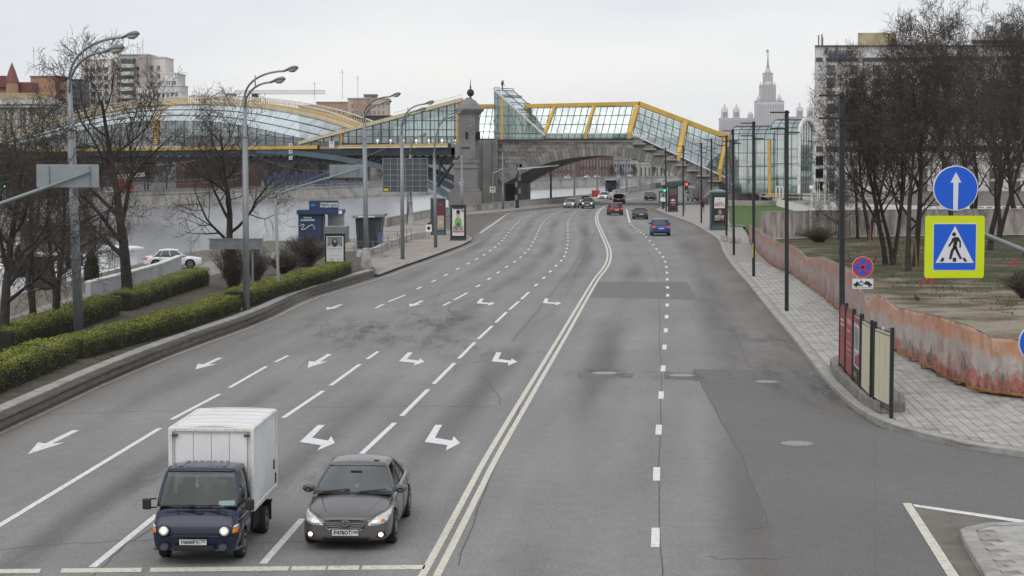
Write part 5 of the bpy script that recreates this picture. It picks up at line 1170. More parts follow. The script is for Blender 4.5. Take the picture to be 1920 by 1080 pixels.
def tufts(poly,z,n,seed,name,mat,s=(.03,.08),kind='stuff',parent=None,label=None):
 rr=random.Random(seed);pts=[G(x,y,0) for x,y in poly];pl=[(p.x,p.y) for p in pts];xs=[p[0] for p in pl];ys=[p[1] for p in pl];mb=MB();c=0
 while c<n:
  x,y=rr.uniform(min(xs),max(xs)),rr.uniform(min(ys),max(ys));c+=1
  if not inside((x,y),pl) or noise.noise((x*.5,y*.4,9))<-.05:continue
  for k in range(3):
   a=rr.uniform(0,6.28);h=rr.uniform(*s);q=Vector((x+rr.uniform(-.05,.05),y+rr.uniform(-.05,.05),z));d=Vector((math.cos(a),math.sin(a),0))
   mb.add([q-d*.015,q+d*.015,q+Vector((rr.uniform(-.04,.04),rr.uniform(-.04,.04),h))],[(0,1,2)])
 o=mb.build(name,mat,parent);o['kind']='stuff';
 if label:o['label']=label
 return o
tufts([(194,708),(333,645),(483,592),(640,535),(706,512),(600,520),(467,582),(327,632),(160,680)],VZ,9000,3,'verge_grass',m_grassb,label='thin spring grass and litter along the retaining kerb')
tufts([(1560,520),(1640,540),(1900,600),(1920,540),(1920,470),(1640,450),(1560,455)],.22,14000,4,'park_grass',m_grassb,(.05,.16),label='patchy dull grass under the bare trees')
# ==== street furniture
m_galv=M('galvanised_steel',(.24,.26,.27),.5,.35,var=.12,scale=3,stretch=(1,1,.3));m_galvd=M('grey_painted_steel',(.19,.205,.215),.55,.2,var=.15,scale=2);m_blk=M('black_painted_steel',(.022,.024,.026),.45,.2,var=.15,scale=2)
m_lumg=M('luminaire_glass',(.42,.42,.34),.25,var=.1);m_lum=M('luminaire_body',(.17,.18,.19),.5,.2,var=.2,scale=5);m_conc=M('concrete',(.40,.39,.37),.85,var=.2,scale=4,bump=.2,dirt=.4)
def arcpts(a,b,rise,n=10):
 "curved arm from the pole top a to the luminaire b: climbs steeply, then leans out"
 a,b=Vector(a),Vector(b);out_=[]
 for i in range(n+1):
  t=i/n;out_.append(Vector((lerp(a.x,b.x,1-math.cos(t*math.pi/2)) if False else lerp(a.x,b.x,t**1.7),lerp(a.y,b.y,t),lerp(a.z,b.z,1-(1-t)**1.9))))
 return out_
def luminaire(parent,end,d,s=1.0):
 "cobra-head: tapered body with a glass bowl underneath"
 d=Vector(d).normalized();up=Vector((0,0,1));side=d.cross(up).normalized();u=side.cross(d).normalized()
 mb=MB();pr=[(0,.05,.05),(.12,.07,.06),(.35,.13,.09),(.55,.16,.11),(.72,.14,.10),(.82,.06,.05)];n=10;vs=[]
 for t,w_,h in pr:
  for k in range(n):
   a=2*math.pi*k/n;vs.append(end+d*(t*s)+side*(math.cos(a)*w_*s)+u*((math.sin(a)*(h if math.sin(a)>0 else h*.35))*s))
 mb.add(vs,[(i*n+k,i*n+(k+1)%n,(i+1)*n+(k+1)%n,(i+1)*n+k) for i in range(len(pr)-1) for k in range(n)]+[tuple(range(n)),tuple((len(pr)-1)*n+k for k in range(n))])
 o=mb.build('lamp_head',m_lum,parent,smooth=True)
 mb=MB();pr=[(.30,.07,.03),(.40,.12,.09),(.55,.135,.12),(.70,.11,.08),(.77,.04,.02)];vs=[]
 for t,w_,h in pr:
  for k in range(n):
   a=2*math.pi*k/n;vs.append(end+d*(t*s)+side*(math.cos(a)*w_*s)-u*(.02*s)+u*((math.sin(a)*(h if math.sin(a)<0 else.01))*s))
 mb.add(vs,[(i*n+k,i*n+(k+1)%n,(i+1)*n+(k+1)%n,(i+1)*n+k) for i in range(len(pr)-1) for k in range(n)]);mb.build('lamp_glass',m_lumg,o,smooth=True)
def street_lamp(base,top,step,arms,r0,r1,label,z=VZ,mat=m_galv,fat=None,Yb=None,group='grey street lamps on the river side',s=1.0):
 b_=G(*base,z);Y=b_.y;tp=P(*top,Y);t=thing('street_lamp',label,'street lamp',b_,group)
 mid=P(lerp(base[0],top[0],(base[1]-step)/(base[1]-top[1])),step,Y)
 mb=MB();mb.tube([b_,mid],[r0,r0*.85],12);mb.build('lower_pole',mat,t,smooth=True)
 mb=MB();mb.tube([mid,mid+(tp-mid)*.02,tp],[r0*.85,r1*1.15,r1],12);mb.tube([mid-(tp-mid)*.01,mid+(tp-mid)*.012],r0*.95,12);mb.build('upper_pole',mat,t,smooth=True)
 if fat:mb=MB();mb.lathe(b_,[(fat,-.1),(fat,.5),(fat*.96,.52),(fat*.85,1.0),(fat*.65,1.55),(r0*1.1,1.6)],10);mb.build('concrete_base',m_conc,t)
 for q,(x,y,tx,ty) in enumerate(arms):
  e=P(x,y,Y-1.5);st=tp-Vector((0,0,.5*q+.1));pts=arcpts(st,e,1);mb=MB();mb.tube(pts,[max(.05,r1*.55)]*len(pts),6);
  if q==1:mb.bar(pts[6],pts[6]+Vector((-.0,0,.55)),.05)
  mb.build('arm',mat,t,smooth=True);e2=P(tx,ty,Y-2.2);luminaire(t,e-(e2-e)*.1,e2-e,max(.7,(e2-e).length/.82)*s)
 return t
LG='grey street lamps on the river side'
street_lamp((148,637),(130,150),243,[(232,70,262,62),(198,97,235,88)],.20,.10,'nearest grey twin-arm street lamp standing in the left hedge',group=LG)
street_lamp((462,583),(459,180),257,[(535,133,560,126),(510,154,536,147)],.16,.08,'second grey twin-arm street lamp, in the gap of the front hedge',group=LG)
street_lamp((687,510),(683,213),260,[(733,181,752,175),(716,195,735,189)],.17,.09,'third grey twin-arm street lamp with a thick concrete base',z=PV,fat=.37,group=LG)
street_lamp((755,486),(753,238),250,[(797,195,815,190),(782,208,800,203)],.15,.09,'twin-arm street lamp left of the grey lattice board',z=PV,group=LG)
street_lamp((817,464),(814,285),300,[(850,213,868,207),(838,223,856,218)],.15,.08,'twin-arm street lamp in front of the advertising pillar',z=PV,group=LG)
street_lamp((866,404),(866,290),330,[(876,240,888,234)],.20,.10,'single-arm street lamp beside the singer poster near the stone tower',z=PV,group=LG)
street_lamp((771,425),(769,290),380,[(788,255,801,250)],.24,.13,'single-arm street lamp behind the lattice board with concrete foot',z=0,fat=.42,group=LG)
street_lamp((765,423),(764,300),360,[],.16,.14,'dark plain pole touching the lattice board post',z=0,mat=m_galvd,group=LG)
street_lamp((943,394),(942,285),340,[],.16,.1,'thin grey pole in front of the arch left pier',z=0,group=LG)
for x,yb,yt,lab in((1033,382,300,'grey lamp pole on the embankment seen through the left of the arch'),(1077,374,302,'thin lamp pole behind the approaching car under the arch'),(1120,366,296,'lamp pole left of the bus under the arch'),(1160,363,300,'slim pole right of the bus'),(1175,362,293,'brown lamp pole right of the bus under the arch'),(1200,358,296,'far lamp pole under the arch crown'),(1222,356,300,'thin lamp pole near the dark barrier blocks')):
 b_=G(x,yb,0);b_.z=-.05;t=thing('lamp_pole',lab,'lamp post',b_,'lamp poles beyond the arch');mb=MB();tp=P(x,yt,b_.y);mb.tube([b_,tp],[.2,.14],8);mb.build('pole',m_galvd,t);mb=MB();mb.bar(tp+Vector((-.4,0,0)),tp+Vector((.8,0,.15)),.12);mb.build('arm',m_galvd,t)
BG_='slim black street lamps along the right pavement'
def black_lamp(x,yb,xt,yt,label,k=1.0):
 b_=G(x,yb,PV);Y=b_.y;tp=P(xt,yt,Y);t=thing('street_lamp',label,'street lamp',b_,BG_);r=.085
 mb=MB();mb.bar(b_,tp,r*2.1,r*2.1);mb.build('pole',m_blk,t,bevel=.01)
 for nm,z,x0,x1 in(('lamp_bar',-.10,-.82,.12),('lamp_bar',-.90,-.82,.05),('lamp_bar',-1.08,-.05,.62)):
  mb=MB();mb.box(tp+Vector(((x0+x1)/2,-.14,z)),(x1-x0,.12,.07));mb.build(nm,m_blk,t)
 return t
for a in((1579,692,1578,174,'nearest tall black street lamp rising behind the notice boards'),(1475,583,1475,207,'second black street lamp counted from the camera'),(1413,518,1413,228,'third black street lamp, with a yellow sticker near its foot'),(1376,478,1374,243,'fourth black street lamp right of the tall poster pillar'),(1362,452,1362,254,'black street lamp directly beside the poster pillar'),(1334,426,1334,260,'black street lamp rising behind the poster pillar'),(1315,418,1315,268,'black street lamp where the pedestrian walks'),(1281,406,1281,272.5,'black street lamp right of the dark poster case'),(1249,397,1248,277,'farthest black street lamp on the corner of the pavement')):black_lamp(*a)
b_=G(1413,505,PV);mb=MB();p=P(1411.5,470,G(1413,518,PV).y-.11);mb.box(p,(.05,.02,.9));o=mb.build('sticker',M('yellow_sticker',(.6,.45,.02),.5),[x for x in bpy.data.objects if x.get('label','').startswith('third black')][0])
for x,y in((1357,452),(1372,455),(1383,455)):
 b_=G(x,y,PV);mb=MB();mb.box(b_+Vector((0,0,.25)),(.5,.8,.5));tag(mb.build('concrete_block',m_conc,bevel=.03),'small concrete block on the pavement %s'%{1357:'left of',1372:'just right of',1383:'farther right of'}[x]+' the black post by the poster pillar','block')
def sign_back(t,c,w_,h,name='sign_panel'):
 mb=MB();mb.box(c,(w_,.03,h));mb.build(name,M('sign_back_grey',(.27,.30,.31),.45,.4,var=.1,scale=2),t,bevel=.01)
 for s_ in(-.3,.35):
  mb=MB();mb.box(c+Vector((w_*s_,-.05,0)),(.05,.06,h*.86));mb.build('bracket',m_galv,t)
b_=G(522,556,VZ);Y=b_.y;t=thing('sign_gantry','slim grey pole with long arm holding a grey sign back, in the front hedge','sign gantry',b_)
tp=P(517,372,Y);mb=MB();mb.tube([b_,b_+Vector((0,0,.5)),tp],[.11,.085,.075],8);mb.build('pole',m_galv,t,smooth=True)
mb=MB();e=P(676,316,Y-.3);mb.tube([tp,tp+Vector((.06,0,.35)),P(527,362,Y),P(545,355,Y),P(600,338,Y-.2),e],[.07,.07,.065,.06,.055,.05],8);mb.tube([P(518,386,Y),P(531,372,Y),P(556,352,Y)],.04,6);mb.build('arm',m_galv,t,smooth=True)
sign_back(t,P(649,321,Y),62/FPX*Y,24/FPX*Y)
Y=66.0;t=thing('sign_gantry','large grey sign back on a pale diagonal arm at the left edge','sign gantry',P(-200,640,Y))
sign_back(t,P(127,330,Y),117/FPX*Y,43/FPX*Y);mb=MB();mb.tube([P(-200,460,Y-.3),P(0,382,Y-.2),P(168,322,Y-.15)],[.08,.07,.055],8);mb.build('arm',m_galv,t,smooth=True)
mb=MB();mb.tube([P(-205,700,Y-.3),P(-200,455,Y-.3)],.12,8);mb.build('pole',m_galv,t,smooth=True)
Y=G(108,560,-.5).y;t=thing('billboard','dull grey-brown billboard back on a post behind the left trees','billboard',G(108,560,-.5));m_bb=M('billboard_back',(.105,.10,.095),.8,var=.12,scale=1)
a,c=P(38,423,Y),P(181,472,Y);mb=MB();mb.box(((a.x+c.x)/2,Y,(a.z+c.z)/2),(c.x-a.x,.25,a.z-c.z));mb.build('panel',m_bb,t);mb=MB();mb.box(((a.x+c.x)/2,Y-.14,a.z-.03),(c.x-a.x+.05,.05,.08));mb.box((c.x-.03,Y-.14,(a.z+c.z)/2),(.07,.05,a.z-c.z));mb.box((c.x-.5,Y-.15,c.z+.06),(.5,.03,.1),mi=1);mb.build('frame',[m_blk,M('orange_label',(.35,.12,.03),.6)],t)
mb=MB();mb.bar((P(108,0,Y).x,Y+.2,-1),(P(108,0,Y).x,Y+.2,a.z-.2),.3,.3);mb.build('post',m_galvd,t)
Y=G(440,545,VZ).y+.5;t=thing('low_board','low horizontal grey board back crossing behind the second lamp post','board',G(440,545,VZ));a,c=P(393,449,Y),P(492,467,Y)
mb=MB();mb.box(((a.x+c.x)/2,Y,(a.z+c.z)/2),(c.x-a.x,.2,a.z-c.z));mb.box(((a.x+c.x)/2,Y,a.z+.03),(c.x-a.x+.1,.25,.05));mb.build('panel',m_galvd,t);mb=MB();mb.bar((P(463,0,Y).x+.15,Y+.15,VZ),(P(463,0,Y).x+.15,Y+.15,a.z),.1);mb.build('post',m_galvd,t)
Y=G(771,425,0).y-1;a,c=P(718,297,Y),P(802,360,Y);t=thing('direction_board','big dark grey board back with a pale lattice frame behind the lamp posts','board',(a.x,Y,0))
mb=MB();mb.box(((a.x+c.x)/2,Y,(a.z+c.z)/2),(c.x-a.x,.15,a.z-c.z));mb.build('panel',M('board_back_slate',(.085,.10,.105),.6,.2,var=.15,scale=1),t)
mb=MB()
for i in range(7):x=lerp(a.x,c.x,i/6);mb.box((x,Y-.14,(a.z+c.z)/2),(.08,.1,a.z-c.z))
for i in range(7):z=lerp(a.z,c.z,i/6);mb.box(((a.x+c.x)/2,Y-.12,z),(c.x-a.x,.08,.07))
mb.build('lattice',m_galv,t);mb=MB();mb.box((a.x+.35,Y-.17,c.z+.25),(.5,.04,.3));mb.build('label',M('yellow_label',(.5,.42,.03),.5),t)
wt=thing('overhead_wires','thin pale overhead wires crossing behind the left trees','wires',P(180,300,120))
for pts in([(-20,308,90),(60,296,92),(130,280,95)],[(0,330,90),(80,315,100),(150,292,120)],[(180,303,180),(300,314,190),(450,283,200)],[(180,330,180),(330,342,190),(470,322,200)],[(0,343,90),(70,331,100),(170,300,130)],[(470,290,200),(560,322,240),(700,320,280)],[(190,338,180),(360,346,190),(450,335,200)],[(560,345,230),(690,292,260),(760,262,280)]):
 p=smoothline([P(*q) for q in pts],2);wr=MB();wr.tube(p,[.012+.00006*q.y for q in p],3,cap=False);wr.build('wire',M('wire_grey',(.30,.29,.27),.6),wt)
def wallstrip(name,label,pts,h,wd,mat,z0=0.0,cap=None,cat='wall',seg=3.0,hs=None):
 ps=resample(pts,seg);t=thing(name,label,cat,ps[len(ps)//2])
 for i,(a,b_) in enumerate(zip(ps,ps[1:])):
  if i>290:break
  d=b_-a;az=math.atan2(d.y,d.x);c=(a+b_)/2;mb=MB();mb.box((c.x,c.y,z0+h/2),(d.length-.02,wd,h),rz=az);mb.build('stone',mat,t)
  if cap:mb=MB();mb.box((c.x,c.y,z0+h+cap/2),(d.length-.01,wd+.12,cap),rz=az);mb.build('capstone',m_kerb,t)
 return t
wallstrip('parapet','pale granite parapet between the pavement and the river, left of the arch',[Vector((p.x,p.y,0)) for p in BANK[9:16]],.95,.45,m_granl,0,.1)
wallstrip('parapet','low river parapet beyond the arch, seen behind the cars',[Vector((p.x,p.y,0)) for p in BANK[16:]],.9,.5,m_granl,0,.1)
bz=[G(x,y,0) for x,y in((1225,353),(1300,345),(1345,343))];t=thing('barrier','row of dark plastic barrier blocks along the far kerb under the arch','barrier',bz[0]);ps=resample(bz,1.6)
for i,(a,b_) in enumerate(zip(ps,ps[1:])):
 mb=MB();mb.box((a+b_)/2+Vector((0,0,.65)),(.95 if True else 1,.6,1.3));mb.build('block',m_blk if i%2 else m_galvd,t)
rw=[G(x,y,0) for x,y in((165,562),(240,541),(300,522),(338,505))];ps=resample(rw,1.6);t=thing('ramp_wall','curved pale concrete ramp wall behind the rear hedge beside the white car','wall',ps[len(ps)//2]);n_=len(ps)-1
for i,(a,b_) in enumerate(zip(ps,ps[1:])):
 d=b_-a;az=math.atan2(d.y,d.x);c=(a+b_)/2;h=.95;mb=MB();mb.box((c.x,c.y,h/2-.03),(d.length-.015,.3,h),rz=az);mb.build('slab',M('pale_concrete',(.40,.40,.395),.8,var=.12,scale=1,dirt=.35),t)
 mb=MB();mb.box((c.x,c.y,.96),(d.length,.4,.08),rz=az);mb.build('capping',m_wsteel,t)
rp=[Vector((p.x,p.y+9,-.4)) for p in ps];railing('railing','grey metal railing behind the ramp wall',[G(205,505,0),G(232,498,0)],1.3,.5,m_galvd)
for x,y,lab in((37,520,'dark conifer shrub beside the brown box at the far left'),(172,528,'small dark conifer shrub behind the nearest lamp post'),(120,505,'dark conifer between the forked trunks')):
 p=G(x,y,0);t=thing('conifer_shrub',lab,'shrub',p);rr=random.Random(x);mb=MB()
 for i in range(1500):
  h=rr.random();a=rr.uniform(0,6.28);r=(.75*(1-h)**.7)*rr.uniform(.75,1.05);c=p+Vector((math.cos(a)*r,math.sin(a)*r,.1+h*2.1));s=rr.uniform(.04,.08);d=Vector((rr.gauss(0,1),rr.gauss(0,1),1)).normalized()*s;e=d.cross(Vector((1,.3,0))).normalized()*s*.5;mb.add([c-d-e,c-d+e,c+d],[(0,1,2)])
 mb.build('foliage',hedgemat('conifer_leaf%d'%x,(.02,.028,.012),(.05,.06,.02)),t,kind='stuff');mb=MB();mb.lathe(p,[(.5,0),(.45,.9),(.2,1.7),(.02,2.1)],8);mb.build('inner_growth',m_core,t)
p=G(75,540,0);t=thing('wooden_booth','brown wooden booth behind the left trees','booth',p);mb=MB();mb.box(p+Vector((0,0,.9)),(1.4,1.2,1.8));mb.build('walls',M('brown_wood',(.07,.05,.035),.8,var=.2,stretch=(8,1,1)),t);mb=MB();mb.box(p+Vector((0,0,1.85)),(1.6,1.4,.1));mb.build('roof',m_blk,t)
for i in range(6):mb=MB();mb.box(p+Vector((-.6+i*.24,-.62,.9)),(.2,.03,1.7));mb.build('plank',MC['brown_wood'],t)
Yb=172.0;c=P(110,500,Yb);t=thing('moored_boat','large white river boat moored at the quay behind the left trees','boat',(c.x,Yb,WZ));m_bw=M('boat_white',(.74,.75,.76),.35,var=.05,scale=1)
az=rad(-24);ca=Matrix.Rotation(az,3,'Z');o_=Vector((c.x,Yb,WZ))
def bp(x,y,z):return o_+ca@Vector((x,y,0))+Vector((0,0,z))
hull=[];mb=MB();st_=[(-15,2.6),(-13,3.0),(0,3.1),(7,2.9),(10.5,1.8),(12.5,.1)]
for x,w_ in st_:mb.v+=[tuple(bp(x,-w_*.8,-.2)),tuple(bp(x,-w_,2.3)),tuple(bp(x,w_,2.3)),tuple(bp(x,w_*.8,-.2))]
for i in range(len(st_)-1):
 for k in range(4):mb.f.append((i*4+k,(i+1)*4+k,(i+1)*4+(k+1)%4,i*4+(k+1)%4));mb.m.append(0)
mb.f.append((0,1,2,3));mb.m.append(0);mb.build('hull',m_bw,t)
mb=MB();mb.prism([bp(-14,-2.4,2.3),bp(6.5,-2.4,2.3),bp(8,-1,2.3),bp(8,1,2.3),bp(6.5,2.4,2.3),bp(-14,2.4,2.3)],(0,0,0),(0,0,2.1));mb.build('cabin',m_bw,t)
mb=MB();mb.prism([bp(-14.5,-2.9,4.4),bp(6.5,-2.9,4.4),bp(8.8,-1,4.4),bp(8.8,1,4.4),bp(6.5,2.9,4.4),bp(-14.5,2.9,4.4)],(0,0,0),(0,0,.16));mb.build('roof',m_bw,t)
for i in range(11):mb=MB();mb.add([bp(-11+i*1.6,-2.43,2.9),bp(-9.8+i*1.6,-2.43,2.9),bp(-9.8+i*1.6,-2.43,3.9),bp(-11+i*1.6,-2.43,3.9)],[(0,1,2,3)]);mb.build('window',g_win,t)
mb=MB();
for i in range(12):mb.bar(bp(-12+i*1.7,-2.8,4.5),bp(-12+i*1.7,-2.8,5.4),.05)
mb.bar(bp(-12,-2.8,5.4),bp(6.5,-2.8,5.4),.05);mb.build('railing',m_wsteel,t)
m_navy=M('navy_panel',(.018,.040,.105),.45,var=.1,scale=1);m_txt=M('white_lettering',(.75,.76,.78),.5,var=0);m_dk=M('anthracite_panel',(.045,.048,.055),.5,var=.15,scale=1)
Yk=172.0;K=lambda x,y,Y=Yk:P(x,y,Y)
t=thing('ticket_pavilion','navy blue boat-ticket pavilion with white Cyrillic lettering by the river','pavilion',K(600,470))
def kb(x0,x1,y0,y1,dep,name,mat,dz=0,parent=None):
 a,b_=K(x0,y0),K(x1,y1);mb=MB();mb.box(((a.x+b_.x)/2,Yk+dep/2+dz,(a.z+b_.z)/2),(b_.x-a.x,dep,a.z-b_.z));return mb.build(name,mat,parent or t,bevel=.02)
kb(559,604,395,470,3,'front_wall',m_navy);kb(557,641,393.5,402,4,'canopy',m_navy,-.4);kb(579.5,634.5,376,393.4,.3,'roof_sign',m_navy,-.1);kb(604,608,402,470,1,'pier',M('bronze_panel',(.10,.085,.07),.5),.1);kb(608,640,403,435,.4,'white_screen',M('pale_panel',(.6,.62,.62),.5),3.2);kb(620,660,421,478,3.2,'grey_cabin',M('grey_cabin_panel',(.16,.165,.165),.6,var=.1),-6.0)
kb(560,640,470,478,6,'deck',m_conc,-1)
def ktext(s,x,y,px_w,px_h,Y=None,par=None,mat=None):
 Y=Y or Yk-.55;q=P(x,y,Y);par=par or t;o=text_mesh(s,px_h/FPX*Y*1.35,mat or m_txt,parent=par,mtx=Matrix.Translation(q-Vector(par.location)),width=px_w/FPX*Y,bold=.01);return o
ktext('ОТПРАВЛЕНИЕ',617,382.2,33,3.4,Yk-.15);ktext('КАЖДЫЙ ЧАС!',617,387.2,33,3.4,Yk-.15);ktext('ПРОГУЛКА',577,408.5,16,2.8,Yk-.05);ktext('ПО МОСКВЕ-РЕКЕ',577,413,26,2.8,Yk-.05)
mb=MB();mb.tube(smoothline([K(562,424,Yk-.1),K(569,420,Yk-.1),K(571,423,Yk-.1),K(564,431,Yk-.1),K(572,430,Yk-.1),K(580,423,Yk-.1),K(587,421,Yk-.1),K(590,430,Yk-.1)],2),.03,4);mb.build('swoosh',m_txt,t)
mb=MB();q=K(587,385,Yk-.13);mb.prism([q+Vector((x,0,z)) for x,z in((-.35,0),(0,.12),(.3,.02),(0,-.1))],(0,0,0),(0,-.02,0));mb.build('emblem',M('sky_blue_mark',(.05,.22,.45),.5),t)
mb=MB();q=K(638,398,Yk-.45);mb.box(q,(.3,.05,.3));mb.build('emblem',m_txt,t)
Y2=G(692,470,0).y;t=thing('kiosk','dark grey flared kiosk with flat roof between the pavilion and the railings','kiosk',G(692,470,0));Q2=lambda x,y:P(x,y,Y2)
mb=MB();mb.prism([Q2(666,408),Q2(717,405),Q2(709,470),Q2(670,470)],(0,0,0),(0,3.2,0));mb.build('walls',m_dk,t)
for i in range(5):mb=MB();mb.bar(Q2(672+i*7,409)+Vector((0,-.03,0)),Q2(674+i*6.6,469)+Vector((0,-.03,0)),.28,.05);mb.build('cladding_board',m_dk,t)
mb=MB();a,c=Q2(661,407),Q2(729,402);mb.prism([Q2(661,404.5),Q2(721,401.5),Q2(721,406.5),Q2(661,409.5)],(0,-.4,0),(0,3.8,0));mb.build('roof',m_galvd,t)
mb=MB();mb.box(Q2(713,452)+Vector((0,-.3,0)),(.35,.5,1.4));mb.build('blue_bin',M('violet_blue',(.08,.09,.22),.5),t);mb=MB()
for i in range(9):mb.box(Q2(674+i*3.5,405.8)+Vector((0,-.5,0)),(.11,.04,.12))
mb.build('sign_letters',m_txt,t)
PG_='grey pedestrian railings at the pier steps'
for pts,lab in(([(668,480),(700,480),(722,478)],'grey railing in front of the dark kiosk'),([(718,458),(745,458),(773,454)],'grey railing right of the dark kiosk'),([(700,466),(722,466),(764,464)],'lower grey railing between the two lamp posts'),([(664,488),(676,488),(708,486)],'nearest grey railing below the dark kiosk')):
 railing('railing',lab,[G(x,y,PV) for x,y in pts],1.1,1.3,m_galvd,.06,(1.0,.5,.2),.018,group=PG_)
mb=MB();pw=[G(x,y,0) for x,y in((672,492),(704,480),(740,463),(770,452),(802,448))]
t=wallstrip('low_wall','low pale wall beside the pier steps',pw,.55,.3,m_granl,PV,None,seg=1.5)
t=thing('steps','stone steps down to the pier left of the pavement','steps',G(690,475,PV))
for i in range(5):mb=MB();c=G(690-i*4,478+i*3,PV);mb.box(c+Vector((0,0,.05-i*.02+.05)),(3.6-i*.3,.5,.1));mb.build('step',m_granl,t)
m_case=M('ad_case_frame',(.028,.034,.038),.35,.2,var=.1);m_casb=M('ad_pillar_body',(.045,.065,.070),.45,var=.12,scale=2)
def col(name,c,r=.45):return M(name,c,r,var=.05,scale=3)
def poster(par,x0,x1,y0,y1,Y,items,bg=(.72,.72,.70)):
 a,b_=P(x0,y0,Y),P(x1,y1,Y);W,H=b_.x-a.x,a.z-b_.z
 mb=MB();mb.box(((a.x+b_.x)/2,Y-.01,(a.z+b_.z)/2),(W,.02,H));o=mb.build('poster',col('poster_paper_%d_%d'%(x0,y0),bg),par)
 for k,(kind,u0,u1,v0,v1,c) in enumerate(items):
  m=col('print_%.2f_%.2f_%.2f'%c,c) if not isinstance(c,str) else None;y_=Y-.026-.004*k
  xx=lambda u:a.x+W*u;zz=lambda v:a.z-H*v
  if kind=='r':mb=MB();mb.box((xx((u0+u1)/2),y_,zz((v0+v1)/2)),(W*(u1-u0),.006,H*(v1-v0)));mb.build('print',m,o)
  elif kind=='e':
   mb=MB();mb.prism([Vector((xx((u0+u1)/2)+W*(u1-u0)/2*math.cos(i*math.pi/8),y_,zz((v0+v1)/2)+H*(v1-v0)/2*math.sin(i*math.pi/8))) for i in range(16)],(0,0,0),(0,.004,0));mb.build('print',m,o)
  elif kind=='p':
   mb=MB();mb.prism([Vector((xx(p[0]),y_,zz(p[1]))) for p in u0],(0,0,0),(0,.004,0));mb.build('print',m,o)
  else:
   off=Vector((0,0,0));p=o
   while p:off+=Vector(p.location);p=p.parent
   text_mesh(kind,H*(v1-v0)*1.35,m,'print',parent=o,mtx=Matrix.Translation(Vector((xx((u0+u1)/2),y_,zz((v0+v1)/2)))-off),width=W*(u1-u0),extrude=.003,bold=.012)
 return o
def case(x0,x1,y0,y1,base,label,items,bg,depth=.35,margin=(4,4,5,8),foot=(0,0),z=PV,name='advertising_case',roof=0):
 b_=G((x0+x1)/2,base,z);Y=b_.y;t=thing(name,label,'advertising case',b_);a,c=P(x0,y0,Y),P(x1,y1,Y);W,H=c.x-a.x,a.z-c.z;cx_=(a.x+c.x)/2
 mb=MB();mb.box((cx_,Y+depth/2,(a.z+c.z)/2),(W,depth,H));mb.build('case',m_case,t,bevel=.02)
 mb=MB();mb.box((cx_,Y+depth/2,a.z+.03),(W+.12,depth+.1,.07));mb.build('lid',m_casb,t)
 if c.z>b_.z+.15:
  if foot[0]:mb=MB();mb.box((cx_,Y+depth/2,(c.z+b_.z)/2),(foot[0],.2,c.z-b_.z));mb.build('leg',m_case,t)
 mb=MB();mb.box((cx_,Y+depth/2,b_.z+.1),(W*1.06,depth*1.3,.2));(mb.build('base',m_casb,t) if not foot[0] else None)
 ml,mr,mt,mbm=margin;poster(t,x0+ml,x1-mr,y0+mt,y1-mbm,Y-.015,items,bg);return t
case(609,647,439,495,512,'black poster case with a woman portrait over a car, at the end of the hedge',[('r',.06,.94,.03,.53,(.10,.11,.12)),('r',.06,.94,.08,.3,(.22,.23,.24)),('e',.05,.95,.30,.62,(.42,.43,.44)),('r',.1,.9,.44,.47,(.75,.75,.75)),('e',.32,.68,.08,.42,(.03,.028,.028)),('e',.42,.60,.12,.27,(.42,.27,.2)),('r',.06,.94,.53,1,(.68,.68,.67)),('r',.15,.85,.58,.595,(.3,.3,.32)),('r',.12,.88,.62,.63,(.35,.35,.37)),('r',.2,.8,.72,.73,(.4,.4,.42)),('r',.15,.85,.76,.77,(.4,.4,.42)),('r',.22,.45,.90,.93,(.3,.3,.3)),('r',.6,.82,.90,.93,(.45,.45,.45))],(.70,.70,.69),foot=(.3,0),z=VZ,margin=(3,3,4,5))
case(844,874,385,450,451,'black poster case showing a young man in green with big Cyrillic name',[('r',.05,.95,.0,.04,(.05,.05,.05)),('p',[(.2,.64),(.22,.42),(.38,.34),(.62,.34),(.78,.42),(.82,.64)],0,0,0,(.17,.42,.12)),('e',.36,.64,.10,.38,(.52,.33,.25)),('e',.33,.67,.06,.22,(.03,.025,.02)),('e',.4,.6,.17,.2,(.03,.03,.03)),('p',[(.3,.60),(.5,.52),(.7,.58),(.55,.66)],0,0,0,(.1,.1,.1)),('16',.76,.96,.05,.14,(.04,.04,.04)),('ЛЕПС',.06,.94,.67,.80,(.03,.03,.035)),('r',.03,.97,.82,.855,(.5,.08,.07)),('r',.1,.9,.88,.89,(.5,.35,.35))],(.66,.64,.62),margin=(4,4,5,8))
case(1243-7,1251,359.5,380,392,'small poster case with a grey picture, left of the farthest black lamp',[('r',.05,.95,.02,.55,(.22,.25,.28)),('e',.3,.7,.1,.4,(.05,.05,.06)),('r',.05,.95,.55,1,(.7,.72,.73))],(.7,.7,.7),margin=(2,2,2,2),foot=(.25,0))
case(1253,1271,350,396.5,397,'dark poster case on the pavement corner with a dim red poster',[('r',.0,1,.0,.35,(.10,.085,.085)),('r',0,1,.35,1,(.075,.022,.03)),('p',[(.45,.62),(.5,.34),(.55,.62)],0,0,0,(.4,.1,.08)),('e',.2,.8,.56,.66,(.62,.6,.58)),('r',.15,.85,.72,.76,(.5,.45,.45)),('r',.3,.7,.84,.86,(.4,.3,.3))],(.06,.04,.045),margin=(2,2,3,7))
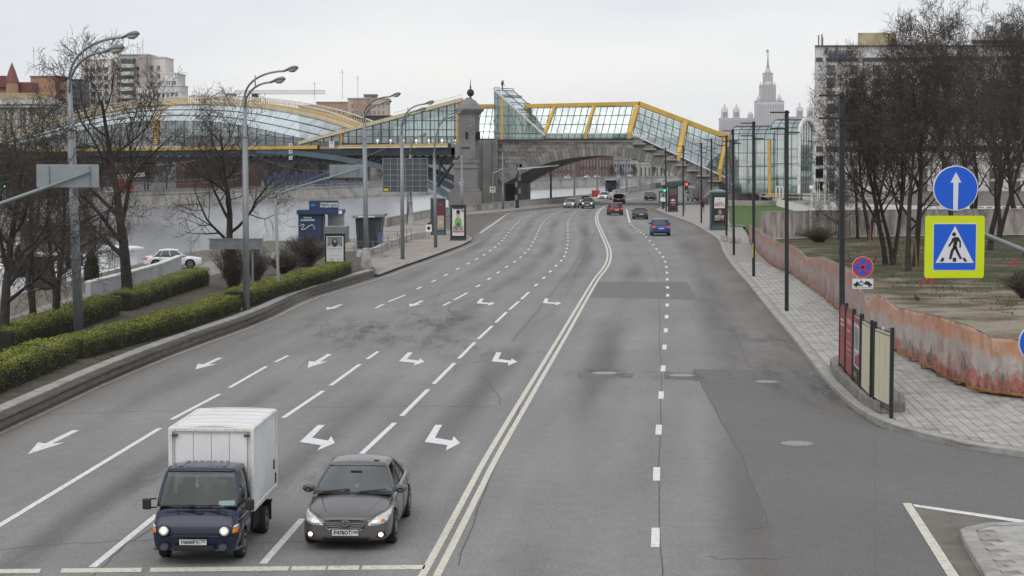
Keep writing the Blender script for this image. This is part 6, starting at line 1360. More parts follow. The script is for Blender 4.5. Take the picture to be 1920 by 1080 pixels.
def pillar(x0,x1,ytop,y0,y1,base,label,items,bg,z=PV,pos=None,roofc=None,lid=6):
 b_=G((x0+x1)/2,base,z);Y=b_.y;t=thing('poster_pillar',label,'poster pillar',b_);a,c=P(x0,y0,Y),P(x1,y1,Y);W=c.x-a.x;H=a.z-b_.z;cx_=(a.x+c.x)/2;D=W*.95
 mb=MB();mb.box((cx_,Y+D/2,b_.z+H/2),(W,D,H));mb.build('body',m_casb,t,bevel=.03)
 for sx in(-1,1):mb=MB();mb.box((cx_+sx*(W/2-.03),Y,b_.z+H/2),(.14,.14,H));mb.build('corner_post',m_casb,t)
 mb=MB();zt_=P(0,ytop,Y).z;mb.add([(cx_-W*.56,Y-.12,a.z),(cx_+W*.56,Y-.12,a.z),(cx_+W*.56,Y+D+.1,a.z),(cx_-W*.56,Y+D+.1,a.z),(cx_-W*.56,Y-.12,a.z+.14),(cx_+W*.56,Y-.12,a.z+.14),(cx_+W*.56,Y+D+.1,a.z+.14),(cx_-W*.56,Y+D+.1,a.z+.14),(cx_,Y+D/2,zt_)],[(0,3,2,1),(0,1,5,4),(1,2,6,5),(2,3,7,6),(3,0,4,7),(4,5,8),(5,6,8),(6,7,8),(7,4,8)]);mb.build('roof',M('grey_green_roof',(.20,.235,.235),.5,var=.1),t)
 mb=MB();mb.box((cx_,Y+D/2,b_.z+.2),(W*1.04,D*1.04,.4));mb.build('base',M('pillar_base',(.085,.115,.115),.5,var=.1),t)
 if items is not None:
  mb=MB();f0,f1=P(x0+3,y0+6,Y),P(x1-3,y1-6,Y);mb.box(((f0.x+f1.x)/2,Y-.04,(f0.z+f1.z)/2),(f1.x-f0.x,.06,f0.z-f1.z));mb.build('display_frame',m_blk,t)
  poster(t,x0+5.5,x1-5.0,y0+9,y1-9,Y-.08,items,bg)
 return t
pillar(1334,1364,354.5,361,424,431,'dark green poster pillar with red headline and an old man portrait',[('r',0,1,.45,1,(.03,.032,.036)),('e',.47,.53,.05,.12,(.3,.3,.3)),('r',.25,.75,.20,.215,(.4,.1,.1)),('БАСТА',.08,.94,.25,.38,(.45,.02,.03)),('e',.28,.78,.50,.76,(.08,.07,.065)),('e',.38,.70,.52,.72,(.33,.27,.23)),('НЕПАЖЕ',.06,.9,.76,.88,(.72,.72,.70)),('r',.03,.97,.90,.95,(.6,.35,.05)),('r',.5,.97,.90,.95,(.45,.05,.03))],(.70,.71,.70))
pillar(808,835,368,373,432,441,'grey poster pillar with a red and beige poster beside the singer poster case',None,None)
t=[x for x in bpy.data.objects if x.get('label','').startswith('grey poster pillar')][0];Y=t.location.y;poster(t,820,832.5,377.5,431,Y-.12,[('r',0,1,0,.5,(.14,.025,.03)),('r',.2,.8,.1,.12,(.4,.15,.15)),('r',0,1,.5,1,(.42,.34,.26)),('e',.2,.8,.68,.78,(.5,.44,.36)),('r',.1,.9,.93,.97,(.2,.16,.13))],(.3,.2,.2))
m_syel=M('fluorescent_yellow',(.62,.72,.0),.45,var=.02);m_sblue=M('sign_face_blue',(.0,.10,.62),.4,var=.03);m_swh=M('sign_white',(.68,.69,.72),.4,var=.03);m_sblk=M('sign_black',(.012,.012,.012),.5,var=0);m_sred=M('sign_face_red',(.50,.025,.02),.4,var=.03)
def rrect(c,w_,h,r,y,n=5):
 pts=[]
 for cx_,cz_,a0 in((w_/2-r,h/2-r,0),(-w_/2+r,h/2-r,90),(-w_/2+r,-h/2+r,180),(w_/2-r,-h/2+r,270)):
  for i in range(n+1):a=rad(a0+90*i/n);pts.append(Vector((c.x+cx_+r*math.cos(a),y,c.z+cz_+r*math.sin(a))))
 return pts
def plate(t,pts,y,th,name,mat):
 mb=MB();mb.prism([Vector((p.x,y,p.z)) for p in pts],(0,0,0),(0,th,0));return mb.build(name,mat,t)
def crossing_sign(t,c,s,y,detail=True):
 "yellow-bordered pedestrian crossing sign of side s metres, centred at c"
 plate(t,rrect(c,s*.955,s,s*.045,0),y,.03,'yellow_border',m_syel)
 plate(t,rrect(c,s*.70,s*.76,s*.03,0),y-.004,.004,'white_edge',m_swh);plate(t,rrect(c,s*.675,s*.735,s*.02,0),y-.008,.004,'blue_face',m_sblue)
 k=s/.98;q=lambda x,z:Vector((c.x+x*k*.5,0,c.z+z*k*.5))
 plate(t,[q(0,.66),q(.60,-.50),q(-.60,-.50)],y-.012,.004,'white_triangle',m_swh)
 if detail:
  yb_=y-.016
  mb=MB();mb.prism([Vector((q(-.03,.40).x+.032*k*math.cos(i*math.pi/6),yb_,q(0,.40).z+.032*k*math.sin(i*math.pi/6))) for i in range(12)],(0,0,0),(0,.004,0))
  for poly in([(-.05,.30),(.05,.32),(.10,.24),(.05,-.02),(-.07,-.02),(-.05,.1)],[(-.06,0),(.05,0),(-.04,-.14),(-.10,-.38),(-.18,-.38),(-.13,-.12)],[(-.02,0),(.07,.0),(.10,-.1),(.24,-.38),(.16,-.38),(.03,-.14)],[(.04,.32),(.12,.30),(.19,.17),(.19,-.02),(.14,-.02),(.14,.14),(.06,.25)],[(-.04,.28),(-.06,.16),(-.17,.0),(-.21,.04),(-.12,.18),(-.09,.28)],[(-.36,-.46),(-.46,-.46),(-.40,-.34),(-.32,-.34)],[(-.06,-.46),(.05,-.46),(.05,-.34),(-.06,-.34)],[(.30,-.46),(.40,-.46),(.32,-.34),(.25,-.34)]):
   mb.prism([Vector((q(*p).x,yb_,q(*p).z)) for p in poly],(0,0,0),(0,.004,0))
  mb.build('walking_figure',m_sblk,t)
def disc(t,c,r,y,th,name,mat,n=40):return plate(t,[Vector((c.x+r*math.cos(2*math.pi*i/n),0,c.z+r*math.sin(2*math.pi*i/n))) for i in range(n)],y,th,name,mat)
Y=29.5;t=thing('road_sign','large yellow-framed blue pedestrian crossing sign nearest at the right','road sign',P(1790,463,Y));crossing_sign(t,P(1790,463,Y),.985,Y)
t2=thing('road_sign','round blue sign with white upward arrow above the crossing sign','road sign',P(1792,353,Y));c=P(1792,353,Y)
disc(t2,c,.355,Y,.03,'white_rim',m_swh,56);disc(t2,c,.340,Y-.004,.004,'blue_face',m_sblue,56)
plate(t2,[c+Vector((x,0,z)) for x,z in((-.035,-.34),(.035,-.34),(.040,.09),(.085,.09),(.0,.255),(-.085,.09),(-.040,.09))],Y-.008,.004,'arrow',m_swh)
sp=thing('sign_gantry','grey steel arm reaching in from the right edge to hold the two signs','sign gantry',P(2060,900,Y))
mb=MB();mb.tube([P(1790,415,Y+.1),P(1850,441,Y+.1),P(1925,472,Y+.1),P(2060,530,Y+.1)],[.03,.036,.042,.05],10);mb.build('arm',m_galv,sp,smooth=True)
mb=MB();mb.tube([(P(2060,0,Y).x,Y+.1,0),P(2060,500,Y+.1)],.08,10);mb.build('pole',m_galv,sp,smooth=True);mb=MB();mb.bar(P(1791,505,Y+.06),P(1791,330,Y+.06),.05);mb.build('bracket',m_galv,sp)
t=thing('road_sign','blue round sign cut by the right edge of the view','road sign',P(1952,643,Y));c=P(1948,643,Y);disc(t,c,.32,Y,.03,'white_rim',m_swh);disc(t,c,.305,Y-.004,.004,'blue_face',m_sblue);plate(t,[c+Vector((x,0,z)) for x,z in((-.03,-.25),(.03,-.25),(.03,.1),(.1,.1),(0,.24),(-.1,.1),(-.03,.1))],Y-.008,.004,'arrow',m_swh)
mb=MB();mb.bar(P(1948,643,Y+.06),P(2060,643,Y+.1),.05);mb.build('bracket',m_galv,t)
b_=G(1618,668,PV);Y=b_.y;t=thing('road_sign','round red and blue no-stopping sign with tow-truck plate on a grey post','road sign',b_);c=P(1617.5,501,Y);R_=20/FPX*Y
mb=MB();mb.tube([b_,P(1617.5,490,Y+.08)],.03,8);mb.build('post',m_galv,t);disc(t,c,R_,Y,.02,'white_rim',m_swh);disc(t,c,R_*.97,Y-.003,.004,'red_ring',m_sred);disc(t,c,R_*.76,Y-.006,.004,'blue_face',m_sblue)
mb=MB()
for s_ in(-1,1):mb.bar(c+Vector((-R_*.68,-.013,-R_*.68*s_)),c+Vector((R_*.68,-.013,R_*.68*s_)),.006,R_*.16,up=(0,1,0)) if False else mb.prism([c+Vector((x,-.012,z)) for x,z in((-R_*.75,-R_*.60*s_),(-R_*.60,-R_*.75*s_),(R_*.75,R_*.60*s_),(R_*.60,R_*.75*s_))],(0,0,0),(0,.003,0))
mb.build('red_cross',m_sred,t);c=P(1618,532,Y);w_=39/FPX*Y;h_=19/FPX*Y;plate(t,rrect(c,w_,h_,.02,0),Y,.02,'tow_plate',m_swh)
mb=MB();k=w_/2
def P2(x,z):return c+Vector((x*k,-.006,z*k))
for poly in([(-.9,-.2),(-.9,.0),(-.75,.02),(-.65,.2),(-.45,.2),(-.4,-.05),(.0,-.1),(.0,-.2)],[(-.4,0),(-.2,.32),(-.12,.3),(.1,.02),(.05,-.02),(-.15,.2),(-.3,0)],[(.0,.02),(.15,.08),(.3,.28),(.6,.2),(.75,.02),(.9,-.05),(.88,-.22),(.1,-.05)],[(-.9,-.36),(.9,-.36),(.9,-.33),(-.9,-.33)]):mb.prism([P2(*p) for p in poly],(0,0,0),(0,.003,0))
for x in(-.65,.62):mb.prism([P2(x+.11*math.cos(i*math.pi/5),-.2+.11*math.sin(i*math.pi/5))+Vector((0,-.002,0)) for i in range(10)],(0,0,0),(0,.003,0))
mb.build('tow_symbol',m_sblk,t)
def small_cross(x,y,px,base,label,Y=None,arm=None,z=0.0):
 b_=G(base[0],base[1],z);Y=b_.y;c=P(x,y,Y);t=thing('road_sign',label,'road sign',b_,'yellow pedestrian crossing signs in the distance');crossing_sign(t,c,px/FPX*Y,Y-.15)
 mb=MB();mb.bar(b_,P(base[0],min(y,arm[0][1] if arm else y),Y),.12)
 if arm:
  for p,q in zip(arm,arm[1:]):mb.bar(P(*p,Y),P(*q,Y),.10)
 mb.build('post',m_galv,t)
small_cross(923.5,355.5,11,(924,397),'yellow crossing sign on the pole left of the arch pier',arm=[(924,325),(926,319),(933,315.5),(980,314),(1048,310)])
small_cross(1189.5,300.5,11.5,(1245,385),'yellow crossing sign hanging on an arm over the road under the arch',arm=[(1245,312),(1237,306),(1196,302),(1189,300)])
small_cross(1160,331,6.5,(1161,363),'tiny yellow crossing sign beyond the bus')
small_cross(1244.5,341,10.5,(1246,392),'yellow crossing sign above the traffic light near the poster cases')
def tlight(x,y,base,lit,label,z=0.0,h=13):
 b_=G(*base,z);Y=b_.y;t=thing('traffic_light',label,'traffic light',b_);c=P(x,y,Y);s=h/FPX*Y
 mb=MB();mb.bar(b_,Vector((b_.x,Y,c.z)),.14);mb.bar(Vector((b_.x,Y,c.z)),c,.1);mb.build('post',m_galvd,t);mb=MB();mb.box(c+Vector((0,-.1,0)),(s*.42,.25,s));mb.build('housing',m_blk,t,bevel=.02)
 for i,(nm,cc) in enumerate((('red',(1,.05,.03)),('amber',(.5,.3,.02)),('green',(.02,.9,.45)))):
  on=nm==lit;mm=M('lens_%s_%s'%(nm,on),cc if on else tuple(v*.05+.01 for v in cc),.4,var=0,emit=2.5 if on else 0)
  disc(t,c+Vector((0,0,s*(.31-.31*i))),s*.16,Y-.26,.03,'lens',mm,14)
tlight(969.5,362,(968,391),'green','green traffic light beside the arch left pier',h=16);tlight(1246,353,(1248,392),'green','green traffic light in front of the poster cases',h=13);tlight(1287,350,(1284,398),'red','red traffic light beside the grey van',h=14);tlight(9,345,(3,420),'green','green traffic light far left behind the trees',h=12,z=-1.5)
t=thing('pole_cluster','dark mast wrapped with cables and boxes beside the green light','mast',G(968,392,0));b_=G(970,392,0);mb=MB();mb.tube([b_,P(970,308,b_.y)],[.28,.16],8);mb.build('mast',m_dsteel,t);mb=MB();mb.box(P(981,311,b_.y),(1.2,.3,.9));mb.box(P(975,312,b_.y),(.6,.3,.7));mb.build('sign_box',m_galv,t)
for i in range(5):mb=MB();mb.box(P(968+(i%2)*6,322+i*12,b_.y-.2),(.4,.3,.8));mb.build('cable_box',m_galvd,t)
t=thing('sign_gantry','plain grey arm across the arch at left of the mast','sign gantry',G(943,393));Y=G(943,393).y;mb=MB();mb.bar(P(970,317,Y),P(1048,310,Y),.14);mb.bar(P(924,325,Y),P(945,315,Y),.1);mb.build('arm',m_wsteel,t)
b_=G(865,404,PV);Y=b_.y;t=thing('star_ornament','white star-shaped light ornament on a pole before the stone tower','ornament',b_);mb=MB();c=P(865,343,Y)
for i in range(5):a=math.pi/2+i*1.2566+.2;d=Vector((math.cos(a),0,math.sin(a)));q=Vector((-d.z,0,d.x));mb.prism([c-q*.12,c+d*.5,c+q*.12],(0,0,0),(0,.06,0))
mb.build('star',m_swh,t);mb=MB();mb.bar(b_,c+Vector((.1,.05,0)),.1);mb.build('pole',m_galvd,t)
m_bred=M('board_red',(.34,.06,.06),.5,var=.08,scale=2);m_bcream=M('board_cream',(.62,.57,.40),.5,var=.04,scale=1)
nb=[(1577,700,575,1596,716,590),(1596,716,588,1617,735,603),(1617,735,601,1637,747,610),(1617,735,600,1638,748,612)]
def board(x0,yb0,yt0,x1,yb1,yt1,mat,label,items=None):
 a,b_=G(x0,yb0,PV+.25),G(x1,yb1,PV+.25);a.z=b_.z=PV;az=math.atan2(b_.y-a.y,b_.x-a.x);za,zb=P(x0,yt0,a.y).z,P(x1,yt1,b_.y).z;ztop=(za+zb)/2
 t=thing('notice_board',label,'notice board',a,'upright notice boards on the kerb corner');d=(b_-a);L=d.length;u=d.normalized();nf=Vector((u.y,-u.x,0))
 for p in(a,b_):mb=MB();mb.box(p+Vector((0,0,ztop/2)),(.10,.10,ztop),rz=az);mb.build('post',m_blk,t,bevel=.01)
 c=(a+b_)/2;zc=ztop*.53;mb=MB();mb.box(c+Vector((0,0,zc)),(L-.1,.05,ztop*.78),rz=az);mb.build('panel',mat,t)
 for z in(ztop*.945,ztop*.90,ztop*.115,ztop*.08):mb=MB();mb.box(c+Vector((0,0,z)),(L-.06,.05,.03),rz=az);mb.build('rail',m_blk,t)
 for s_ in(-1,1):mb=MB();mb.box(c+u*(s_*(L/2-.07))+nf*.03+Vector((0,0,zc)),(.04,.03,ztop*.79),rz=az);mb.build('frame_edge',m_blk,t)
 if items:
  for(u0,u1,v0,v1,mt) in items:mb=MB();mb.box(c+u*((u0+u1-1)/2*(L-.15))+nf*.03+Vector((0,0,zc+(.5-(v0+v1)/2)*ztop*.78)),((u1-u0)*(L-.15),.008,(v1-v0)*ztop*.78),rz=az);mb.build('print',mt,t)
 return t
board(1575,685.5,571,1585,697,576,m_bred,'leftmost notice board, red, edge-on behind the others',[(.2,.7,.2,.23,m_swh),(.2,.8,.28,.3,m_swh)])
m_pr=M('pale_red_print',(.6,.3,.3),.5)
board(1586,699,578,1599,714,585,m_bred,'second notice board, red with faint white print',[(.2,.8,.12,.2,m_pr),(.2,.7,.3,.33,m_pr),(.2,.8,.5,.52,m_pr),(.2,.8,.6,.62,m_pr),(.2,.7,.7,.71,m_pr)])
board(1601,716,587,1613,729,597,M('board_white',(.6,.59,.58),.5,var=.05),'third notice board, red and white poster with dark foot',[(0,1,0,.10,m_bred),(.1,.8,.15,.5,M('poster_violet',(.36,.27,.28),.5)),(.3,.6,.2,.6,m_swh),(.2,.9,.55,.75,m_bred),(0,1,.78,1,m_blk),(.1,.9,.86,.94,M('poster_yellow',(.55,.42,.05),.5))])
board(1615.5,731,598,1633,748,609,m_bcream,'fourth notice board, narrow and cream coloured',[(.1,.12,0,1,m_pr)][:0]);board(1639,751,611,1671,768,625,m_bcream,'nearest notice board, wide blank cream panel',[(.45,.6,-.08,-.03,m_swh),(.32,.325,0,1,M('panel_seam',(.5,.46,.33),.6)),(.66,.665,0,1,M('panel_seam',()))])
pl=[G(x,y,0) for x,y in((1558,692),(1572,686),(1600,700),(1640,730),(1690,762),(1692,782),(1655,784),(1625,770),(1595,740),(1568,714))]
mb=MB();mb.prism([Vector((p.x,p.y,PV-.05)) for p in pl][::-1],(0,0,0),(0,0,.30));t=tag(mb.build('planter_base',M('gritty_concrete',(.22,.20,.18),.95,var=.35,scale=6,bump=.6,bscale=15)),'rough stone-edged base under the notice boards','base')
ps=resample(pl[4:]+[pl[0]],.8)
for a,c in zip(ps,ps[1:]):
 d=c-a;mb=MB();mb.box((a+c)/2+Vector((0,0,PV+.14)),(d.length-.02,.16,.32),rz=math.atan2(d.y,d.x));mb.build('edge_stone',m_kerbd,t,bevel=.02)
def bannermat():
 m=bpy.data.materials.new('printed_mesh_banner');m.use_nodes=True;n,l=nodes(m);p=n['Principled BSDF'];p.inputs['Roughness'].default_value=.75
 uv=n.new('ShaderNodeUVMap');sx=n.new('ShaderNodeSeparateXYZ');l.new(uv.outputs[0],sx.inputs[0])
 def noi(st,det=4,rough=.6,sc=1.0):
  mp=n.new('ShaderNodeMapping');mp.inputs['Scale'].default_value=st;l.new(uv.outputs[0],mp.inputs[0]);t=n.new('ShaderNodeTexNoise');t.inputs['Scale'].default_value=sc;t.inputs['Detail'].default_value=det;t.inputs['Roughness'].default_value=rough;l.new(mp.outputs[0],t.inputs['Vector']);return t
 def math_(op,a,b=None,c=None):
  q=n.new('ShaderNodeMath');q.operation=op
  for i,x in enumerate((a,b,c)):
   if x is None:continue
   if isinstance(x,(int,float)):q.inputs[i].default_value=x
   else:l.new(x,q.inputs[i])
  return q.outputs[0]
 def mix(f,a,b):
  q=n.new('ShaderNodeMixRGB');l.new(f,q.inputs[0])
  for i,x in((1,a),(2,b)):
   if isinstance(x,tuple):q.inputs[i].default_value=(*x,1)
   else:l.new(x,q.inputs[i])
  return q.outputs[0]
 v=sx.outputs[1];v1=math_('MULTIPLY_ADD',noi((2.2,.4,1),6,.7).outputs[0],.55,-.275);h=math_('ADD',v,v1)
 def band(o,a,b):
  mr=n.new('ShaderNodeMapRange');mr.inputs[1].default_value=a;mr.inputs[2].default_value=b;l.new(o,mr.inputs[0]);return mr.outputs[0]
 grey=mix(noi((3,.6,1)).outputs[0],(.30,.24,.22),(.60,.56,.53));pe=mix(noi((1,1.5,1)).outputs[0],(.46,.20,.10),(.62,.36,.24))
 c=mix(band(h,.62,.74),grey,pe);bl=noi((2.5,2.0,1),7,.75);c=mix(math_('MULTIPLY',band(bl.outputs[0],.50,.62),.40),c,(.46,.42,.39));pt=noi((1.6,3.0,1),5,.7);c=mix(math_('MULTIPLY',band(pt.outputs[0],.54,.66),.6),c,(.38,.16,.09))
 def skyline(c,k,base,amp,seed,A_,B_,al):
  uk=math_('MULTIPLY_ADD',sx.outputs[0],k,seed);fl_=math_('FLOOR',uk);fr_=math_('FRACT',uk)
  wn=n.new('ShaderNodeTexWhiteNoise');wn.noise_dimensions='1D';l.new(fl_,wn.inputs['W']);w2=n.new('ShaderNodeTexWhiteNoise');w2.noise_dimensions='1D';l.new(math_('ADD',fl_,17.3),w2.inputs['W'])
  pk=math_('SUBTRACT',.5,math_('ABSOLUTE',math_('SUBTRACT',fr_,.5)));pk=math_('POWER',math_('MULTIPLY',pk,2.0),2.5)
  hh=math_('ADD',math_('MULTIPLY_ADD',wn.outputs[0],amp,base),math_('MULTIPLY',math_('MULTIPLY',pk,w2.outputs[0]),.26))
  col_=mix(math_('GREATER_THAN',w2.outputs[0],.62),A_,B_);col_=mix(math_('MULTIPLY',band(noi((9,9,1),4,.8).outputs[0],.45,.6),.5),col_,(.40,.30,.26))
  return mix(math_('MULTIPLY',math_('GREATER_THAN',hh,v),al),c,col_)
 c=skyline(c,1.9,.20,.28,3.7,(.34,.12,.09),(.20,.15,.15),.55);c=skyline(c,3.1,.12,.22,.4,(.40,.06,.04),(.07,.13,.12),.8);c=skyline(c,5.7,.05,.16,8.2,(.16,.05,.05),(.42,.14,.07),.8)
 c=mix(math_('LESS_THAN',v,.05),c,(.55,.25,.06));st=noi((16,.8,1),4,.75);c=mix(math_('MULTIPLY',band(st.outputs[0],.50,.62),.38),c,(.42,.38,.36))
 f=math_('MULTIPLY',band(sx.outputs[0],12,26),.6);c=mix(f,c,mix(noi((5,.3,1)).outputs[0],(.22,.13,.10),(.33,.25,.23)))
 l.new(c,p.inputs['Base Color']);return m
FT=[(2060,758,640),(1920,754,636),(1860,742,633),(1822,734,613),(1776,716,597),(1733,695,586),(1713,684,583),(1682,664,576),(1655,655,556),(1640,645,552),(1626,640,568),(1600,613,508),(1566,582,492),(1543,560,481),(1512,538,482),(1500,528,470),(1483,516,460),(1462,506,455),(1443,497,444),(1425,480,433),(1412,466,423),(1406,456,421)]
m_ban=bannermat();mb=MB();uv=[];ptsF=[];us=0;prev=None
top=[];
fl=[]
for x,yb,yt in FT:g=G(x,yb,PV);fl.append((g,P(x,yt,g.y).z))
NS=14
secs=[]
for(a,za),(b_,zb) in zip(fl,fl[1:]):
 n_=max(2,int((b_-a).length/.13))
 for i in range(n_):t_=i/n_;secs.append((a.lerp(b_,t_),lerp(za,zb,t_)))
secs.append(fl[-1]);NV=14;nn=normals2d([s[0] for s in secs])
for i,((p,zt_),n_) in enumerate(zip(secs,nn)):
 if prev is not None:us+=(p-prev).length
 prev=p
 for j in range(NV+1):
  v=j/NV;zb0=PV+.14+.16*noise.noise((us*.35,3,0));z=lerp(zb0,zt_-.03*abs(math.sin(us*1.4)),v)
  w_=.20*noise.noise((us*1.1,v*.6,1))*(1-v*.6)+.16*noise.noise((us*3.6+v*1.2,v*1.4,5))*(1-v*.6)+.07*noise.noise((us*9+v*3,v*3,8))
  q=p-n_*w_;mb.v.append((q.x,q.y,z));uv.append((us,v))
for i in range(len(secs)-1):
 for j in range(NV):mb.f.append((i*(NV+1)+j,(i+1)*(NV+1)+j,(i+1)*(NV+1)+j+1,i*(NV+1)+j+1));mb.m.append(0)
mb.uv=uv;fen=thing('draped_fence','long site fence draped in a peach and red printed mesh banner','fence',secs[0][0]);mb.build('banner',m_ban,fen,smooth=True)
o=fen.children[0];sd=o.modifiers.new('solid','SOLIDIFY');sd.thickness=.008
mb=MB();mq=MB()
for a,b_ in zip(secs,secs[1:]):mb.bar(Vector((a[0].x,a[0].y,a[1]))-Vector((0,-.03,0)),Vector((b_[0].x,b_[0].y,b_[1]))-Vector((0,-.03,0)),.035)
mb.build('top_rail',m_galv,fen);d_=0;prev=None;acc=99
for(p,zt_),n_ in zip(secs,nn):
 if prev is not None:acc+=(p-prev).length
 prev=p
 if acc>2.3:
  acc=0;mb=MB();mb.bar(p-n_*.10*-1+Vector((0,0,-.1)),Vector((p.x+n_.x*.1,p.y+n_.y*.1,zt_-.03)),.05);mb.build('post',m_galv,fen);mb=MB();mb.box(p+n_*.45+Vector((0,0,.10)),(.6,.25,.2));mb.build('foot_block',m_conc,fen,bevel=.02)
mm=M('faded_mesh_banner',(.42,.37,.345),.85,var=.5,scale=1.0,stretch=(1.6,1,.5));pts=[G(1424,452,PV),G(1520,447,PV),G(1700,444,PV),G(2100,440,PV)];ps=resample(pts,2.5);t=thing('mesh_fence','pale mesh fence with faded banner behind the trees','fence',ps[0])
for i,(a,b_) in enumerate(zip(ps,ps[1:])):
 h=2.6;mb=MB();n_=8;
 for k in range(n_+1):
  q=a.lerp(b_,k/n_);q.y+=.05*math.sin(k*2.3+i);mb.v+=[(q.x,q.y,PV+.15),(q.x,q.y,PV+h)]
 for k in range(n_):mb.f.append((2*k,2*k+2,2*k+3,2*k+1));mb.m.append(0)
 mb.build('mesh_panel',mm,t);mb=MB();mb.bar(a,a+Vector((0,0,h+.1)),.06);mb.build('post',m_galv,t);mb=MB();mb.bar(a+Vector((0,-.03,h)),b_+Vector((0,-.03,h)),.04);mb.bar(a+Vector((0,-.04,.12)),b_+Vector((0,-.04,.12)),.06);mb.build('rail',m_wsteel,t)
lawn=sheet([(1366,386),(1424,378),(1440,380),(1519,405),(1519,447),(1426,448),(1400,425),(1368,425)],PV+.02,'lawn',M('lawn_green',(.055,.105,.012),.9,var=.22,scale=.6,bump=.5,bscale=9),kind='structure')
kerb_line([G(x,y,0) for x,y in((1424,377),(1366,385.5),(1363,405),(1369,426),(1402,427))],PV+.12,.15,1.5,'lawn_kerb',m_kerb,lawn)
pvw=sheet([(1424,377),(1520,377),(1700,385),(1990,395),(1990,412),(1640,410),(1519,404),(1440,379)],PV+.01,'park_path',M('pale_path',(.42,.41,.39),.9,var=.12,scale=.6),kind='structure')
def ramp_fence(pts,label,h=1.1):
 ps=resample(pts,1.1);t=thing('ramp_railing',label,'railing',ps[0])
 mb=MB()
 for a,b_ in zip(ps,ps[1:]):mb.bar(a+Vector((0,0,h)),b_+Vector((0,0,h)),.10)
 mb.build('handrail',m_wsteel,t);mb=MB()
 for a,b_ in zip(ps,ps[1:]):mb.bar(a+Vector((0,0,.06)),b_+Vector((0,0,.06)),.14)
 mb.build('lower_rail',m_wsteel,t)
 for a in ps[:280]:mb=MB();mb.box(a+Vector((0,0,h/2)),(.28,.08,h));mb.build('baluster',m_wsteel,t)
ramp_fence([G(1426,377,PV),G(1520,404.5,PV)],'white balustrade running diagonally along the lawn edge');ramp_fence([G(1525,398,PV),G(1580,398,PV),G(1990,400,PV)],'white low balustrade behind the trees toward the hotel',.9)
for x,y in((1521,352),(1546,350)):
 b_=G(x,392,PV);c=P(x,y,b_.y);t=thing('globe_lamp','white globe lamp on a thin post, %s of a pair by the pavilion'%('left' if x<1530 else 'right'),'lamp',b_);mb=MB();mb.bar(b_,c,.07);mb.build('post',m_wsteel,t)
 mb=MB();r=4.2/FPX*b_.y;mb.lathe(c,[(max(.02,r*math.sin(math.pi*i/8)),-r*math.cos(math.pi*i/8)) for i in range(9)],12);mb.build('globe',M('opal_globe',(.7,.7,.66),.3,var=0),t,smooth=True)
for x in(1532,1535.5,1539,1556,1568):b_=G(x,430,PV);mb=MB();mb.tube([b_,P(x-3,338,b_.y)],[.06,.045],6);tag(mb.build('flag_pole',m_wsteel),'thin white flag pole by the mesh fence, number in row from the left: %s'%{1532:'first',1535.5:'second',1539:'third',1556:'fourth',1568:'fifth'}[x],'flag pole')
m_wood=M('weathered_planks',(.20,.155,.115),.85,var=.25,scale=3,stretch=(1,1,.2));m_woodo=M('fresh_orange_planks',(.26,.15,.085),.85,var=.25,scale=3)
def guard(x,y,n,r,h,lean,label,mat):
 c=G(x,y,.15);t=thing('tree_guard',label,'tree guard',c)
 for i in range(n):a=i*2*math.pi/n+.3;d=Vector((math.cos(a),math.sin(a),0));mb=MB();mb.bar(c+d*r*(1+lean),c+d*r+Vector((0,0,h*R.uniform(.85,1.1))),.13,.04);mb.build('plank',mat,t)
guard(1664,495,7,.45,2.0,2.2,'splayed weathered planks leaning round the leaning tree trunk',m_wood);guard(1637,467,7,.35,1.9,.1,'upright plank guard round the tree left of the splayed planks',m_woodo);guard(1573,447,6,.3,1.8,.1,'plank guard round the leaning tree by the black lamp',m_woodo);guard(1707,505,5,.35,2.2,.5,'plank guard half hidden left of the crossing sign',m_woodo);guard(1588,448,5,.3,2.0,.1,'plank guard immediately right of the tall black lamp',m_woodo)
m_rp=M('red_paint',(.42,.02,.015),.5,var=.1)
for x,y,s_ in((1740,535,1),(1898,505,1.2),(1898,430,1.1)):
 c=G(x,y,.2);t=thing('red_trestle','red painted trestle lying on the grass, %s'%{535:'just below the crossing sign',505:'at the right edge, nearer',430:'at the right edge, farther'}[y],'trestle',c)
 mb=MB();mb.bar(c+Vector((-.5,0,0))*s_,c+Vector((.35,.2,.55))*s_,.12,.07);mb.build('beam',m_rp,t);mb=MB();mb.bar(c+Vector((.35,.2,.55))*s_,c+Vector((.4,.2,0))*s_,.05);mb.bar(c+Vector((.3,.1,.5))*s_,c+Vector((.1,-.3,0))*s_,.05);mb.build('leg',m_rp,t)
tag(MB().tube([G(1716,553,.3),G(1721,560,.3)],.08,6).build('log',m_bark),'small dark log lying on the bare soil behind the fence','log')
p=G(1117,371,0);t=tag(MB().box(p+Vector((0,0,.8)),(1.5,1.0,1.3)).build('red_container',M('container_red',(.38,.05,.03),.5),bevel=.03),'small red container on the embankment left of the bus','container')
p=G(804,448,PV);t=thing('white_notice','white notice on a thin post beside the pavement railings','sign',p);mb=MB();mb.box(p+Vector((0,0,1.0)),(.55,.04,.65));mb.build('panel',MC['white_board'],t);mb=MB();mb.bar(p,p+Vector((0,.04,1.0)),.06);mb.build('post',m_galvd,t);mb=MB();mb.prism([p+Vector((.16*math.cos(i*math.pi/6),-.03,1.0+.16*math.sin(i*math.pi/6))) for i in range(12)],(0,0,0),(0,.01,0));mb.build('mark',m_sblk,t)
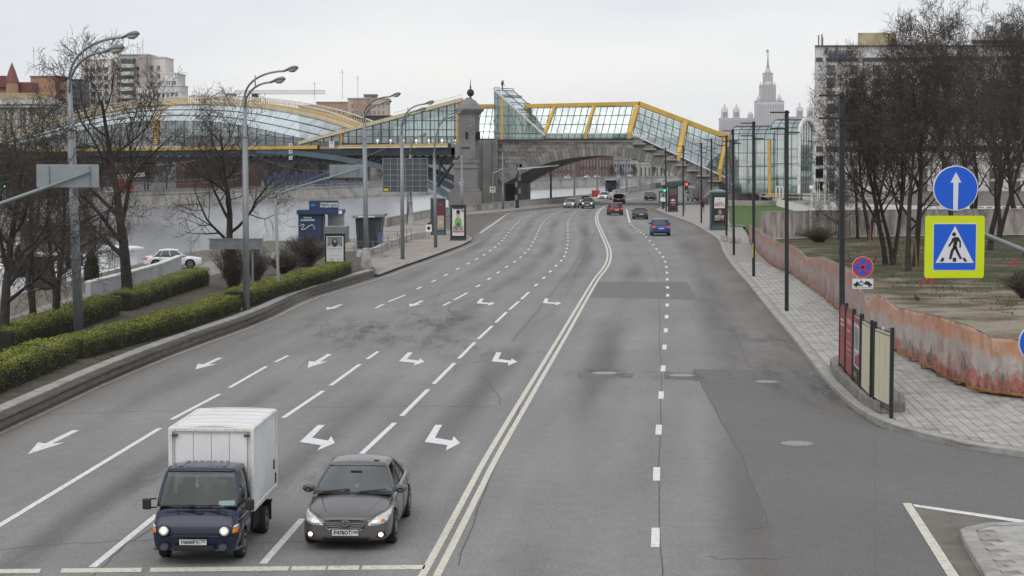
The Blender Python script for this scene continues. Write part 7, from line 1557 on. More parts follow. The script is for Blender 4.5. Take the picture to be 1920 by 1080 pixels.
# ==== vehicles
m_tyre=M('tyre_rubber',(.018,.018,.019),.85,var=.2,scale=8);m_rim=M('alloy_rim',(.38,.39,.40),.35,.7,var=.1);m_trim=M('black_trim',(.015,.015,.016),.5,var=0);m_under=M('underbody',(.008,.008,.008),.9,var=0)
m_chrome=M('chrome',(.62,.63,.65),.15,1.0,var=0);m_int=M('car_interior',(.030,.030,.032),.8,var=0);m_plate=M('plate_white',(.62,.62,.60),.5,var=.05);m_seat=M('seat_cloth',(.05,.048,.045),.9,var=.1)
m_lens=MGlass('clear_lens',(.92,.94,.95),.22);m_lampon=M('lit_lamp',(1.0,.80,.52),.3,var=0,emit=1.5);m_refl=M('lamp_reflector',(.68,.68,.66),.22,.6,var=.15,scale=20);m_amber=M('amber_lens',(.65,.20,.02),.3,var=0);m_redl=M('red_lens',(.40,.012,.015),.25,var=0);m_redon=M('lit_tail_lamp',(.70,.03,.03),.3,var=0,emit=.3)
m_cglass=MGlass('windscreen_glass',(.50,.60,.60),.20);m_cdark=MGlass('tinted_side_glass',(.13,.15,.15),.13);m_skin=M('skin',(.42,.26,.19),.6,var=.05);m_coat=M('dark_clothes',(.03,.032,.04),.9,var=.2)
def paint(name,c,metal=.3,rough=.38,dirt=.0):return M(name,c,rough,metal,var=.05,scale=2,coat=.5,dirt=dirt)
def ivec(pts,x):
 if x<=pts[0][0]:return pts[0][1:]
 for a,b in zip(pts,pts[1:]):
  if a[0]<=x<=b[0]:t=(x-a[0])/(b[0]-a[0]);return tuple(lerp(p,q,t) for p,q in zip(a[1:],b[1:]))
 return pts[-1][1:]
def eval_mesh(o):
 dg=bpy.context.evaluated_depsgraph_get();bpy.context.view_layer.update();me=bpy.data.meshes.new_from_object(o.evaluated_get(bpy.context.evaluated_depsgraph_get()));return me
def make_body(t,sp,mat,lod):
 "lower body: lofted cross-sections, smoothed, wheel arches cut out"
 mb=MB();st=sp['st']
 ring=None;vs=[]
 for(y,hw,zb,zs,zc) in st:
  sec=[(0,zb),(hw*.80,zb),(hw*.955,zb+(zs-zb)*.08),(hw*.992,zb+(zs-zb)*.30),(hw*1.0,zb+(zs-zb)*.55),(hw*.985,zb+(zs-zb)*.82),(hw*.945,zb+(zs-zb)*.965),(hw*.85,zs+(zc-zs)*.35),(hw*.5,zs+(zc-zs)*.85),(0,zc)]
  full=sec+[(-x,z) for x,z in reversed(sec[1:-1])];ring=len(full);vs+=[(x,y,z) for x,z in full]
 n=len(st);fs=[(i*ring+(k+1)%ring,i*ring+k,(i+1)*ring+k,(i+1)*ring+(k+1)%ring) for i in range(n-1) for k in range(ring)]
 fs+=[tuple(range(ring)),tuple((n-1)*ring+k for k in reversed(range(ring)))]
 mb.add(vs,fs);o=mb.build('body',[mat,m_under],t,world=False,smooth=True)
 bm=bmesh.new();bm.from_mesh(o.data);bmesh.ops.recalc_face_normals(bm,faces=bm.faces);bm.to_mesh(o.data);bm.free()
 s=o.modifiers.new('s','SUBSURF');s.levels=s.render_levels=lod
 cut=MB()
 for wy in sp['wheels']:
  for sx in(-1,1):
   x0=sp['w']/2-.30;r=sp['wr']+.065;nn_=28;c=Vector((0,wy,sp['wr']))
   ring_=[Vector((0,c.y+r*math.cos(2*math.pi*i/nn_),c.z+r*math.sin(2*math.pi*i/nn_))) for i in range(nn_)]
   cut.prism(ring_ if sx>0 else ring_[::-1],(sx*x0,0,0),(sx*(sp['w']/2+.3),0,0),mi=1)
 co=cut.build('cutter',[m_under,m_under],None);bm=bmesh.new();bm.from_mesh(co.data);bmesh.ops.recalc_face_normals(bm,faces=bm.faces);bm.to_mesh(co.data);bm.free()
 b=o.modifiers.new('b','BOOLEAN');b.operation='DIFFERENCE';b.object=co;b.solver='EXACT'
 o.parent=None;me=eval_mesh(o);o.modifiers.clear();o.data=me;o.parent=t;bpy.data.objects.remove(co);me.name='body'
 if len(me.materials)<2:me.materials.append(m_under)
 return o
def wheel(t,x,y,r,w,sx,spokes=9,rim=None,name='wheel'):
 mb=MB();prof=[(r*.64,-w/2),(r*.93,-w/2),(r*.99,-w*.36),(r,0),(r*.99,w*.36),(r*.93,w/2),(r*.64,w/2)];n=28;vs=[]
 for q,d in prof:
  for k in range(n):a=2*math.pi*k/n;vs.append((d,q*math.cos(a),q*math.sin(a)))
 L=len(prof);mb.add(vs,[(i*n+k,i*n+(k+1)%n,(i+1)*n+(k+1)%n,(i+1)*n+k) for i in range(L-1) for k in range(n)]+[tuple(range(n)),tuple((L-1)*n+k for k in reversed(range(n)))])
 o=mb.build(name,m_tyre,t,world=False,smooth=True);o.location=(x,y,r)
 mb=MB();f=sx*(w/2-.012)
 mb.prism([Vector((0,r*.63*math.cos(2*math.pi*i/24),r*.63*math.sin(2*math.pi*i/24))) for i in range(24)],(f-.03*sx,0,0),(f-.012*sx,0,0),mi=1)
 for k in range(spokes):
  a=2*math.pi*k/spokes;c,s_=math.cos(a),math.sin(a);mb.bar((f,r*.08*c,r*.08*s_),(f-.005*sx,r*.60*c,r*.60*s_),r*.13,.03,up=(1,0,0))
 for k in range(24):
  a,b=2*math.pi*k/24,2*math.pi*(k+1)/24;mb.bar((f,r*.61*math.cos(a),r*.61*math.sin(a)),(f,r*.61*math.cos(b),r*.61*math.sin(b)),.035,.03,up=(1,0,0))
 mb.prism([Vector((0,r*.13*math.cos(2*math.pi*i/12),r*.13*math.sin(2*math.pi*i/12))) for i in range(12)],(f,0,0),(f+.02*sx,0,0))
 ri=mb.build('rim',[rim or m_rim,m_under],o,world=False);return o
def cabin(t,sp,mat,gfront=None,gside=None):
 g=sp['cab']
 gf=gfront or m_cglass;gs=gside or m_cdark;NW,NH=12,6
 bul=lambda v:g.get('bul',.05)*math.sin(v*math.pi*.5)*(1-v)*2
 hwf=lambda v:lerp(g['wb'],g['wr'],v)+bul(v)
 def WS(s,v):x=s*hwf(v);return Vector((x,lerp(g['y_wb'],g['y_rf'],v)+g['bow']*s*s*(1-.4*v),lerp(g['zf'],g['zt'],v)+g['crown']*.5*(1-s*s)*v))
 def RS(s,v):x=s*hwf(v);return Vector((x,lerp(g['y_rb'],g['y_rr'],v)-g.get('rbow',g['bow'])*s*s*(1-.4*v),lerp(g['zr'],g['zt']-g.get('rdrop',.02),v)+g['crown']*.5*(1-s*s)*v))
 def SD(sx,u,v):a,b=WS(sx,v),RS(sx,v);p=a.lerp(b,u);p.z+=g.get('arch',.03)*math.sin(u*math.pi)*v;p.x+=sx*.015*math.sin(u*math.pi);return p
 fr=MB();
 def patch(mb,F,u0,u1,v0,v1,nu,nv,flip=False,off=0.0):
  b=len(mb.v)
  for i in range(nu+1):
   for j in range(nv+1):mb.v.append(tuple(F(lerp(u0,u1,i/nu),lerp(v0,v1,j/nv))))
  for i in range(nu):
   for j in range(nv):q=(b+i*(nv+1)+j,b+(i+1)*(nv+1)+j,b+(i+1)*(nv+1)+j+1,b+i*(nv+1)+j+1);mb.f.append(q[::-1] if flip else q);mb.m.append(0)
 a=g.get('apil',.06);top=g.get('hdr',.93)
 for F,fl in((WS,False),(RS,True)):
  patch(fr,F,-1,-1+a,0,1,2,NH,fl);patch(fr,F,1-a,1,0,1,2,NH,fl);patch(fr,F,-1+a,1-a,top,1,NW,1,fl)
 pil=g['pil']
 for sx in(-1,1):
  F=lambda u,v:SD(sx,u,v)
  patch(fr,F,0,1,.90,1,16,1,sx>0)
  for u0,u1 in pil:patch(fr,F,u0,u1,0,.90,2,NH,sx>0)
 NR=14;b=len(fr.v);rows_=[]
 for i in range(NR+1):
  u=i/NR
  for j in range(13):
   s=-1+j/6;e1,e2=SD(-1,u,1),SD(1,u,1);f_,r_=WS(s,1),RS(s,1);z=lerp(f_.z,r_.z,u)+g.get('arch',.03)*math.sin(u*math.pi)+g['crown']*(1-s*s)*.6*math.sin(math.pi*min(1,max(0,u*1.0)))**.5
   p=Vector((lerp(e1.x,e2.x,(s+1)/2),lerp(f_.y,r_.y,u),z));fr.v.append(tuple(p))
 for i in range(NR):
  for j in range(12):fr.f.append((b+i*13+j,b+i*13+j+1,b+(i+1)*13+j+1,b+(i+1)*13+j));fr.m.append(0)
 o=fr.build('roof',mat,t,world=False,smooth=True)
 bm=bmesh.new();bm.from_mesh(o.data);bmesh.ops.remove_doubles(bm,verts=bm.verts,dist=.004);bm.to_mesh(o.data);bm.free()
 sd=o.modifiers.new('s','SOLIDIFY');sd.thickness=.03;sd.offset=0
 def pane(F,u0,u1,v0,v1,nu,nv,mt,nm):
  mb=MB();patch(mb,F,u0,u1,v0,v1,nu,nv);return mb.build(nm,mt,t,world=False,smooth=True)
 pane(WS,-1+a*.8,1-a*.8,.0,top+.01,NW,NH,gf,'windscreen');pane(RS,-1+a,1-a,.0,top+.01,NW,NH,gs if not g.get('rear_clear') else gf,'rear_window')
 edges=[0]+[e for q in pil for e in q]+[1]
 for sx in(-1,1):
  for u0,u1 in zip(edges[::2],edges[1::2]):
   if u1-u0>.03:pane(lambda u,v:SD(sx,u,v)-Vector((sx*.006,0,0)),u0,u1,0,.91,6,NH,gs,'side_window')
  mb=MB();mb.tube([SD(sx,i/12,.0)+Vector((sx*.012,0,0)) for i in range(13)],.010,4);mb.build('window_trim',g.get('trim',m_trim),t,world=False)
 y0,y1=g['y_wb']+.05,g['y_rb']-.05;zf=g['zf']
 mb=MB();mb.prism([Vector((-g['wb']*.97,y0,g['zf']+.005)),Vector((-g['wb']*.97,y1,g['zr']+.005)),Vector((g['wb']*.97,y1,g['zr']+.005)),Vector((g['wb']*.97,y0,g['zf']+.005))],(0,0,0),(0,0,.02));mb.box((0,y0+.45,zf+.03),(g['wb']*1.7,.5,.10));mb.build('dashboard',m_int,t,world=False)
 for sx in(-1,1):
  for yy in([y0+1.15,y0+2.0] if g.get('rows',2)==2 else[y0+1.05]):
   if yy>y1-.1:continue
   mb=MB();mb.box((sx*.36,yy,zf+.10),(.5,.14,.34));mb.box((sx*.36,yy+.03,zf+.33),(.26,.10,.17));mb.build('seat_back',m_seat,t,world=False,bevel=.03)
 mb=MB();c=Vector((.36,y0+.62,zf+.05));
 for k in range(16):a0,a1=2*math.pi*k/16,2*math.pi*(k+1)/16;mb.bar(c+Vector((.18*math.cos(a0),.06*math.sin(a0),.17*math.sin(a0))),c+Vector((.18*math.cos(a1),.06*math.sin(a1),.17*math.sin(a1))),.03)
 mb.build('steering_wheel',m_trim,t,world=False)
 return WS,RS,SD
def bvh_of(o):
 bm=bmesh.new();bm.from_mesh(o.data);b=BVHTree.FromBMesh(bm);bm.free();return b
def decal(t,bvh,poly,axis,name,mat,off=.006,th=.012,grid=.05,parent=None,start=6):
 "polygon (a,b) pressed onto the body along an axis: 'f' front (x,z), 'b' back (x,z), 'r'/'l' sides (y,z), 't' top (x,y)"
 xs=[p[0] for p in poly];ys=[p[1] for p in poly];pts=[Vector(p) for p in poly];n=len(pts)
 gx=max(1,int((max(xs)-min(xs))/grid));gy=max(1,int((max(ys)-min(ys))/grid))
 bd=[]
 for a,b in zip(pts,pts[1:]+pts[:1]):
  k=max(1,int((b-a).length/grid));bd+=[a.lerp(b,i/k) for i in range(k)]
 inn=[Vector((lerp(min(xs),max(xs),(i+.5)/gx),lerp(min(ys),max(ys),(j+.5)/gy))) for i in range(gx) for j in range(gy)]
 pl=[(p.x,p.y) for p in pts];inn=[p for p in inn if inside((p.x,p.y),pl) and edge_dist((p.x,p.y),pl)>grid*.3]
 nb=len(bd);res=geometry.delaunay_2d_cdt(bd+inn,[(i,(i+1)%nb) for i in range(nb)],[],1,1e-5)
 mb=MB();ok=[]
 D={'f':Vector((0,1,0)),'b':Vector((0,-1,0)),'r':Vector((-1,0,0)),'l':Vector((1,0,0)),'t':Vector((0,0,-1))}[axis];last=None;V=[]
 for v in res[0]:
  if axis in 'fb':o=Vector((v.x,-start*D.y,v.y))
  elif axis in 'rl':o=Vector((-start*D.x,v.x,v.y))
  else:o=Vector((v.x,v.y,start))
  h=bvh.ray_cast(o,D)
  if h[0] is None:V.append(None);continue
  V.append(h[0]-D*off)
 fs=[]
 for f in res[2]:
  if any(V[i] is None for i in f):continue
  a,b,c=(V[i] for i in f[:3]);nrm=(b-a).cross(c-a);fs.append(tuple(f) if nrm.dot(-D)>0 else tuple(reversed(f)))
 good=Vector((0,0,0));vs=[v if v is not None else good for v in V];used=sorted({i for f in fs for i in f});mp={u:k for k,u in enumerate(used)}
 if not fs:return None
 mb.add([vs[u] for u in used],[tuple(mp[i] for i in f) for f in fs]);o=mb.build(name,mat,parent or t,world=False,smooth=True)
 sd=o.modifiers.new('s','SOLIDIFY');sd.thickness=th;sd.offset=1;return o
def strip(t,bvh,pts,axis,name,mat,wd=.012,off=.003,th=.004,parent=None):
 mb=MB();D={'f':Vector((0,1,0)),'b':Vector((0,-1,0)),'r':Vector((-1,0,0)),'l':Vector((1,0,0)),'t':Vector((0,0,-1))}[axis];out_=[]
 for a,b in zip(pts,pts[1:]):
  k=max(1,int(math.dist(a,b)/.05))
  for i in range(k+1):
   v=(lerp(a[0],b[0],i/k),lerp(a[1],b[1],i/k));o=Vector((v[0],-6*D.y,v[1])) if axis in 'fb' else(Vector((-6*D.x,v[0],v[1])) if axis in 'rl' else Vector((v[0],v[1],6)))
   h=bvh.ray_cast(o,D)
   if h[0] is not None:out_.append(h[0]-D*off)
 if len(out_)>1:mb.tube(out_,wd/2,4,cap=False);return mb.build(name,mat,parent or t,world=False)
def circ(x,z,r,n=16,sx=1):return[(x+r*sx*math.cos(2*math.pi*i/n),z+r*math.sin(2*math.pi*i/n)) for i in range(n)]
def mirror(p):return[(-x,z) for x,z in reversed(p)]
def plate_(t,y,z,txt,reg,back=False,w_=.52,tilt=0):
 s=-1 if not back else 1;mb=MB();mb.box((0,y,z),(w_,.012,.112));o=mb.build('number_plate',m_plate,t,world=False)
 if txt:
  r_=Matrix.Rotation(math.pi,4,'Z') if back else Matrix.Identity(4)
  a=text_mesh(txt,.105,m_trim,parent=o,mtx=Matrix.Translation((-.055 if not back else.055,y+s*.009,z))@r_,width=w_*.66,extrude=.002,bold=.003)
  b=text_mesh(reg,.085,m_trim,parent=o,mtx=Matrix.Translation((.195 if not back else-.195,y+s*.009,z+.012))@r_,width=w_*.19,extrude=.002,bold=.002)
  mb=MB();mb.box((.13 if not back else-.13,y+s*.008,z),(.006,.004,.1));mb.build('divider',m_trim,o,world=False)
 return o
def mirror_(t,x,y,z,mat,s=1.0):
 for sx in(-1,1):
  mb=MB();c=Vector((sx*(x+.10),y,z));pr=[];vs=[];n=10
  for d,w_,h in((-.09,.05,.04),(-.05,.11,.085),(.02,.125,.10),(.07,.12,.095)):
   for k in range(n):a=2*math.pi*k/n;vs.append((c.x+w_*s*math.cos(a),c.y+d*s,c.z+h*s*math.sin(a)*.9))
  mb.add(vs,[(i*n+k,i*n+(k+1)%n,(i+1)*n+(k+1)%n,(i+1)*n+k) for i in range(3) for k in range(n)]+[tuple(range(n)),tuple(3*n+k for k in reversed(range(n)))])
  mb.bar((sx*(x-.05),y-.02,z-.05),(sx*(x+.05),y,z-.03),.05,.04);mb.build('wing_mirror',mat,t,world=False,smooth=True)
def driver(t,y,z,x=.36,coat=None):
 "seated driver: continuous torso, shoulders, neck and head with arms to the wheel"
 o=person_mesh([(x,y,z-.25),(x,y+.02,z+.0),(x,y+.0,z+.20),(x,y-.03,z+.30),(x,y-.05,z+.42)],[.17,.19,.17,.055,.10],[((x-.17,y,z+.19),(x-.22,y-.12,z-.02),(x-.12,y-.32,z+.02)),((x+.17,y,z+.19),(x+.22,y-.12,z-.02),(x+.12,y-.32,z+.02))],coat or m_coat,None)
 o.parent=t;o.name='driver_body';mb=MB();mb.lathe((x,y-.05,z+.40),[(max(.02,.095*math.sin(math.pi*i/8)),-.115*math.cos(math.pi*i/8)) for i in range(9)],12,sy=1.1);hd=mb.build('driver_head',m_skin,t,world=False,smooth=True)
 mb=MB();mb.lathe((x,y-.02,z+.44),[(.098,0),(.10,.04),(.07,.085),(.02,.10)],12,sy=1.1);mb.build('hair',M('dark_hair',(.03,.02,.015),.8,var=0),hd,world=False,smooth=True)
def person_mesh(spine,rad_,limbs,mat,loc):
 me=bpy.data.meshes.new('body');vs=list(spine);es=[(i,i+1) for i in range(len(spine)-1)];rr=list(rad_)
 for lb in limbs:
  root=lb[3] if len(lb)>3 and isinstance(lb[3],int) else 2;prev=root;rs=(.065,.05,.04) if not(len(lb)>4) else lb[4]
  for p,r in zip(lb[:3],rs):vs.append(p);rr.append(r);es.append((prev,len(vs)-1));prev=len(vs)-1
 me.from_pydata(vs,es,[]);o=bpy.data.objects.new('body',me);COL.objects.link(o);sk=o.modifiers.new('skin','SKIN');
 for i,v in enumerate(me.skin_vertices[0].data):v.radius=(rr[i],rr[i]*.75);v.use_root=(i==0)
 ss=o.modifiers.new('s','SUBSURF');ss.levels=ss.render_levels=1;m2=eval_mesh(o);o.modifiers.clear();o.data=m2;m2.materials.clear();m2.materials.append(mat)
 for p in m2.polygons:p.use_smooth=True
 return o
def saloon_spec(L=4.8,W=1.82,H=1.46,kind='saloon'):
 h=L/2;w=W/2;f=H/1.46
 if kind=='saloon':
  st=[(-h+.00,w*.62,.30,.50,.52),(-h+.03,w*.80,.22,.62,.66),(-h+.16,w*.915,.19,.70,.745),(-h+.45,w*.975,.18,.76,.835),(-h+.95,w*.995,.18,.83,.925),(-h+1.35,w,.18,.885,.975),(-h+1.6,w,.18,.90,.96),(0,w,.18,.93,.95),(h-1.5,w,.18,.955,.975),(h-1.05,w*.995,.18,.96,1.03),(h-.5,w*.97,.19,.95,1.04),(h-.14,w*.90,.22,.90,1.01),(h-.03,w*.80,.28,.80,.88),(h,w*.64,.36,.60,.62)]
  cab=dict(y_wb=-h+1.22,y_rf=-h+2.02,y_rr=h-1.55,y_rb=h-.78,wb=w*.885,wr=w*.655,zf=.955,zr=1.0,zt=H-.055,crown=.055,bow=.16,pil=[(0,.03),(.455,.485),(.80,1)],apil=.05,arch=.035,bul=.045)
 elif kind=='suv':
  st=[(-h+.00,w*.66,.34,.62,.66),(-h+.04,w*.82,.26,.78,.84),(-h+.2,w*.93,.24,.90,.96),(-h+.6,w*.985,.23,.97,1.06),(-h+1.1,w,.23,1.01,1.10),(-h+1.5,w,.23,1.03,1.05),(0,w,.23,1.05,1.06),(h-.9,w,.24,1.07,1.08),(h-.35,w*.98,.25,1.07,1.08),(h-.10,w*.93,.28,1.02,1.03),(h-.02,w*.86,.33,.90,.91),(h,w*.74,.42,.68,.69)]
  cab=dict(y_wb=-h+1.2,y_rf=-h+1.85,y_rr=h-.55,y_rb=h-.16,wb=w*.90,wr=w*.72,zf=1.06,zr=1.06,zt=H-.06,crown=.05,bow=.13,rbow=.06,pil=[(0,.03),(.36,.385),(.66,.69),(.93,1)],apil=.07,arch=.03,bul=.04,hdr=.90)
 elif kind=='old':
  st=[(-h+.00,w*.72,.30,.52,.54),(-h+.04,w*.86,.24,.66,.70),(-h+.2,w*.94,.20,.74,.78),(-h+.6,w*.985,.19,.79,.85),(-h+1.15,w,.19,.84,.91),(-h+1.4,w,.19,.86,.90),(0,w,.19,.88,.90),(h-1.2,w,.19,.89,.91),(h-.9,w*.99,.19,.90,.95),(h-.3,w*.96,.21,.90,.95),(h-.05,w*.88,.25,.82,.88),(h,w*.74,.34,.60,.62)]
  cab=dict(y_wb=-h+1.18,y_rf=-h+1.82,y_rr=h-1.15,y_rb=h-.68,wb=w*.90,wr=w*.68,zf=.90,zr=.93,zt=H-.05,crown=.05,bow=.12,pil=[(0,.03),(.43,.46),(.78,.80),(.965,1)],apil=.05,arch=.03,bul=.04,trim=m_trim)
 return dict(st=st,cab=cab,w=W,L=L,wheels=(-h+.93*L/4.8+.03,h-1.07*L/4.8),wr=.325 if kind!='suv' else.37)
m_cop=M('dark_car_window',(.018,.022,.024),.12,var=.2,spec=.6)
def simple_car(key,kind,L,W,H,color,metal=.3,lights_on=True,lod=1,tail_on=False,plate=True):
 sp=saloon_spec(L,W,H,kind);mat=paint('paint_'+key,color,metal);t=thing('car','x','car',(0,0,0));body=make_body(t,sp,mat,lod);bv=bvh_of(body);cabin(t,sp,mat,gfront=m_cop,gside=m_cop)
 h=L/2;w=W/2;r=sp['wr'];zl=sp['st'][2][3];zs=.66 if kind!='suv' else.80
 for wy in sp['wheels']:
  for sx in(-1,1):wheel(t,sx*(w-.105),wy,r,.21,sx,8)
 for sx in(-1,1):
  pl=[(sx*w*.48,zs-.10),(sx*w*.92,zs-.03),(sx*w*.95,zs+.09),(sx*w*.60,zs+.05)];pl=pl if sx>0 else pl[::-1]
  o=decal(t,bv,pl,'f','headlight',m_refl,grid=.06)
  if lights_on and o:decal(t,bv,circ(sx*w*.70,zs,.075),'f','bulb',m_lampon,off=.022,grid=.06,parent=o)
  pl=[(sx*w*.58,zs+.02),(sx*w*.94,zs+.0),(sx*w*.90,zs+.20),(sx*w*.62,zs+.20)];pl=pl if sx>0 else pl[::-1];decal(t,bv,pl,'b','tail_light',m_redon if tail_on else m_redl,grid=.06)
 decal(t,bv,[(-w*.42,zs-.15),(w*.42,zs-.15),(w*.45,zs+.02),(-w*.45,zs+.02)],'f','grille',m_trim,grid=.07);decal(t,bv,[(-w*.6,.27),(w*.6,.27),(w*.55,.40),(-w*.55,.40)],'f','air_intake',m_trim,grid=.08)
 decal(t,bv,[(-w*.75,.26),(w*.75,.26),(w*.78,.40 if kind!='suv' else.46),(-w*.78,.40 if kind!='suv' else.46)],'b','rear_bumper_trim',m_trim,grid=.08)
 plate_(t,-h-.012,.47 if kind!='suv' else.55,'','');plate_(t,h+.012,.66 if kind!='suv' else.74,'','',True)
 mirror_(t,w*.93,sp['cab']['y_wb']+.30,sp['cab']['zf']+.06,mat)
 for sx,ax in((1,'r'),(-1,'l')):
  for yy in(sp['cab']['y_wb']+.35,0.1,sp['cab']['y_rb']-.65):strip(t,bv,[(yy,.30),(yy,sp['cab']['zf']-.03)],ax,'door_seam',m_trim,.014)
  for yy in(-.15,.85):strip(t,bv,[(yy,sp['cab']['zf']-.16),(yy+.18,sp['cab']['zf']-.16)],ax,'door_handle',m_trim if kind=='old' else mat,.03,off=.02)
  strip(t,bv,[(-h+.9+.45,.22),(h-1.5,.22)],ax,'sill',m_trim,.08)
 return t
def place_car(t,px,py,yaw,label,s=1.0,z=0.0):t.location=G(px,py,z);t.rotation_euler=(0,0,yaw);t.scale=(s,s,s);t['label']=label;return t
blue=simple_car('blue_suv','suv',4.5,1.86,1.66,(.018,.065,.26),.4,False,2,True);place_car(blue,1237.5,441,math.pi-.02,'bright blue SUV driving away in the right-hand lane',1.0)
decal(blue,bvh_of(blue.children[0]),[(-.75,.62),(.75,.62),(.7,.72),(-.7,.72)],'b','tailgate_strip',m_chrome,grid=.1)
red=simple_car('red_suv','suv',4.5,1.88,1.68,(.13,.022,.025),.3,False,1,True);place_car(red,1153,403,math.pi+.05,'dark red SUV with lit tail lamps driving away beside the double line',1.0)
dk=simple_car('dark_saloon','saloon',4.7,1.83,1.46,(.030,.027,.026),.3,False,1,False);place_car(dk,1200,410.5,math.pi,'dark brown saloon driving away between the red and blue SUVs',1.0)
ds=dup(red,(0,0,0),label='x');
def recolor(t,old,new):
 for o in[t]+list(t.children_recursive):
  if o.type=='MESH' and old in o.data.materials.values() if hasattr(o,'data') and o.data else False:
   o.data=o.data.copy()
   for i,m in enumerate(o.data.materials):
    if m==old:o.data.materials[i]=new
m_pd=paint('paint_near_black',(.016,.016,.018),.2);m_pw=paint('paint_white_car',(.60,.61,.62),.05);m_pg=paint('paint_silver_car',(.33,.35,.36),.5)
recolor(ds,MC['paint_red_suv'],m_pd);place_car(ds,1161,381.5,math.pi-.12,'dark SUV driving away just under the arch, beyond the red SUV')
bs=dup(red,(0,0,0),label='x');recolor(bs,MC['paint_red_suv'],m_pd);place_car(bs,1219.5,375.5,math.pi-.25,'black hatchback driving away left of the small poster case',.92)
wf=simple_car('white_front','saloon',4.5,1.8,1.46,(.42,.43,.44),.3,True,1);place_car(wf,1072,389.5,-.25,'silver-grey car with headlights on approaching at the stop line, leftmost')
wf2=dup(wf,(0,0,0),label='x');recolor(wf2,MC['paint_white_front'],m_pw);place_car(wf2,1134,374.5,-.3,'white saloon approaching just left of the bus')
suvf=simple_car('dark_front','suv',4.5,1.86,1.62,(.10,.11,.11),.4,True,1);place_car(suvf,1102.5,390.5,-.10,'dark grey car with bright headlights approaching beside the double line')
wf3=dup(wf,(0,0,0),label='x');recolor(wf3,MC['paint_white_front'],m_pw);place_car(wf3,1100,383,-.2,'white car half hidden behind the dark grey approaching car')
for i,(x,y,lab) in enumerate(((1322,371,'white parked car beyond the grey van'),(1319,376,'pale car with red lamps between the van and the pedestrian'))):c=dup(wf,(0,0,0),label='x');recolor(c,MC['paint_white_front'],m_pw if i==0 else m_pg);place_car(c,x,y,math.pi-.4,lab)
wl_=simple_car('white_old','old',4.35,1.68,1.42,(.66,.67,.68),.0,False,2);place_car(wl_,325,502.5,math.pi/2+.10,'white saloon parked on the lower road behind the hedges, seen from the side',.93,z=0)
for i,(x,off,lab) in enumerate(((1070,3,'leftmost white car on the far quay under the arch'),(1108,3,'second white car on the far quay under the arch'),(1133,4,'third pale car on the far quay, above the bus'),(1188,3,'fourth pale car on the far quay right of the sign'),(196,5,'pale car on the far quay behind the large sign back'),(240,5,'pale car on the far quay behind the leftmost trees'),(676,6,'pale car on the far quay left of the lattice board'),(708,5,'pale van-like car on the far quay touching the lattice board'))):
 p,rz=QP(x,off);c=dup(wf,p,rz+math.pi/2,lab);recolor(c,MC['paint_white_front'],m_pw)
m_camry=paint('paint_graphite',(.120,.112,.108),.35,.34)
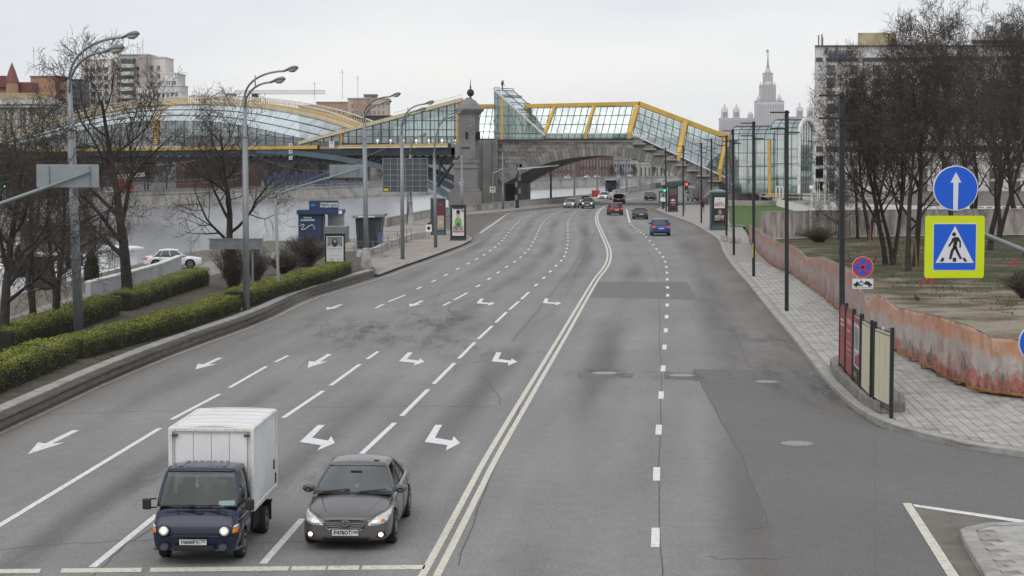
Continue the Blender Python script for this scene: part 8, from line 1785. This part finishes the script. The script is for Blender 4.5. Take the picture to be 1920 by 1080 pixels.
def camry():
 sp=saloon_spec(4.82,1.82,1.47,'saloon');sp['cab']['trim']=m_chrome;sp['wr']=.33
 t=thing('grey_saloon','graphite grey saloon with lit fog lamps driving toward the camera, right of the box truck','car',(0,0,0));body=make_body(t,sp,m_camry,2);bv=bvh_of(body)
 cabin(t,sp,m_camry,gfront=MGlass('saloon_windscreen',(.46,.56,.57),.18),gside=m_cdark);h=2.41;w=.91
 for wy in sp['wheels']:
  for sx in(-1,1):wheel(t,sx*(w-.10),wy,.335,.215,sx,10)
 for sx in(-1,1):
  P_=lambda q:[(sx*x,z) for x,z in q] if sx>0 else[(sx*x,z) for x,z in reversed(q)]
  o=decal(t,bv,P_([(.425,.52),(.49,.60),(.60,.685),(.80,.76),(.865,.77),(.855,.66),(.80,.585),(.64,.535)]),'f','headlight',m_refl,off=.004,grid=.04)
  decal(t,bv,P_([(.70,.64),(.83,.70),(.835,.65),(.78,.605),(.70,.59)]),'f','indicator',m_amber if sx>0 else M('lens_pale',(.6,.6,.6),.2,var=0),off=.018,th=.006,grid=.04,parent=o)
  decal(t,bv,circ(sx*.60,.605,.040),'f','lamp_bowl',M('lamp_bowl',(.75,.75,.72),.15,.8,var=0),off=.018,th=.01,grid=.03,parent=o);decal(t,bv,circ(sx*.52,.575,.030),'f','lamp_bowl',MC['lamp_bowl'],off=.018,th=.01,grid=.03,parent=o)
  decal(t,bv,P_([(.62,.30),(.80,.31),(.78,.41),(.64,.40)]),'f','fog_lamp_recess',m_trim,off=.002,th=.008,grid=.05);decal(t,bv,circ(sx*.70,.352,.045),'f','fog_lamp',m_lampon,off=.014,th=.012,grid=.03)
  decal(t,bv,P_([(.50,.62),(.80,.62),(.84,.80),(.55,.82)]),'b','tail_light',m_redl,grid=.05)
 g_=decal(t,bv,[(-.32,.455),(.32,.455),(.40,.53),(.44,.60),(.20,.635),(-.20,.635),(-.44,.60),(-.40,.53)],'f','grille',m_trim,off=.003,th=.008,grid=.05)
 for z,wx,dz in((.475,.31,.01),(.51,.36,.02),(.545,.40,.03),(.58,.42,.03)):
  strip(t,bv,[(-wx,z),(-.16,z-.005),(0,z-dz-.012),(.16,z-.005),(wx,z)],'f','grille_bar',M('grille_bar_grey',(.20,.20,.21),.3,.7,var=0),.018,off=.022,parent=g_)
 strip(t,bv,[(-.45,.605),(-.41,.53),(-.33,.448),(.33,.448),(.41,.53),(.45,.605)],'f','grille_surround',m_chrome,.018,off=.018,parent=g_);strip(t,bv,[(-.44,.632),(-.2,.645),(.2,.645),(.44,.632)],'f','grille_surround',m_camry,.03,off=.012,parent=g_)
 e=MB();
 def ell(cx_,cz_,a,b,wd):
  for k in range(20):
   a0,a1=2*math.pi*k/20,2*math.pi*(k+1)/20;e.bar((cx_+a*math.cos(a0),-2.437,cz_+b*math.sin(a0)),(cx_+a*math.cos(a1),-2.437,cz_+b*math.sin(a1)),wd,.02,up=(0,1,0))
 ell(0,.585,.085,.058,.015);ell(0,.585,.030,.055,.012);ell(0,.605,.060,.022,.012);e.build('badge',m_chrome,t,world=False)
 decal(t,bv,[(-.42,.235),(.42,.235),(.47,.30),(-.47,.30)],'f','air_intake',m_trim,off=.003,th=.008,grid=.06)
 for z in(.25,.275):strip(t,bv,[(-.42,z),(.42,z)],'f','intake_bar',m_under,.012,off=.014)
 decal(t,bv,[(-.80,.20),(.80,.20),(.82,.225),(-.82,.225)],'f','lower_lip',m_trim,off=.004,grid=.06);plate_(t,-2.44,.39,'Р478ОТ','190');plate_(t,2.425,.62,'','',True)
 strip(t,bv,[(-.80,.74),(-.70,.76),(-.55,.70),(-.46,.645),(0,.655),(.46,.645),(.55,.70),(.70,.76),(.80,.74)],'f','bonnet_seam',m_under,.010,off=.001)
 for sx in(-1,1):strip(t,bv,[(sx*.74,-2.14),(sx*.79,-1.7),(sx*.80,-1.2)],'t','bonnet_seam',m_under,.010,off=.001);strip(t,bv,[(sx*.42,-2.15),(sx*.55,-1.7),(sx*.62,-1.25)],'t','bonnet_crease',m_camry,.02,off=.0)
 mirror_(t,.85,-.95,1.02,m_camry,1.05)
 for sx,ax in((1,'r'),(-1,'l')):
  for yy in(-1.02,.12,1.12):strip(t,bv,[(yy,.26),(yy+.01,.93)],ax,'door_seam',m_under,.012,off=.001)
  for yy in(-.15,.90):strip(t,bv,[(yy,.80),(yy+.2,.81)],ax,'door_handle',m_camry,.035,off=.025)
  strip(t,bv,[(-1.0,.24),(1.05,.24)],ax,'sill',m_trim,.05);strip(t,bv,[(-1.5,.71),(1.9,.78)],ax,'side_crease',m_camry,.012,off=.0)
 for sx in(-1,1):
  a=Vector((sx*.38-.25,-1.20,.99));b_=Vector((sx*.38+.30,-1.10,1.03));mb=MB();mb.bar(a,b_,.022,.02);mb.bar(Vector((sx*.38-.30,-1.26,.965)),a.lerp(b_,.5),.02,.015);mb.build('wiper',m_trim,t,world=False)
 mb=MB();mb.prism([Vector((-.83,-1.24,.945)),Vector((.83,-1.24,.945)),Vector((.80,-1.10,.985)),Vector((-.80,-1.10,.985))],(0,0,0),(0,0,.01));mb.build('cowl',m_trim,t,world=False)
 mb=MB();mb.box((0,-.62,1.30),(.24,.03,.07));mb.build('rear_view_mirror',m_trim,t,world=False,bevel=.01);mb=MB();mb.box((.05,-.95,1.06),(.06,.05,.07));mb.build('dash_ornament',M('pale_ornament',(.5,.5,.48),.5),t,world=False)
 driver(t,-.15,1.0-.05);return t
def heading(a,b_):d=(G(*b_)-G(*a));return math.atan2(d.x,d.y)
cam_t=camry();hd_=-heading((500,1062),(640,890));
cam_t.location=G(676,990);cam_t.rotation_euler=(0,0,hd_*.92);cam_t.scale=(.985,.985,.985)
m_navyp=paint('paint_navy',(.004,.009,.034),.1,.30);m_box=M('box_white_panel',(.74,.74,.74),.5,var=.05,scale=2,dirt=.12);m_boxf=M('box_frame_white',(.68,.68,.64),.55,var=.10,scale=3,dirt=.25);m_grime=M('grime',(.30,.27,.23),.8,var=.3)
def truck():
 t=thing('box_truck','small navy cab truck with a white box body driving toward the camera','truck',(0,0,0));w=.83
 st=[(-2.42,w*.80,.34,.62,.64),(-2.40,w*.93,.30,.80,.83),(-2.34,w*.975,.29,.93,.97),(-2.22,w,.29,1.06,1.10),(-2.06,w,.29,1.15,1.20),(-1.8,w,.29,1.18,1.20),(-1.3,w,.30,1.18,1.20),(-.85,w,.30,1.18,1.20),(-.78,w*.98,.32,1.16,1.18),(-.76,w*.9,.40,1.10,1.12)]
 sp=dict(st=st,w=1.66,L=4.8,wheels=(-1.62,),wr=.31,cab=dict(y_wb=-2.13,y_rf=-1.74,y_rr=-.82,y_rb=-.80,wb=w*.955,wr=w*.80,zf=1.17,zr=1.18,zt=1.90,crown=.04,bow=.10,rbow=.0,pil=[(0,.05),(.80,1)],apil=.05,arch=.015,bul=.03,hdr=.93,rows=1,rear_clear=True))
 body=make_body(t,sp,m_navyp,2);bv=bvh_of(body);WS,RS,SD=cabin(t,sp,m_navyp,gfront=MGlass('truck_windscreen',(.50,.60,.62),.02),gside=m_cdark)
 for sx in(-1,1):wheel(t,sx*(w-.10),-1.62,.31,.18,sx,8,M('steel_rim',(.30,.30,.30),.5,.5));wheel(t,sx*(w-.13),.78,.30,.30,sx,8,MC['steel_rim'])
 for sx in(-1,1):
  P_=lambda q:[(sx*x,z) for x,z in q] if sx>0 else[(sx*x,z) for x,z in reversed(q)]
  decal(t,bv,circ(sx*.58,.735,.125),'f','headlight_surround',m_navyp,off=.004,th=.05,grid=.05);o=decal(t,bv,circ(sx*.58,.735,.093),'f','headlight',m_refl,off=.045,th=.02,grid=.04);decal(t,bv,circ(sx*.58,.735,.048),'f','lit_bulb',m_lampon if sx<0 else M('half_lit_lamp',(1,.7,.42),.3,var=0,emit=1.6),off=.07,th=.012,grid=.03,parent=o)
  decal(t,bv,P_([(.72,.69),(.815,.70),(.82,.80),(.74,.79)]),'f','indicator',m_amber,off=.012,th=.02,grid=.04);decal(t,bv,P_([(.73,.795),(.82,.805),(.815,.865),(.76,.85)]),'f','side_marker',m_refl,off=.012,th=.02,grid=.04)
  decal(t,bv,circ(sx*.56,.40,.065),'f','fog_lamp',M('fog_glass',(.10,.11,.12),.15,.3,var=0),off=.03,th=.02,grid=.04);decal(t,bv,circ(sx*.56,.40,.085),'f','fog_lamp_ring',m_trim,off=.02,th=.02,grid=.04)
  mb=MB();mb.box((sx*1.0,-2.02,1.22),(.17,.07,.24));mb.build('wing_mirror',m_trim,t,world=False,bevel=.03);mb=MB();mb.bar((sx*.82,-1.98,1.33),(sx*.97,-2.0,1.32),.03);mb.bar((sx*.82,-1.98,1.14),(sx*.97,-2.0,1.14),.03);mb.build('mirror_bracket',m_trim,t,world=False)
  ax='r' if sx>0 else 'l'
  strip(t,bv,[(-1.98,1.15),(-2.0,.80),(-1.98,.62)],ax,'door_seam',m_under,.014,off=.001);strip(t,bv,[(-.95,1.15),(-.95,.45),(-1.1,.40)],ax,'door_seam',m_under,.014,off=.001);strip(t,bv,[(-1.22,.98),(-1.05,.98)],ax,'door_handle',m_trim,.04,off=.02);strip(t,bv,[(-2.2,.93),(-.85,.93)],ax,'side_crease',m_navyp,.015,off=0)
 mb=MB();prof_=[(.0,.33),(-.07,.36),(-.09,.50),(-.05,.60),(.0,.62)];pts_=[(-w-.02,-1.98),(-w-.02,-2.25),(-w*.93,-2.38),(-w*.6,-2.43),(0,-2.445),(w*.6,-2.43),(w*.93,-2.38),(w+.02,-2.25),(w+.02,-1.98)];k=len(prof_)
 nn_=normals2d([Vector((x,y,0)) for x,y in pts_])
 for(x,y),q in zip(pts_,nn_):
  for o_,z in prof_:mb.v.append((x-q.x*o_*-1,y-q.y*o_*-1,z))
 for i in range(len(pts_)-1):
  for j in range(k-1):mb.f.append((i*k+j,(i+1)*k+j,(i+1)*k+j+1,i*k+j+1));mb.m.append(0)
 bu=mb.build('bumper',m_navyp,t,world=False,smooth=True);sd=bu.modifiers.new('s','SOLIDIFY');sd.thickness=.02
 mb=MB()
 for i in range(9):mb.box((-.36+i*.09,-2.535,.405),(.07,.03,.085))
 mb.box((0,-2.53,.405),(.80,.02,.105));mb.build('bumper_grille',m_trim,t,world=False);plate_(t,-2.55,.525,'Н600РХ','777')
 for sx in(-1,1):mb=MB();c=Vector((sx*.56,-2.53,.415));mb.prism([c+Vector((.07*math.cos(i*math.pi/7),0,.07*math.sin(i*math.pi/7))) for i in range(14)],(0,0,0),(0,-.02,0));mb.build('bumper_lamp',MC['fog_glass'],t,world=False)
 strip(t,bv,[(-.70,1.12),(-.72,.95),(-.70,.88)],'f','panel_seam',m_under,.010,off=.001);strip(t,bv,[(.70,1.12),(.72,.95),(.70,.88)],'f','panel_seam',m_under,.010,off=.001);strip(t,bv,[(-.78,.645),(.78,.645)],'f','panel_seam',m_under,.016,off=.001)
 for x0,x1 in((-.52,-.02),(-.02,.50)):
  mb=MB();a,b_=Vector((x0-.10,-2.19,1.215)),Vector((x1-.04,-2.17,1.225));mb.bar(a,b_,.03,.025);mb.bar(a.lerp(b_,.55),Vector((x1+.12,-2.27,1.10)),.028,.02);mb.build('wiper',m_trim,t,world=False)
 for x in(-.35,.12,.42):mb=MB();mb.box((x,-2.245,1.12),(.035,.03,.04));mb.build('washer_nozzle',m_trim,t,world=False)
 for i in range(7):mb=MB();x=-.42+i*.14;mb.bar((x*1.0,-1.58,1.945),(x*.92,-.98,1.955),.085,.03);mb.build('roof_rib',m_navyp,t,world=False,bevel=.012)
 mb=MB();q=[WS(.50,.04),WS(.90,.05),WS(.90,.18),WS(.52,.17)];mb.add([p+Vector((0,.015,.0)) for p in q],[(0,1,2,3)]);mb.build('paper_on_dashboard',M('paper_white',(.90,.92,.95),.6,var=0),t,world=False)
 mb=MB();mb.tube([WS(-.1,.85)+Vector((0,.08,0)),WS(-.1,.6)+Vector((0,.12,0)),WS(-.06,.5)+Vector((0,.12,0))],[.008,.02,.03],5);mb.build('hanging_ornament',M('pale_ornament',(.5,.5,.48)),t,world=False)
 mb=MB();q=[WS(-.93,.90),WS(.93,.90),WS(.93,.80),WS(-.93,.80)];mb.add([p+Vector((0,.02,0)) for p in q],[(0,1,2,3)]);mb.build('sun_strip',MGlass('blue_sun_strip',(.25,.42,.55),.05),t,world=False)
 driver(t,-1.30,1.17)
 mb=MB()
 for sx in(-1,1):mb.box((sx*.36,.3,.62),(.08,3.6,.16))
 for yy in(-.6,.3,1.2,2.0):mb.box((0,yy,.62),(1.3,.08,.12))
 mb.box((.62,-.2,.52),(.35,.7,.32));mb.build('chassis',m_under,t,world=False)
 bw,y0,y1,z0,z1=.82,-.68,2.12,.84,2.60;mb=MB();mb.box((0,(y0+y1)/2,(z0+z1)/2),(2*bw-.04,y1-y0-.04,z1-z0-.04));bx=mb.build('cargo_box',m_box,t,world=False)
 for i in range(4):
  a=-bw+.10+i*(2*bw-.2)/4;mb=MB();mb.box((a+(2*bw-.2)/8,y0-.002,(z0+z1)/2),((2*bw-.2)/4-.012,.03,z1-z0-.12));mb.build('front_panel',m_box,bx,world=False)
 for sx in(-1,1):
  for i in range(6):L_=(y1-y0-.16)/6;a=y0+.08+i*L_;mb=MB();mb.box((sx*(bw-.005),a+L_/2,(z0+z1)/2+.02),(.03,L_-.012,z1-z0-.16));mb.build('side_panel',m_box,bx,world=False)
 mb=MB();e=.085
 for x in(-bw,bw):
  for y in(y0,y1):mb.box((x,y,(z0+z1)/2),(e,e,z1-z0+.06))
  mb.box((x,(y0+y1)/2,z1),(e,y1-y0,e*1.1));mb.box((x,(y0+y1)/2,z0),(e,y1-y0,e*1.3))
 for y in(y0,y1):mb.box((0,y,z1),(2*bw,e,e*1.1));mb.box((0,y,z0),(2*bw,e,e*1.3))
 mb.build('frame',m_boxf,bx,world=False,bevel=.02)
 mb=MB();n_=12;b=0
 for j in range(19):
  y=y0+.04+(y1-y0-.08)*j/18
  for i in range(n_+1):s=-1+2*i/n_;mb.v.append((s*(bw-.04),y,z1+.025+.035*(1-s*s)+(.012 if j%3==1 else 0)))
 for j in range(18):
  for i in range(n_):mb.f.append((j*(n_+1)+i,j*(n_+1)+i+1,(j+1)*(n_+1)+i+1,(j+1)*(n_+1)+i));mb.m.append(0)
 mb.build('roof_sheet',m_box,bx,world=False)
 for j in range(6):y=y0+.28+j*.5;mb=MB();mb.tube([((-1+2*i/10)*(bw-.05),y,z1+.032+.035*(1-(-1+2*i/10)**2)) for i in range(11)],.016,5);mb.build('roof_bow',m_boxf,bx,world=False)
 for j in range(7):y=y0+.12+j*.47;mb=MB();mb.tube([((-1+2*i/10)*(bw-.06),y,z1+.030+.035*(1-(-1+2*i/10)**2)) for i in range(11)],.007,4);mb.build('roof_seam',m_grime,bx,world=False)
 mb=MB()
 for sx in(-1,1):
  mb.tube([(sx*(bw-.09),y0-.045,z0+.05),(sx*(bw-.09),y0-.045,z1-.05)],.006,4)
 mb.tube([(-bw+.05,y0-.045,z1-.075),(bw-.05,y0-.045,z1-.075)],.007,4)
 for i in range(9):mb.box((-bw+.1+i*.2,y0-.05,z1+.0),(.02,.01,.02))
 for i in range(9):mb.box((bw-.02,y0-.05,z0+.1+i*.2),(.015,.01,.02))
 mb.build('rivets',m_grime,bx,world=False)
 for sx in(-1,1):mb=MB();mb.box((sx*.72,y0-.06,z1-.12),(.12,.06,.05));mb.build('marker_lamp',M('dark_marker',(.06,.05,.04),.5),bx,world=False,bevel=.015)
 for yy,z_ in((y1-.35,z0+.55),(y1-.15,z0+.2)):mb=MB();mb.box((bw+.02,yy,z_),(.03,.05,.22));mb.build('latch',m_trim,bx,world=False)
 mb=MB()
 for sx in(-1,1):mb.box((sx*.72,1.22,.42),(.30,.02,.42));mb.box((sx*.72,1.2,.66),(.34,.08,.04))
 mb.build('mudguard',m_trim,t,world=False)
 mb=MB();mb.bar((0,.78,.3),(0,.78,.3001+.001),.1);mb.tube([(-.7,.78,.30),(.7,.78,.30)],.07,8);mb.tube([(-.7,-1.62,.31),(.7,-1.62,.31)],.05,8);mb.build('axle',m_under,t,world=False);return t
tr=truck();tr.location=G(411,1012);tr.rotation_euler=(0,0,hd_*.80);tr.scale=(.99,.99,.90)
m_busb=paint('paint_bus_blue',(.015,.06,.34),.1);m_bblk=paint('bus_front_black',(.02,.02,.022),.1,.2)
t=thing('bus','blue and black city bus under the arch with its front toward the camera','bus',(0,0,0));mb=MB();mb.box((0,0,1.65),(2.5,11.5,2.7));mb.build('body',m_busb,t,world=False,bevel=.12)
mb=MB();mb.box((0,-5.72,1.75),(2.40,.12,2.6));mb.build('front',m_bblk,t,world=False,bevel=.08);mb=MB();mb.box((0,-5.80,1.85),(2.2,.04,1.35));mb.build('windscreen',M('bus_glass',(.05,.06,.065),.1,var=.3,spec=.8),t,world=False,bevel=.05)
mb=MB();mb.box((0,-5.81,2.75),(1.5,.05,.25));mb.build('destination_display',m_bblk,t,world=False);mb=MB();mb.box((0,-5,3.12),(2.3,9,.25));mb.build('roof_unit',M('bus_roof_grey',(.33,.34,.35),.6),t,world=False,bevel=.05)
for sx in(-1,1):
 for i in range(6):mb=MB();mb.box((sx*1.255,-4.4+i*1.75,1.95),(.03,1.6,1.0));mb.build('side_window',MC['bus_glass'],t,world=False)
 mb=MB();mb.prism([Vector((sx*.85+.13*math.cos(i*math.pi/6),-5.83,.85+.1*math.sin(i*math.pi/6))) for i in range(12)],(0,0,0),(0,.03,0));mb.build('headlight',m_refl,t,world=False);mb=MB();mb.box((sx*1.42,-5.7,2.2),(.18,.1,.4));mb.build('wing_mirror',m_trim,t,world=False)
 for yy in(-3.2,3.4):wheel(t,sx*1.12,yy,.48,.28,sx,8)
t.location=G(1149,362,0);t.rotation_euler=(0,0,-.13);t.scale=(.95,.95,.95)
m_van=paint('paint_grey_van',(.21,.22,.23),.3);t=thing('van','grey high-roofed panel van driving away beneath the right of the arch','van',(0,0,0));mb=MB()
pr=[(-2.7,.35),(-2.75,.9),(-2.5,1.15),(-1.9,1.35),(-1.3,2.3),(-1.0,2.5),(2.55,2.55),(2.7,2.4),(2.75,.45),(2.6,.35)]
mb.prism([Vector((0,y,z)) for y,z in pr],(-.96,0,0),(.96,0,0));mb.build('body',m_van,t,world=False,bevel=.12)
mb=MB();mb.box((0,2.77,1.4),(.02,.02,1.9));mb.build('rear_door_seam',m_trim,t,world=False);mb=MB();mb.box((0,2.78,.5),(1.9,.1,.22));mb.build('bumper',m_trim,t,world=False,bevel=.03)
for sx in(-1,1):
 mb=MB();mb.box((sx*.86,2.76,1.1),(.14,.04,.5));mb.build('tail_light',m_redl,t,world=False);mb=MB();mb.box((sx*.45,2.765,1.4),(.8,.02,1.7));mb.build('rear_door',m_van,t,world=False,bevel=.03);mb=MB();mb.prism([Vector((sx*.97,y,z)) for y,z in((-1.9,1.4),(-1.35,2.1),(-.7,2.1),(-.7,1.4))],(0,0,0),(sx*.01,0,0));mb.build('side_window',g_win,t,world=False)
 mb=MB();mb.box((sx*1.1,-1.7,1.5),(.18,.1,.3));mb.build('wing_mirror',m_trim,t,world=False)
 for yy in(-1.8,1.7):wheel(t,sx*.86,yy,.34,.22,sx,8)
t.location=G(1303,377,0);t.rotation_euler=(0,0,math.pi+.12)
def walker(x,y,label,h=1.76,coat=(.02,.022,.026),face=0.0,stride=.22,z=PV):
 b_=G(x,y,z);t=thing('person',label,'person',b_,rz=face);k=h/1.76;m_c=M('coat_%d'%int(x),coat,.9,var=.15)
 sp_=[(0,0,.92*k),(0,0,1.08*k),(0,-.01,1.30*k),(0,-.01,1.46*k),(0,-.03,1.52*k),(0,-.04,1.63*k)]
 o=person_mesh(sp_,[.15,.145,.17,.10,.055,.085],[((-.20,0,1.36*k),(-.25,.05,1.10*k),(-.23,-.05*1,.88*k),3,(.065,.05,.035)),((.20,0,1.36*k),(.25,-.05,1.10*k),(.22,.06,.88*k),3,(.065,.05,.035)),((-.10,-.03,.80*k),(-.10,-stride*.6,.46*k),(-.10,-stride,.09*k),0,(.095,.065,.05)),((.10,.03,.80*k),(.10,stride*.2,.46*k),(.10,stride,.10*k),0,(.095,.065,.05))],m_c,None)
 o.parent=t;o.name='body';mb=MB()
 for sx,yy in((-.10,-stride),(.10,stride)):mb.box((sx,yy-.05,.045),(.09,.26,.08))
 mb.build('shoes',m_trim,t,world=False,bevel=.02);mb=MB();mb.lathe((0,-.05,1.64*k),[(max(.02,.085*math.sin(math.pi*i/8)),-.115*math.cos(math.pi*i/8)) for i in range(9)],12,sy=1.15);hd=mb.build('head',m_skin,t,world=False,smooth=True)
 mb=MB();mb.box((0,-.155,1.63*k),(.025,.03,.035));mb.build('nose',m_skin,hd,world=False);mb=MB();mb.lathe((0,-.035,1.67*k),[(.092,-.03),(.094,.03),(.07,.08),(.02,.095)],12,sy=1.15);mb.build('hair',M('dark_hair',(.03,.02,.015),.8,var=0),hd,world=False,smooth=True)
 for sx in(-1,1):
  mb=MB();c=Vector((sx*.225,.0-.05*(-sx),.82*k));mb.box(c,(.035,.075,.08))
  for f in range(4):mb.bar(c+Vector((0,-.028+f*.019,-.035)),c+Vector((0,-.03+f*.019-.01,-.105+abs(f-1.5)*.008)),.014)
  mb.bar(c+Vector((0,-.04,.0)),c+Vector((0,-.065,-.05)),.016);mb.build('hand',m_skin,t,world=False,bevel=.004)
 return t
walker(1318,398,'pedestrian in dark clothes walking on the right pavement near a black lamp',face=math.pi*.9);walker(1244.5,391,'small pedestrian behind the grey-picture poster case',1.7,(.03,.035,.03),face=.3);walker(1329.5,380,'dark pedestrian near the parked white cars',1.72,face=.6);walker(1309,383,'distant pedestrian in red beside the grey van',1.7,(.3,.03,.03),face=2.0)
p=G(1355,392,PV);t=thing('parasol','closed dark canvas parasol sticking up behind the poster pillar','parasol',p);c=P(1356,352,p.y);mb=MB();mb.bar(p,c,.08);mb.build('pole',m_blk,t);mb=MB();mb.lathe((c.x,c.y,c.z),[(.95,-.9),(.75,-.2),(.35,.45),(.03,.65)],8);mb.build('canopy',M('black_canvas',(.02,.02,.022),.9),t)
# ==== air
hz=bpy.data.materials.new('haze');hz.use_nodes=True;n,l=nodes(hz);n.remove(n['Principled BSDF'])
pv_=n.new('ShaderNodeVolumePrincipled');pv_.inputs['Color'].default_value=(.93,.95,1,1);pv_.inputs['Density'].default_value=.000035;pv_.inputs['Anisotropy'].default_value=.2
l.new(pv_.outputs[0],n['Material Output'].inputs['Volume'])
mb=MB();mb.box((0,4450,140),(13000,9200,294));tag(mb.build('haze',hz),'thin pale haze','haze',kind='stuff')
